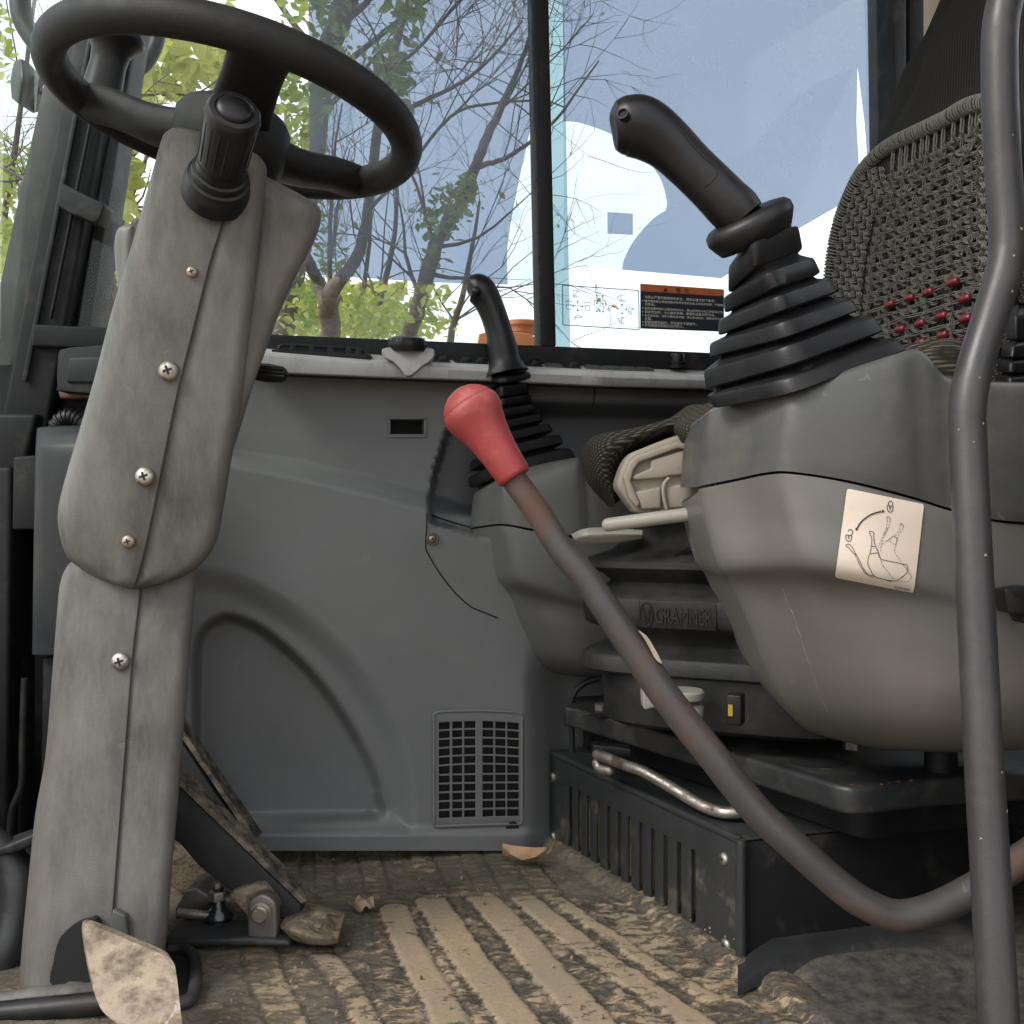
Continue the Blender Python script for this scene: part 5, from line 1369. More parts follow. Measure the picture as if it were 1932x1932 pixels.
def grip_D(u, v, path=((1402, 414), (1340, 350), (1298, 309), (1262, 274), (1232, 252)), r=46.):
    best = min(seg_dist(np.array([u]), np.array([v]), list(path))[0], r * .98)
    return .795 - math.sqrt(max(r * r - best * best, 0)) * .795 / F
m = MB(); m.tube([ray_hit(gp, u, v, .0001) for u, v in sl], .0005, 6); m.build('parting_line', 'dark_void', gp, 60)

fj = thing('joystick', P(990, 890, 1.33), 'small black joystick on the far console behind the red lever grip', 'joystick', GJ)
far_pl = [[(884, 922, 1.40), (936, 900, 1.315), (1090, 862, 1.36)],
          [(884, 892, 1.40), (932, 866, 1.315), (1067, 835, 1.362)],
          [(892, 862, 1.398), (934, 838, 1.315), (1046, 812, 1.364)],
          [(899, 838, 1.396), (938, 812, 1.317), (1029, 792, 1.366)],
          [(906, 814, 1.394), (941, 789, 1.318), (1015, 775, 1.367)],
          [(913, 790, 1.390), (944, 766, 1.320), (1005, 757, 1.367)],
          [(918, 765, 1.385), (946, 748, 1.322), (1001, 741, 1.366)]]
boot(fj, far_pl, [(921, 736, 1.375), (946, 722, 1.33), (992, 716, 1.36)], inset=.84)
fl_ = [ring4(*[P(u, v + dv, D_) for u, v, D_ in ((906, 708, 1.385), (944, 719, 1.315), (1013, 706, 1.36))], .5, 40, s_) for dv, s_ in ((8, .86), (5, .98), (0, 1.0), (-5, .97), (-8, .80))]
m = MB(); m.rings(fl_); m.build('collar', 'black_rubber', fj, 50)
gp = grip(fj, [(957, 704, 41, 0), (955, 694, 36, 0), (952, 680, 30.5, 0), (948, 655, 28, 0), (941, 625, 25.5, 0), (932, 596, 25, 0), (921, 570, 26.5, 0), (910, 552, 29, 0), (900, 543, 27.5, 0), (890, 540, 22, 0), (883, 540, 14, 0), (880, 540, 4, 0)], 1.345)
MB().lathe(P(898, 549, 1.322), (-.3, -1, .2), [(-.004, .006), (.002, .006), (.004, .004), (.0045, .0005)], 20).build('button', 'black_plastic', gp, 50)

# ================================================================== far control console
fc = thing('control_console', P(1030, 1275, 1.34), 'small far control console half hidden behind the lever and seat', 'console', GC)
lowf = [[(888, 1001, 1.40), (892, 999, 1.385), (915, 995, 1.345), (940, 992, 1.300), (965, 994, 1.285), (1010, 1003, 1.285), (1100, 1018, 1.29), (1230, 1030, 1.31)],
        [(891, 1015, 1.40), (895, 1014, 1.385), (918, 1012, 1.343), (942, 1010, 1.299), (966, 1012, 1.284), (1012, 1020, 1.283), (1100, 1035, 1.29), (1230, 1045, 1.31)],
        [(899, 1055, 1.40), (904, 1054, 1.382), (925, 1053, 1.341), (949, 1053, 1.298), (972, 1055, 1.282), (1016, 1062, 1.281), (1100, 1078, 1.288), (1230, 1090, 1.31)],
        [(912, 1094, 1.40), (918, 1093, 1.380), (936, 1093, 1.340), (957, 1094, 1.299), (980, 1098, 1.284), (1024, 1108, 1.283), (1102, 1130, 1.29), (1230, 1140, 1.31)],
        [(930, 1124, 1.405), (937, 1123, 1.388), (953, 1123, 1.356), (972, 1125, 1.320), (994, 1129, 1.304), (1035, 1138, 1.298), (1105, 1152, 1.30), (1230, 1160, 1.32)],
        [(951, 1178, 1.41), (958, 1178, 1.394), (972, 1178, 1.364), (990, 1180, 1.330), (1010, 1183, 1.313), (1048, 1188, 1.303), (1110, 1195, 1.303), (1230, 1198, 1.325)],
        [(974, 1230, 1.42), (981, 1231, 1.405), (994, 1233, 1.378), (1011, 1236, 1.347), (1030, 1239, 1.330), (1064, 1243, 1.317), (1116, 1247, 1.315), (1230, 1247, 1.335)],
        [(996, 1254, 1.44), (1004, 1257, 1.42), (1018, 1261, 1.400), (1034, 1265, 1.375), (1052, 1268, 1.360), (1080, 1271, 1.350), (1122, 1273, 1.345), (1230, 1271, 1.355)],
        [(1010, 1258, 1.48), (1022, 1263, 1.465), (1036, 1268, 1.450), (1050, 1272, 1.43), (1066, 1275, 1.42), (1092, 1277, 1.41), (1128, 1278, 1.405), (1230, 1274, 1.41)]]
pillow(lowf, .16, 5, 5, .94).build('lower_shell', 'console_far', fc, 60)
uppf = [[(914, 913, 1.40), (918, 911, 1.39), (928, 906, 1.36), (945, 898, 1.325), (965, 890, 1.312), (1020, 876, 1.31), (1080, 864, 1.312), (1094, 866, 1.318), (1101, 880, 1.32), (1130, 900, 1.32), (1230, 905, 1.33)],
        [(900, 924, 1.40), (905, 922, 1.385), (920, 917, 1.350), (941, 908, 1.310), (963, 902, 1.296), (1020, 887, 1.294), (1080, 873, 1.296), (1096, 874, 1.302), (1104, 888, 1.305), (1130, 910, 1.305), (1230, 916, 1.32)],
        [(893, 938, 1.40), (898, 937, 1.385), (917, 933, 1.347), (940, 926, 1.303), (963, 922, 1.288), (1018, 914, 1.286), (1080, 910, 1.289), (1098, 912, 1.293), (1108, 918, 1.296), (1135, 930, 1.298), (1230, 938, 1.315)],
        [(889, 970, 1.40), (893, 969, 1.385), (915, 966, 1.345), (940, 962, 1.301), (964, 961, 1.286), (1015, 962, 1.285), (1080, 968, 1.288), (1100, 972, 1.291), (1112, 976, 1.294), (1140, 984, 1.297), (1230, 992, 1.313)],
        [(887, 997, 1.40), (891, 995, 1.385), (914, 991.5, 1.345), (940, 988.5, 1.301), (964, 990, 1.286), (1012, 999, 1.285), (1080, 1010, 1.288), (1100, 1013, 1.291), (1114, 1016, 1.294), (1142, 1020, 1.297), (1230, 1026, 1.313)]]
pillow(uppf, .16, 5, 5, .94).build('upper_cover', 'console_far', fc, 60)

# ================================================================== red safety lever
rl_ = thing('safety_lever', P(1692, 1728, .80), 'bent brown-grey lever with a faded red plastic grip', 'lever')
DL = .855
lev = [(960, 890), (985, 925), (1020, 975), (1060, 1038), (1101, 1085), (1145, 1150), (1200, 1232), (1262, 1322), (1342, 1423), (1426, 1528), (1503, 1600), (1570, 1660), (1625, 1701), (1692, 1728), (1760, 1716), (1835, 1679), (1900, 1640), (1990, 1580)]
lD = [.868, .866, .864, .862, .860, .857, .853, .848, .842, .836, .830, .826, .822, .82, .82, .825, .83, .84]
lp = [P(u, v, d) for (u, v), d in zip(lev, lD)]
lr = [.0112, .0113, .0114, .0117, .0120, .0124, .0128, .0131, .0132, .0132] + [.0130] * 8
c = cr(np.hstack([np.array(lp), np.array(lr)[:, None]]), 6)
m = MB(); m.tube(c[:, :3], c[:, 3], 22); tb = m.build('rod', 'lever_paint', rl_, 80)
# bare-metal chip along the edge of the rod
m = MB(); m.prism([P(u, v, .8405) for u, v in cr([(1205, 1190), (1216, 1205), (1227, 1225), (1238, 1245), (1249, 1252), (1244, 1240), (1232, 1218), (1220, 1200)], 3, True)], (0, .006, 0)); m.build('paint_chip', 'chip_bare', tb, 60)
pa, pb = P(890, 775, .872), P(973, 903, .866)
axr = (pb - pa).normalized(); sx = .87 / F
prof = [(-50, .5), (-48, 12), (-43, 26), (-34, 39), (-22, 49), (-14, 53.5), (-12.5, 53.0), (-11, 54.5), (-4, 57), (6, 57.5), (16, 55.5), (30, 50.5), (48, 45), (70, 40.5), (95, 37), (120, 35), (143, 34), (150, 32.5), (153, 29), (153.2, 20)]
m = MB(); m.lathe(pa, axr, [(d * sx, r * sx) for d, r in prof], 48); m.build('grip', 'red_plastic', rl_, 50)

# ================================================================== grab rail at the right edge
gr_ = thing('grab_rail', P(1890, 1990, .64), 'bent dark grey tubular grab rail standing in front at the right', 'grab rail')
gpts = [(2420, -250, .60), (2200, -240, .64), (2030, -205, .70), (1950, -135, .738), (1914, -60, .745), (1894, 10, .745), (1886, 75, .744), (1887, 200, .743), (1893, 330, .742), (1900, 430, .740), (1896, 500, .738), (1870, 592, .733), (1841, 688, .728), (1826, 762, .724), (1827, 850, .720), (1834, 1000, .712), (1844, 1200, .702), (1854, 1400, .690), (1866, 1600, .678), (1877, 1800, .664), (1892, 2050, .648)]
c = cr([tuple(P(*q_)) for q_ in gpts], 8)
m = MB(); m.tube(c, .0127, 26); gt = m.build('tube', 'rail_paint', gr_, 80)
ch = MB()
for k in range(15):
    i = rng.integers(60, len(c) - 12); a = rng.uniform(-1.2, 1.2)
    nrm = Vector((math.sin(a), -math.cos(a), 0)); p = Vector(c[i]) + nrm * .0126
    s_ = rng.uniform(.0006, .0017)
    ch.lathe(p - nrm * .0004, nrm, [(0, s_), (.0006, s_ * .8)], 7)
o = ch.build('paint_chips', 'chip_bare', gt, 0); o['kind'] = 'stuff'

# third boot and dark latch at the right edge
rb_ = thing('rear_lever_boot', P(1910, 731, .87), 'black pleated boot partly hidden behind the grab rail', 'boot')
boot(rb_, [[(1876, 728, .90), (1905, 733, .85), (1990, 728, .88)], [(1880, 700, .90), (1906, 703, .85), (1985, 700, .88)], [(1886, 672, .90), (1908, 674, .85), (1980, 670, .88)], [(1898, 640, .90), (1915, 640, .855), (1975, 636, .88)]],
     [(1900, 575, .90), (1920, 572, .86), (1970, 570, .88)], inset=.86)
lt = thing('latch_handle', P(1925, 1180, .76), 'dark latch handle on the console at the right edge', 'handle')
plate_px([(1897, 1116), (1904, 1112), (1960, 1108), (1960, 1158), (1912, 1159), (1902, 1150)], .765, .02, 2).build('grip', 'black_plastic', lt, 40, .003)
MB().prism([P(1924, 1160, .775), P(1960, 1160, .775), P(1960, 1176, .775), P(1934, 1178, .775)], (0, .02, 0)).build('stem', 'black_plastic', lt, 40, .002)

# ================================================================== operator seat
st_ = thing('operator_seat', (.30, 1.12, .19), 'suspension seat with dark woven backrest and beige pan', 'seat')
br_ = [[(1835, -80, 1.34), (1850, -80, 1.28), (1930, -80, 1.15), (2060, -80, .97)], [(1799, 0, 1.34), (1812, 0, 1.28), (1900, 0, 1.14), (2045, 0, .96)], [(1759, 66, 1.34), (1774, 66, 1.28), (1880, 66, 1.13), (2030, 66, .95)],
       [(1727, 162, 1.34), (1742, 162, 1.28), (1850, 162, 1.12), (2005, 162, .94)], [(1688, 245, 1.34), (1705, 245, 1.28), (1830, 245, 1.11), (1985, 245, .94)], [(1650, 320, 1.34), (1668, 320, 1.27), (1800, 320, 1.10), (1965, 320, .94)],
       [(1612, 420, 1.33), (1632, 420, 1.26), (1780, 420, 1.09), (1950, 420, .94)], [(1594, 520, 1.33), (1612, 520, 1.25), (1770, 520, 1.08), (1945, 520, .94)], [(1584, 640, 1.32), (1604, 640, 1.24), (1765, 640, 1.06), (1940, 640, .94)], [(1590, 740, 1.32), (1612, 740, 1.24), (1765, 740, 1.05), (1940, 740, .94)]]
pillow(br_, .10, 8, 5, .97).build('backrest', 'seat_cloth', st_, 70)
cu1 = [[(1290, 770, 1.14), (1302, 764, 1.11), (1340, 760, 1.05), (1420, 740, 1.00), (1560, 690, .96), (1760, 640, .93), (1850, 650, .93)], [(1270, 800, 1.12), (1285, 800, 1.06), (1330, 800, 1.02), (1420, 770, .98), (1560, 720, .94), (1760, 668, .91), (1850, 680, .91)],
       [(1276, 825, 1.11), (1290, 830, 1.06), (1330, 835, 1.02), (1420, 830, .98), (1560, 800, .94), (1780, 740, .91), (1850, 750, .91)], [(1290, 848, 1.12), (1302, 852, 1.09), (1330, 856, 1.04), (1420, 860, 1.0), (1560, 840, .97), (1780, 800, .93), (1850, 800, .93)]]
pillow(cu1, .10, 6, 5, .97).build('cushion_side', 'cushion_cloth', st_, 70)
cu2 = [[(1106, 836, 1.22), (1118, 824, 1.17), (1146, 816, 1.14), (1190, 808, 1.13), (1240, 796, 1.12), (1278, 784, 1.12), (1330, 775, 1.12)], [(1100, 850, 1.22), (1112, 842, 1.16), (1142, 836, 1.125), (1186, 828, 1.115), (1236, 814, 1.11), (1280, 803, 1.11), (1330, 795, 1.11)],
       [(1101, 878, 1.21), (1112, 872, 1.16), (1138, 864, 1.125), (1170, 856, 1.13), (1210, 848, 1.16), (1260, 838, 1.17), (1330, 830, 1.17)], [(1112, 910, 1.21), (1120, 904, 1.165), (1142, 898, 1.135), (1164, 890, 1.15), (1190, 880, 1.19), (1240, 870, 1.20), (1330, 860, 1.20)],
       [(1136, 938, 1.20), (1142, 933, 1.17), (1154, 928, 1.145), (1168, 920, 1.16), (1184, 910, 1.20), (1220, 900, 1.21), (1300, 890, 1.21)], [(1154, 957, 1.19), (1157, 955, 1.17), (1161, 951, 1.155), (1168, 945, 1.17), (1178, 936, 1.20), (1200, 925, 1.21), (1260, 915, 1.21)]]
pillow(cu2, .05, 6, 5, .97).build('cushion_front', 'cushion_cloth', st_, 70)
# beige pan: rim, recesses, rib
pan = cr([(1165, 918), (1168, 898), (1178, 872), (1190, 856), (1206, 848), (1272, 823), (1300, 822), (1345, 835), (1345, 962), (1280, 966), (1208, 968), (1192, 957), (1176, 936)], 4, True)
m = MB(); m.prism([P(u, v, 1.085) for u, v in pan], (0, .05, 0)); pn = m.build('seat_pan', 'beige_plastic', st_, 40, .005)
def bz(name, pts, D0, back, bev, mat='beige_plastic', par=None):
    m = MB(); m.prism([P(u, v, D0) for u, v in pts], (0, back, 0)); return m.build(name, mat, par or pn, 40, bev)
bz('pan_flange', [(1176, 900), (1188, 872), (1200, 861), (1276, 834), (1345, 845), (1345, 852), (1278, 846), (1206, 872), (1196, 886), (1190, 908), (1208, 950), (1202, 958), (1186, 938)], 1.074, .014, .003)
bz('pan_step', [(1192, 898), (1228, 884), (1228, 868), (1300, 846), (1345, 850), (1345, 892), (1262, 898), (1250, 902), (1194, 906)], 1.077, .011, .003)
bz('pan_lower', [(1197, 928), (1248, 918), (1248, 960), (1212, 962)], 1.076, .012, .003); bz('pan_lower', [(1254, 917), (1345, 908), (1345, 957), (1258, 960)], 1.076, .012, .003)
m = MB(); m.tube([P(1262, 902, 1.075), P(1252, 916, 1.073), P(1253, 940, 1.073), P(1258, 960, 1.074)], .0022, 8, 4); m.build('pan_rib', 'beige_plastic', pn, 60)
m = MB(); m.tube([P(1148, 990, 1.06), P(1230, 979, 1.05), P(1350, 964, 1.04)], .0072, 16, 3, True, True); m.build('lift_bar', 'beige_paint', st_, 70)
lv = pillow([[(1078, 1008, 1.12), (1100, 998, 1.10), (1136, 995, 1.10), (1212, 1000, 1.10)], [(1084, 1018, 1.11), (1104, 1010, 1.085), (1138, 1008, 1.085), (1212, 1008, 1.09)], [(1096, 1026, 1.12), (1112, 1025, 1.10), (1165, 1024, 1.10), (1212, 1016, 1.10)]], .02, 6, 5, .9)
lv.build('tilt_lever', 'beige_paint', st_, 60)
# suspension bellows: tiers of a rotated rounded rectangle
bc_ = Vector((.262, 1.165, 0)); ra = math.radians(-24)
bx_, by_ = Vector((math.cos(ra), math.sin(ra), 0)), Vector((-math.sin(ra), math.cos(ra), 0))
def brr(z, s, k=.42, hx=.165, hy=.13, n=72):
    out = []
    for i in range(n):
        t_ = 2 * math.pi * i / n
        x = math.copysign(abs(math.cos(t_)) ** k, math.cos(t_)); y = math.copysign(abs(math.sin(t_)) ** k, math.sin(t_))
        out.append(bc_ + bx_ * (x * hx * s) + by_ * (y * hy * s) + Vector((0, 0, z)))
    return out
zt = lambda v: EYE - (v - C) / F * 1.03
tiers = [(985, .62), (1003, .66), (1022, .72), (1044, .82), (1063, .985), (1066, 1.0), (1078, 1.0), (1082, .98), (1092, .88), (1108, .82), (1116, .84), (1128, .93), (1139, .99), (1143, 1.0), (1165, .995), (1190, .985), (1196, .96), (1206, .87), (1232, .83), (1242, .88), (1254, .985), (1258, 1.0), (1286, 1.0), (1290, .98)]
m = MB(); m.rings([brr(zt(v), s) for v, s in tiers]); bw = m.build('bellows', 'bellows_rubber', st_, 50)
m = MB(); m.rings([brr(zt(v), s, .5, .15, .12) for v, s in ((1288, .96), (1300, .98), (1392, .96), (1402, .90))]); hsg = m.build('suspension_housing', 'black_plastic', st_, 40)
# front face plane of the bellows band for the raised lettering
def band_pt(x, z, lift, s=1.0):                    # x metres along the face from its centre
    return bc_ + bx_ * x - by_ * (.13 * s + lift) + Vector((0, 0, z))
def face_text(s, xc, z, size, par, mat, shear=0., lift=.0012, stretch=1.0):
    v, f = text_geo(s, 1.0, shear)
    w = v[:, 0].max()
    fr_ = MB().add([band_pt(xc + (p[0] - w / 2) * size * stretch, z + p[1] * size, lift) for p in v], f)
    nv = len(fr_.v); 
    back = [Vector(q_) + by_ * (lift + .002) for q_ in fr_.v]
    cnt = {}
    for q_ in f:
        for a, b in zip(q_, q_[1:] + q_[:1]): cnt[(a, b)] = 1
    sides = [(b, a, a + nv, b + nv) for (a, b) in cnt if (b, a) not in cnt]
    fr_.add(back, []); fr_.f += sides
    return fr_.build('lettering', mat, par, 0)
zc = zt(1168)
# where the letters sit: find the face coordinate seen at a picture column
def face_x(u, z):
    best, bx = 1e9, 0
    for x in np.linspace(-.16, .16, 321):
        p = band_pt(x, z, 0); uu = C + F * p.x / p.y
        if abs(uu - u) < best: best, bx = abs(uu - u), x
    return bx
xa, xb = face_x(1208, zc), face_x(1346, zc)
w_ = xb - xa
lbp = MB(); rrr = [(xa - .002, -.0145), (xb + .003, -.0145), (xb + .003, .0155), (xa - .002, .0155)]
lbp.prism([band_pt(x, zc + z, .0004) for x, z in rrr], by_ * .002); bp_ = lbp.build('name_plate', 'black_plastic', bw, 30, .0015)
v_, f_ = text_geo('GRAMMER', 1.0); tw_ = v_[:, 0].max()
face_text('GRAMMER', xa + w_ * .595, zc - .0085, .0245, bw, 'bellows_rubber', 0., .0022, (w_ * .78) / (tw_ * .0245))
lg = MB(); lx = xa + w_ * .085
lg.tube([band_pt(lx + .0075 * math.cos(a), zc + .0125 * math.sin(a), .001) for a in np.linspace(0, 2 * np.pi, 25)], .0007, 6)
for k in (-1, 1):
    for j in range(4): lg.tube([band_pt(lx + k * .0005, zc - .010 + j * .003, .001), band_pt(lx + k * (.0055 - .0003 * j), zc + .003 + j * .0022, .001)], .0006, 6)
lg.build('emblem', 'bellows_rubber', bw, 60)
# sloping upper tier carries a slanted mark
zc2 = zt(1050)
def tier_pt(x, t_, lift):                           # t 0 at v=1064, 1 at v=1022
    a, b = brr(zt(1064), .985)[0], 0
    s0, s1 = .985, .72; z0, z1 = zt(1063), zt(1022)
    p = bc_ + bx_ * x - by_ * (.13 * (s0 + (s1 - s0) * (t_ ** .75)) + lift * .6) + Vector((0, 0, z0 + (z1 - z0) * t_ + lift))
    return p
v_, f_ = text_geo('A-T', 1.0, .35); tw_ = v_[:, 0].max()
xs0 = face_x(1262, zc2)
MB().add([tier_pt(xs0 + p[0] / tw_ * .075, .14 + p[1] * .85, .0025) for p in v_], f_).build('lettering', 'black_plastic', bw, 0)
# weight scale window with the yellow mark on the housing
wq = P(1388, 1337, .985)
sc1 = MB(); sc1.box(wq, bx_ * .0075, by_ * .01, (0, 0, .015)); sw1 = sc1.build('scale_window', 'black_plastic', st_, 30, .002)
sc2 = MB(); sc2.box(wq - by_ * .010 - bx_ * .003, bx_ * .0022, by_ * .001, (0, 0, .0055)); sc2.build('scale_mark', 'yellow_mark', sw1, 0)
# pale adjuster knobs
m = MB(); m.lathe(P(1290, 1310, 1.03), (0, 0, 1), [(-.004, .020), (.0, .021), (.003, .021), (.005, .019), (.0055, .001)], 28); m.build('adjuster_disc', 'white_knob', st_, 40)
m = MB(); m.lathe(P(1306, 1340, 1.03), (0, 0, 1), [(-.006, .011), (.0, .012), (.004, .012), (.006, .010), (.0065, .001)], 24); m.build('adjuster_disc', 'white_knob', st_, 40)
wk = plate_px([(1213, 1302), (1217, 1298), (1226, 1299), (1240, 1312), (1268, 1330), (1262, 1338), (1232, 1335), (1220, 1338), (1214, 1334)], 1.06, .02, 3).build('weight_knob', 'white_knob', st_, 40, .003)
m = MB(); m.tube([P(u, v, 1.0585) for u, v in cr([(1218, 1304), (1224, 1303), (1231, 1309), (1228, 1314), (1221, 1311)], 4, True)], .0012, 6); m.build('knob_eye', 'beige_paint', wk, 60)

# ------------------------------------------------------------------ woven cover with knots and beads
wc = thing('woven_seat_cover', (.43, 1.05, .55), 'knotted grey cord seat cover with dark red beads and a bound edge', 'seat cover')
edge_px = [(1885, 189), (1860, 192), (1823, 202), (1781, 226), (1726, 252), (1684, 272), (1651, 297), (1623, 330), (1601, 374), (1584, 421), (1573, 471), (1566, 523), (1562, 580), (1564, 650)]
def cover_D(u): return float(np.interp(u, [1555, 1600, 1700, 1800, 1880, 1960], [1.255, 1.19, 1.09, 1.005, .95, .90]))
ep = cr([(u, v) for u, v in edge_px], 10)
m = MB(); m.tube([P(u, v, cover_D(u)) for u, v in ep], .0066, 10); m.build('edge_core', 'cord_dark', wc, 60)
wrap = MB(); L3 = np.array([tuple(P(u, v, cover_D(u))) for u, v in ep])
sl_ = np.concatenate([[0], np.cumsum(np.linalg.norm(np.diff(L3, axis=0), axis=1))])
tot = sl_[-1]; nturn = 112
for k in range(nturn):
    s_ = tot * (k + .5) / nturn
    p = np.array([np.interp(s_, sl_, L3[:, j]) for j in range(3)]); p2 = np.array([np.interp(min(tot, s_ + .002), sl_, L3[:, j]) for j in range(3)])
    d = Vector(p2 - p).normalized(); a_ = d.cross(Vector((0, 1, 0))).normalized(); b_ = d.cross(a_)
    jit = rng.normal() * .0004
    pts = [Vector(p) + d * (jit + .0010 * math.sin(t_ + .5)) + a_ * (.0078 * math.cos(t_)) + b_ * (.0078 * math.sin(t_)) for t_ in np.linspace(0, 2 * np.pi, 15)]
    wrap.tube(pts, .00115, 5)
o = wrap.build('edge_binding', 'cord_light', wc, 60); o['kind'] = 'stuff'
# dark backing cloth under the knots
bk_rows = []
for v in (215, 260, 300, 340, 380, 430, 480, 530, 580, 630, 668):
    lo_u = float(np.interp(v, [q_[1] for q_ in edge_px], [q_[0] for q_ in edge_px])) + 4
    hi_u = 1905
    bk_rows.append([(lo_u + (hi_u - lo_u) * t_, v - (0 if v < 600 else 14 * t_), cover_D(lo_u + (hi_u - lo_u) * t_) + .007) for t_ in (0, .25, .5, .75, 1)])
pillow(bk_rows, .004, 5, 3, 1.0).build('backing', 'seat_cloth', wc, 70)
# grid of knots measured on the photograph: eight columns, a bare gap, four more; rows sloping up to the right
COLS = [1640, 1657, 1674, 1691, 1708, 1725, 1742, 1759, 1787, 1806, 1825, 1843]
NROW = 21
def knot_uv(i, j):
    y = j / (NROW - 1.)
    u0 = COLS[i]; t_ = (u0 - 1640) / 200.
    u = u0 + (1 - y) ** 1.6 * 42 * (1 - t_) + 8 * y * y * (.3 + t_) - 14 * math.sin(math.pi * y) * (1 - t_)
    slope = .52 - .25 * y
    return u + 1.6 * math.sin(i * 2.1 + j * 1.3), 352 + 338 * y - slope * (u - 1640) + 1.8 * math.sin(i * 1.3 + j * 2.7)
cords = MB(); weave = MB()
def cord(mb, a, b, n, w, r, sag=.0):
    a, b = Vector(a), Vector(b); d = (b - a).normalized(); s_ = d.cross(Vector((0, 1, 0))).normalized()
    for k in range(n):
        o_ = s_ * ((k - (n - 1) / 2) * w)
        mid = (a + b) / 2 + Vector((0, -sag, 0)) + o_ * 1.3
        mb.tube([a + o_ * .6, mid, b + o_ * .6], r, 5, 0, False)
# knot: four strands laid side by side, curved over and tucked in at both ends; built once, shared
km = MB()
for k in range(4):
    z = (k - 1.5) * .0019
    w = .0047 * (1 - .07 * abs(k - 1.5))
    km.tube([(w * math.sin(t_), -.0046 * math.cos(t_) + .0012, z + .0013 * math.cos(t_ * 1.1) - .0007 * math.sin(t_)) for t_ in np.linspace(-1.7, 1.7, 9)], .00080, 6, 0, False)
kme = bpy.data.meshes.new('knot'); kme.from_pydata(km.v, [], km.f); kme.materials.append(MATS['cord_light'])
kme.polygons.foreach_set('use_smooth', [True] * len(kme.polygons))
kc = MB().lathe((0, .0010, -.0042), (0, 0, 1), [(0, .001), (.001, .0034), (.0042, .0042), (.0074, .0034), (.0084, .001)], 10)
beads = {(2, 14), (4, 14), (6, 14), (8, 14), (3, 17), (5, 17), (7, 17), (9, 16), (5, 19), (7, 19), (9, 18), (6, 20), (8, 20)}
bm_ = MB(); bm_.tube([(-.0074, 0, 0), (-.0068, 0, 0), (-.004, 0, 0), (.004, 0, 0), (.0068, 0, 0), (.0074, 0, 0)], [.0022, .0036, .0043, .0043, .0036, .0022], 12)
bme = bpy.data.meshes.new('bead'); bme.from_pydata(bm_.v, [], bm_.f); bme.materials.append(MATS['bead_red'])
bme.polygons.foreach_set('use_smooth', [True] * len(bme.polygons))
base_w = ROOT[wc.name]
def edge_u(v): return float(np.interp(v, [q_[1] for q_ in edge_px], [q_[0] for q_ in edge_px]))
def edge_v(u):
    xs_ = [q_[0] for q_ in edge_px][::-1]; return float(np.interp(u, xs_[2:], [q_[1] for q_ in edge_px][::-1][2:]))
KP = {}
for j in range(NROW):
    for i in range(len(COLS)):
        u, v = knot_uv(i, j)
        if v > 672 or u < edge_u(v) + 44 or v < edge_v(u) + 22: continue
        if j >= 13 and i in (1, 3, 5, 7, 9) and (j % 2 == 0): continue            # the lower part is knotted more openly
        KP[i, j] = P(u, v, cover_D(u) - .002)
def near_right(i, j):
    for a in (i + 1, i + 2):
        if (a, j) in KP: return KP[a, j]
for (i, j), p in KP.items():
    q_ = near_right(i, j)
    u_, v_ = knot_uv(i, j)
    d = ((q_ if q_ is not None else P(u_ + 17, v_ - 5, cover_D(u_ + 17) - .002)) - p).normalized()
    yv = (Vector((-.5, 1, 0)) - d * Vector((-.5, 1, 0)).dot(d)).normalized(); zv = d.cross(yv)
    rot = Matrix((d, yv, zv)).transposed().to_4x4() @ Matrix.Rotation(rng.uniform(.28, .42), 4, 'Y')
    o = bpy.data.objects.new('knot', kme); COL.objects.link(o); o.parent = wc
    sck = float(np.interp(cover_D(u_), [.9, 1.25], [1.02, 1.26])) * rng.uniform(.94, 1.08)
    o.matrix_local = Matrix.Translation(p - base_w) @ rot @ Matrix.Scale(sck, 4)
    if q_ is not None:
        cord(cords, p, q_, 2, .0022, .00070)
    below = KP.get((i, j + 1)) or KP.get((i, j + 2))
    if below is not None and (i + j) % 2: cord(cords, p + d * .002, below - d * .001, 2, .0018, .00055)
    if (i, j - 1) not in KP and (i, j - 2) not in KP and j < 12:
        ve = edge_v(min(max(u_ + 4, 1600), 1870)) + 7
        cord(cords, p, P(u_ + 4, ve, cover_D(u_ + 4)), 2, .0022, .00085)
for (i, j) in beads:
    a = knot_uv(i, j); b = knot_uv(min(i + 1, len(COLS) - 1), j)
    uu, vv = (a[0] + b[0]) / 2, (a[1] + b[1]) / 2
    if vv > 668: continue
    p = P(uu, vv, cover_D(uu) - .0045); d = (P(b[0], b[1], cover_D(b[0])) - P(a[0], a[1], cover_D(a[0]))).normalized()
    yv = (Vector((0, 1, 0)) - d * d.y).normalized(); zv = d.cross(yv)
    o = bpy.data.objects.new('bead', bme); COL.objects.link(o); o.parent = wc
    o.matrix_local = Matrix.Translation(p - base_w) @ Matrix((d, yv, zv)).transposed().to_4x4()
# basket weave of three-strand bundles between the bound edge and the knots
for r_i, v in enumerate(np.arange(322, 668, 13.0)):
    e = edge_u(v)
    for c_i in range(5):
        u = e + 11 + c_i * 11.5
        if u > knot_uv(0, 0)[0] - 8 and v < 345: continue
        p = P(u, v, cover_D(u) - .001); h = 7.5 * cover_D(u) / F
        if (r_i + c_i) % 2: cord(weave, p + Vector((-h, .002, -h * .1)), p + Vector((h, .002, h * .3)), 3, .0021, .00092, .0035)
        else: cord(weave, p + Vector((h * .1, .002, -h)), p + Vector((-h * .1, .002, h)), 3, .0021, .00092, .0035)
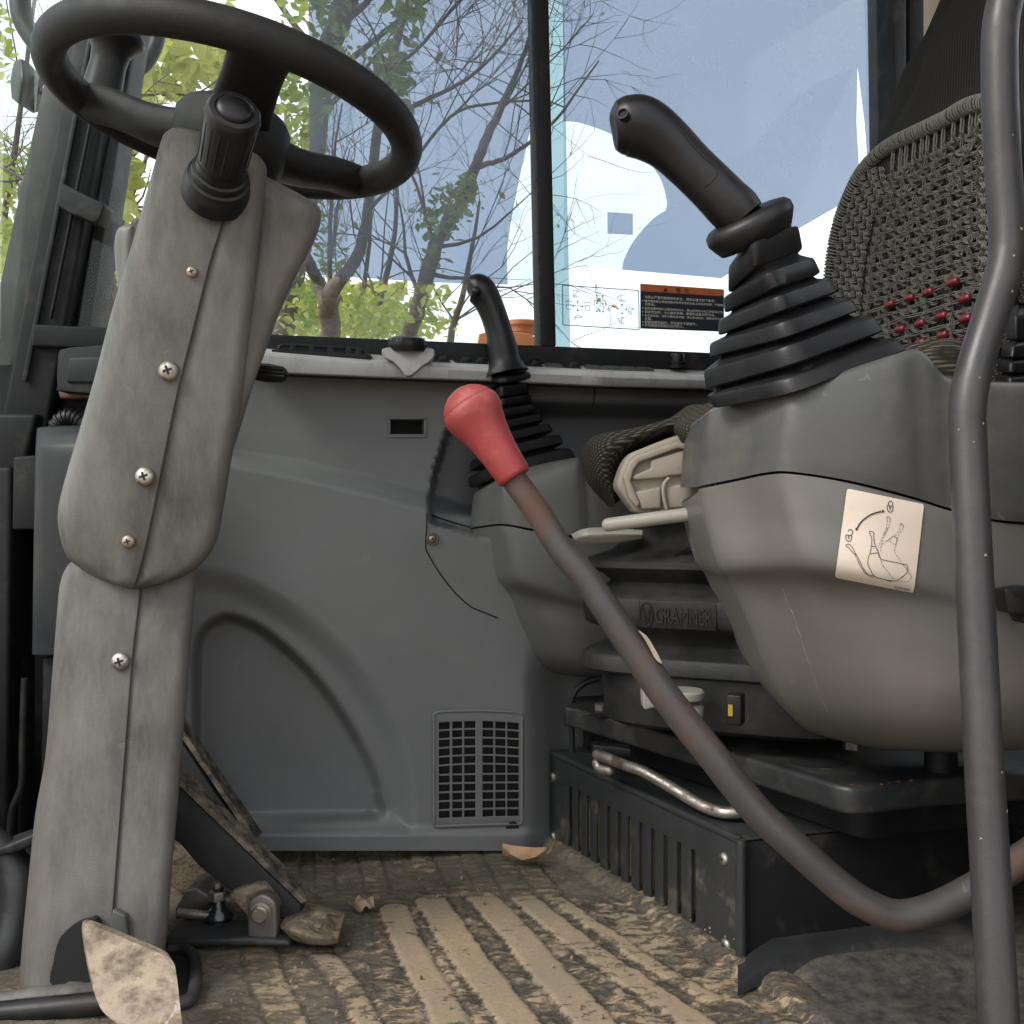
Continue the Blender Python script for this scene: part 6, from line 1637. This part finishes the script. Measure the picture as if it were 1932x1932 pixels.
# loose plait down the right side
for s_off in (-4, 10):
    prev = None
    for k, v in enumerate(np.arange(214, 640, 10)):
        u = 1858 + s_off + 5 * math.sin(k * 2.2 + s_off); p = P(u, v, cover_D(u) - .003)
        if prev is not None: cord(weave, prev, p, 3, .0021, .00095, .002)
        prev = p
o = cords.build('cords', 'cord_light', wc, 60, recalc=False); o['kind'] = 'stuff'
o = weave.build('basket_weave', 'cord_light', wc, 60, recalc=False); o['kind'] = 'stuff'

# ------------------------------------------------------------------ rear pillar trim and cloth behind the seat
rp = thing('rear_pillar', on_wall(1715, 700), 'slate grey rear pillar trim with a recessed slot beside the window', 'pillar')
def rprism(pts, off_, back): return MB().prism([on_wall(u, v, off_) for u, v in pts], -WALL_N * back)
rprism([(1676, -300), (1712, -300), (1714, 700), (1692, 700)], .05, .05).build('trim', 'frame_grey', rp, 40, .006)
rprism([(1712.5, 131), (1760, 131), (1760, 700), (1714.5, 700)], .05, .05).build('trim', 'frame_grey', rp, 40, .004)
rprism([(1711, -300), (1744, -300), (1745, 128), (1714, 128)], .030, .03).build('slot', 'frame_black', rp, 40, .004)
rprism([(1712, 158), (1728, 156), (1726, 172), (1714, 182)], .052, .003).build('notch', 'frame_black', rp, 40, .001)
bc2 = MB(); rws = []
for u in np.arange(1738, 1900, 9.0):
    rws.append([on_wall(u, v, .012 + .004 * math.sin(u * .11 + v * .01)) for v in (-300, -150, -60, 0, 60, 130, 250)])
bc2.rings(rws, False, False, False); tag(bc2.build('window_curtain', 'beige_cloth', None, 60), 'pale beige cloth hanging behind the top of the backrest', 'curtain')

# ================================================================== seat platform, box, handle
pf = thing('seat_platform', P(1590, 1534, .95), 'thick black steel plate carrying the seat and consoles', 'platform')
ZP = .192
front = cr([(1062, 1333), (1090, 1338), (1170, 1361), (1287, 1394), (1393, 1424), (1480, 1450), (1533, 1466), (1560, 1475), (1582, 1481), (1610, 1485), (1650, 1483), (1700, 1477), (1760, 1471), (1900, 1462), (2050, 1454)], 4)
top_l = [on_floor(u, v, ZP) for u, v in front] + [Vector((.75, 1.45, ZP)), Vector((.10, 1.45, ZP))]
m = MB(); m.prism(top_l, (0, 0, -.027)); plt_ = m.build('plate', 'steel_black', pf, 40, .006, 4, 50)
m = MB(); m.prism([q_ - Vector((0, 0, .03)) + Vector((.03, .05, 0)) for q_ in top_l], (0, 0, -.035)); m.build('under_rail', 'frame_black', pf, 40, .002)
for u, v, r in ((1136, 1349, .017), (1232, 1350, .030), (1545, 1438, .030)):
    c0 = on_floor(u, v, ZP + .0006); m = MB(); m.add([c0 + Vector((r * math.cos(a), r * .75 * math.sin(a), 0)) for a in np.linspace(0, 2 * np.pi, 24, endpoint=False)], [tuple(range(24))]); m.build('hole', 'dark_void', plt_, 0)
c0 = on_floor(1205, 1368, ZP + .0006); m = MB(); m.prism([c0 + Vector((a, b, 0)) for a, b in ((-.022, .010), (-.016, .014), (.020, -.012), (.024, -.018), (.008, -.012), (-.014, .004))], (0, 0, .0008)); m.build('worn_patch', 'brown_frame', plt_, 0)
wr = MB(); wr.tube([on_floor(u, v, ZP - .002) + Vector((0, -.001, 0)) for u, v in cr([(1598, 1483), (1625, 1485), (1655, 1483), (1690, 1478), (1720, 1475)], 5)], [.0008 + .0016 * rng.random() for _ in range(21)], 8); wr.build('rusty_edge', 'rust_edge', plt_, 60)
m = MB(); m.lathe(on_floor(1775, 1452, ZP), (0, 0, 1), [(-.03, .016), (0, .016), (.028, .0155)], 24); m.build('spacer', 'frame_black', pf, 40)
m = MB(); m.lathe(on_floor(1610, 1412, ZP), (0, 0, 1), [(0, .012), (.010, .012), (.011, .010)], 6); m.build('bolt_head', 'pivot_steel', pf, 30)
for u, v in ((1135, 1331), (1158, 1332)):
    m = MB(); m.lathe(on_floor(u, v + 8, ZP), (0, 0, 1), [(0, .010), (.007, .010), (.008, .008)], 6); m.build('bolt_head', 'pivot_steel', pf, 30)
MB().prism([P(1160, 1290, 1.22), P(1300, 1290, 1.22), P(1300, 1345, 1.22), P(1160, 1345, 1.22)], (0, .02, 0)).build('rear_bracket', 'frame_black', pf, 40, .002)
MB().tube([P(1076, 1330, 1.36), P(1086, 1305, 1.36), P(1106, 1287, 1.36), P(1130, 1280, 1.36)], .0042, 10, 5).build('cable', 'frame_grey', pf, 60)
MB().tube([P(1078, 1366, 1.36), P(1079, 1400, 1.36), P(1080, 1428, 1.36)], .0042, 10).build('cable', 'frame_grey', pf, 60)

bxp = thing('seat_box', on_floor(1220, 1710), 'black slotted seat box with screws and muddy lower corner', 'box')
B0 = on_floor(1041, 1591); B1 = on_floor(1398, 1820); bt = (B1 - B0); BL = bt.length; bt = bt.normalized()
bn = Vector((bt.y, -bt.x, 0)); bn = bn if bn.x < 0 else -bn
BH = .125
def bpt(x, z, d): return B0 + bt * x + Vector((0, 0, z)) - bn * d
def face_xz(u, v):                                   # picture point to face coordinates
    d = P(u, v, 1.) - Vector((0, 0, EYE)); o_ = Vector((0, 0, EYE)); t_ = (B0 - o_).dot(bn) / d.dot(bn); p = o_ + d * t_
    return (p - B0).dot(bt), p.z
sl8 = [(1015, 640, 900), (1055, 655, 920), (1095, 675, 955), (1137, 690, 985), (1183, 710, 1010), (1230, 740, 1035), (1275, 760, 1060), (1325, 785, 1095), (1377, 810, 1130), (1433, 840, 1175), (1492, 868, 1205), (1555, 900, 1245)]
cen = []; zts, zbs = [], []
for x, ya, yb in sl8:
    u = 638.9 + .4299 * x
    c0, za = face_xz(u, 1213.9 + .4299 * ya); _, zb = face_xz(u, 1213.9 + .4299 * yb)
    cen.append(c0); zts.append(za); zbs.append(zb)
za, zb = float(np.mean(zts)), float(np.mean(zbs))
xs_ = [-.006]; 
for c0 in cen: xs_ += [c0 - .0042, c0 + .0042]
xs_ += [BL + .002]
zs_ = [.0, zb, zb + .003, za - .003, za, BH]
m = holed_plate(lambda x, z, d: bpt(x, z, d), xs_, zs_, lambda i, j: i % 2 == 1 and 1 <= j <= 3 and i < len(xs_) - 2, .004)
fpn = m.build('front_panel', 'box_paint', bxp, 30, .0009, 2)
MB().prism([bpt(x, z, .022) for x, z in ((.0, .012), (BL - .01, .012), (BL - .01, BH - .012), (.0, BH - .012))], -bn * .004).build('filter', 'filter_mesh', bxp, 0)
fm_ = MB()
for k in range(12):
    for j in range(3): fm_.tube([bpt(cen[k] + (j - 1) * .0035, zb - .002, .017), bpt(cen[k] + (j - 1) * .0035 + .001, za, .017)], .0012, 5)
fm_.build('filter_wires', 'filter_mesh', bxp, 60)
sd = Vector((on_floor(1840, 1757) - B1).to_tuple()); sdn = sd.normalized()
ax_t = [B0 + Vector((0, 0, BH)), B1 + Vector((0, 0, BH)), B1 + sd + Vector((0, 0, BH)), B0 + sd + Vector((0, .1, BH))]
m = MB(); m.prism([q_ + Vector((0, 0, .0)) for q_ in ax_t], (0, 0, -.003)); m.build('top_sheet', 'box_paint', bxp, 30, .0012)
m = MB(); m.prism([B1 - bn * .004, B1 + sd, B1 + sd + Vector((0, 0, BH - .004)), B1 - bn * .004 + Vector((0, 0, BH - .004))], (0, .004, 0)); m.build('side_panel', 'frame_black', bxp, 30, .001)
m = MB(); m.tube([bpt(BL - .001, z, .001) for z in (.004, .06, BH - .006, BH - .001)], .0055, 14, 3, True, True); m.build('corner_edge', 'box_paint', bxp, 60)
m = MB(); m.tube([bpt(x, BH - .003, .002) for x in (0, BL * .5, BL - .002)], .0045, 14, 3); m.build('top_edge', 'box_paint', bxp, 60)
for u, v in ((1038, 1464), (1041, 1586), (1366, 1620), (1370, 1800)):
    x, z = face_xz(u, v); screw(bxp, bpt(max(x, .004), max(z, .010), -.0005), bn, .0068, 'screw_steel')
mdc = MB()
for k in range(9):
    x = BL - .010 - abs(rng.normal()) * .035; z = .004 + abs(rng.normal()) * .014
    s_ = rng.uniform(.0008, .0020); mdc.lathe(bpt(min(x, BL - .006), z, -.0001), bn, [(-.0005, s_), (.0006, s_ * .7), (.0009, .0001)], 7)
mdc.build('mud_spatter', 'mud', bxp, 60)
hd_ = thing('slide_handle', P(1260, 1540, 1.02), 'bent bare steel seat slide handle lying on the seat box', 'handle')
m = MB(); hpth = [(1127, 1424, 1.19), (1150, 1432, 1.17), (1180, 1444, 1.15), (1210, 1454, 1.13), (1245, 1473, 1.11), (1280, 1494, 1.09), (1310, 1512, 1.075), (1335, 1525, 1.065), (1360, 1532, 1.055), (1390, 1533, 1.05), (1430, 1528, 1.06)]
m.tube([P(*q_) for q_ in hpth], .0063, 16, 5, True, True); m.build('bar', 'worn_steel', hd_, 80)
m = MB(); m.tube([P(1126, 1440, 1.195), P(1132, 1450, 1.19), P(1150, 1454, 1.18)], .006, 12, 4, True, True); m.build('pivot', 'worn_steel', hd_, 70)
MB().prism([P(1118, 1405, 1.22), P(1190, 1412, 1.20), P(1190, 1428, 1.20), P(1118, 1424, 1.22)], (0, .02, 0)).build('bracket', 'frame_black', hd_, 40, .002)
# sloping black ledge on the floor right of the box
ld = thing('floor_ledge', on_floor(1500, 1830), 'low black rubber ledge on the floor beside the seat box', 'ledge')
m = MB(); rws = []
for u in np.arange(1392, 1900, 22.):
    y_ = float(np.interp(u, [1390, 1420, 1480, 1560, 1700, 1900], [1868, 1850, 1826, 1810, 1798, 1790]))
    yb = float(np.interp(u, [1390, 1600, 1840, 1900], [1822, 1781, 1757, 1752]))
    a, b = on_floor(u, y_ + 14, .004), on_floor(u, yb, .0)
    q_ = min(1., .25 + (u - 1392) / 90.)
    rws.append([a, a.lerp(b, .08) + Vector((0, 0, .010 * q_)), a.lerp(b, .2) + Vector((0, 0, .016 * q_)), b + Vector((0, 0, .022 * q_)), b + Vector((0, .002, 0))])
m.rings(rws, True, True); m.build('body', 'steel_black', ld, 50)

# ================================================================== pedals
GP = 'travel pedals'
def pedal(label, D, w, side, top, lo_):
    t = thing('travel_pedal', P(*lo_, D), label, 'pedal', GP)
    m = MB(); m.prism([P(u, v, D) for u, v in side], (0, w, 0)); m.build('side_plate', 'pedal_black', t, 40, .003)
    a, b = top
    n = 14; rws = []
    for k in range(n + 1):
        u = a[0] + (b[0] - a[0]) * k / n; v = a[1] + (b[1] - a[1]) * k / n
        p = P(u, v, D - .006); nrm = Vector((.75, 0, .66))
        rws.append([p, p + nrm * (.005 + .0016 * rng.random()), p + nrm * .005 + Vector((0, w + .006, 0)), p + Vector((0, w + .006, 0))])
    m = MB(); m.rings(rws); m.build('tread', 'dusty_tread', t, 40)
    return t
pn_ = pedal('nearer black travel pedal with a mud-caked tread', 1.055, .022, [(300, 1450), (340, 1484), (568, 1706), (568, 1741), (527, 1735), (432, 1680), (374, 1634), (340, 1594), (290, 1560)], ((300, 1445), (570, 1706)), (500, 1770))
pf_ = pedal('farther black travel pedal behind the nearer one', 1.19, .022, [(320, 1390), (345, 1405), (405, 1495), (475, 1590), (470, 1610), (380, 1560), (320, 1480)], ((318, 1355), (478, 1590)), (430, 1690))
brk = thing('pedal_bracket', P(490, 1775, 1.04), 'rusty pedal pivot bracket with a bolt and base plate', 'bracket')
m = MB(); m.prism([P(u, v, 1.045) for u, v in cr([(432, 1688), (470, 1672), (492, 1668), (505, 1676), (524, 1703), (522, 1720), (480, 1740), (455, 1715)], 3, True)], (0, .012, 0)); m.build('web', 'mud', brk, 40, .002)
m = MB(); m.prism([P(u, v, 1.025) for u, v in cr([(467, 1772), (467, 1715), (474, 1697), (494, 1688), (513, 1697), (521, 1715), (522, 1772)], 3)], (0, .018, 0)); m.build('lug', 'pivot_steel', brk, 40, .003)
m = MB(); m.lathe(P(493, 1720, 1.025), (0, -1, 0), [(0, .0105), (.003, .0105), (.0032, .0085), (.009, .0085), (.0105, .0070), (.0108, .0005)], 28); m.build('pivot_bolt', 'worn_steel', brk, 40)
m = MB(); m.prism([P(u, v, 1.02) for u, v in ((305, 1774), (470, 1770), (545, 1775), (548, 1787), (470, 1785), (305, 1790))], (0, .05, 0)); m.build('base_plate', 'steel_black', brk, 40, .003)
rbt = thing('valve_boot', P(410, 1770, 1.07), 'shiny black rubber valve boot under the pedals', 'boot')
MB().lathe(P(412, 1772, 1.07), (0, 0, 1), [(0, .026), (.006, .026), (.010, .018), (.013, .021), (.018, .021), (.022, .015), (.026, .018), (.030, .017), (.036, .010), (.042, .006), (.055, .006), (.056, .001)], 32).build('gaiter', 'oily_black', rbt, 40)
MB().lathe(P(409, 1686, 1.07), (0, 0, 1), [(-.006, .009), (0, .0095), (.003, .009), (.004, .005), (.012, .005), (.013, .001)], 6).build('nut', 'worn_steel', rbt, 30)
m = MB(); m.prism([P(u, v, 1.09) for u, v in ((330, 1716), (350, 1680), (372, 1676), (398, 1690), (396, 1712), (330, 1738))], (0, .05, 0)); m.build('arm', 'pivot_steel', rbt, 40, .003)
m = MB(); m.tube([P(336, 1722, 1.06), P(395, 1728, 1.06)], .005, 12); m.build('pin', 'worn_steel', rbt, 60)
ft = thing('pedal_toe', P(590, 1780, 1.0), 'muddy rounded pedal foot resting on the mat', 'pedal foot')
pillow([[(530, 1742, 1.04), (560, 1745, 1.02), (600, 1756, 1.02), (630, 1764, 1.03)], [(530, 1752, 1.03), (560, 1758, 1.0), (602, 1768, 1.0), (637, 1772, 1.02)], [(548, 1770, 1.03), (575, 1780, 1.01), (610, 1783, 1.01), (638, 1780, 1.03)]], .06, 6, 5, .9).build('shoe', 'mud', ft, 60)
MB().lathe(P(592, 1748, 1.04), (0, 0, 1), [(0, .016), (.008, .0155), (.011, .013), (.011, .009), (.008, .008)], 24).build('boss', 'mud', ft, 40)
m = MB(); m.prism([P(u, v, 1.16) for u, v in ((300, 1580), (350, 1600), (400, 1660), (410, 1690), (340, 1690), (300, 1650))], (0, .02, 0)); tag(m.build('muddy_plate', 'mud', None, 40, .004), 'mud-covered plate in the shadow behind the pedal arm', 'plate')

fp_ = thing('foot_plate', P(250, 1935, .80), 'bare muddy steel foot plate in the lower left foreground', 'foot plate')
fo_ = cr([(162, 1750), (174, 1748), (195, 1754), (250, 1777), (310, 1803), (327, 1815), (333, 1838), (339, 1890), (346, 1990), (300, 1985), (240, 1945), (200, 1915), (184, 1890), (172, 1846), (160, 1775)], 4, True)
fD = lambda u, v: .868 - (v - 1750) * .00034 - (u - 160) * .00006
m = MB(); m.prism([P(u, v, fD(u, v)) for u, v in fo_], (-.007, .011, .001)); m.build('plate', 'foot_plate_steel', fp_, 40, .003, 3, 50)
m = MB(); m.tube([P(225, 1830, .875), P(205, 1850, .905), P(170, 1845, .95)], .008, 12, 4); m.build('arm', 'frame_black', fp_, 60)
cl_ = MB()
for k in range(40):
    u, v = 190 + rng.random() * 130, 1775 + rng.random() * 150
    if u > 185 + (v - 1750) * 1.8 + 60 or v < 1753 + (u - 165) * .40 + 6: continue
    s_ = rng.uniform(.0008, .003); cl_.lathe(P(u, v, fD(u, v) + .0005), (.1, -1, .35), [(0, s_), (.0008, s_ * .7), (.0012, .0001)], 7)
pass
lp_ = MB(); lp_.tube([on_floor(u, v, .008) for u, v in cr([(318, 1790), (345, 1790), (362, 1800), (368, 1820), (368, 1860), (360, 1884), (340, 1892), (318, 1894)], 4)], .006, 10)
msl = thing('mat_slot', on_floor(345, 1845), 'dark rimmed slot in the mat beside the foot plate', 'slot'); lp_.build('rim', 'steel_black', msl, 60)
m = MB(); m.prism([on_floor(u, v, .0035) for u, v in ((320, 1796), (356, 1802), (360, 1862), (350, 1884), (320, 1888))], (0, 0, .0008)); m.build('opening', 'dark_void', msl, 0)

# ================================================================== loose things on the floor
dlf = MB(); ctr = [(948, 1606), (962, 1612), (985, 1617), (1010, 1617), (1030, 1612)]
c3 = [on_floor(u, v, .016) for u, v in ctr]; rws = []
for k, p in enumerate(c3):
    w = (.003, .009, .012, .009, .001)[k]
    rws.append([p + Vector((0, -w, .006 * abs(k - 2) / 2)), p + Vector((0, 0, -.003)), p + Vector((0, w, .009))])
dlf.rings(rws, False, False, False)
lfo = thing('dry_leaf', c3[2], 'curled dry brown leaf lying on the mat by the wall', 'leaf')
dlf.build('blade', 'leaf_dry', lfo, 80)
MB().tube([c3[4], on_floor(1040, 1602, .022), on_floor(1044, 1590, .035)], .0009, 6, 4).build('stalk', 'leaf_dry', lfo, 60)
cr_l = thing('crumpled_leaf', on_floor(680, 1715), 'crumpled pinkish dead leaf on the mat near the pedals', 'leaf')
m = MB(); q0 = on_floor(682, 1712, .006); N_ = 13; gg = []
for i in range(N_):
    gg.append([q0 + Vector(((i - 6) * .0025 * (1 - .3 * abs(j - 6) / 6), (j - 6) * .0020 * (1 - .4 * abs(i - 6) / 6), .004 * math.sin(i * .8 + j * .45) + .003 * math.cos(j * .9 + i * .3) + .004)) for j in range(N_)])
m.rings(gg, False, False, False); m.build('blade', 'debris_tan', cr_l, 80)
cl2 = MB()
for k in range(60):
    u, v = rng.uniform(430, 1250), rng.uniform(1610, 1925)
    if u > 1040 + (v - 1591) * 1.2: continue
    s_ = rng.uniform(.0006, .0019); p = on_floor(u, v, .004)
    cl2.lathe(p, (rng.normal() * .3, rng.normal() * .3, 1), [(-.002, s_ * .8), (0, s_), (s_ * .8, s_ * .7), (s_ * 1.1, .0001)], 6)
o = cl2.build('mud_crumbs', 'mud', None, 30); tag(o, 'scattered crumbs of dry mud over the floor mat', 'mud', kind='stuff')
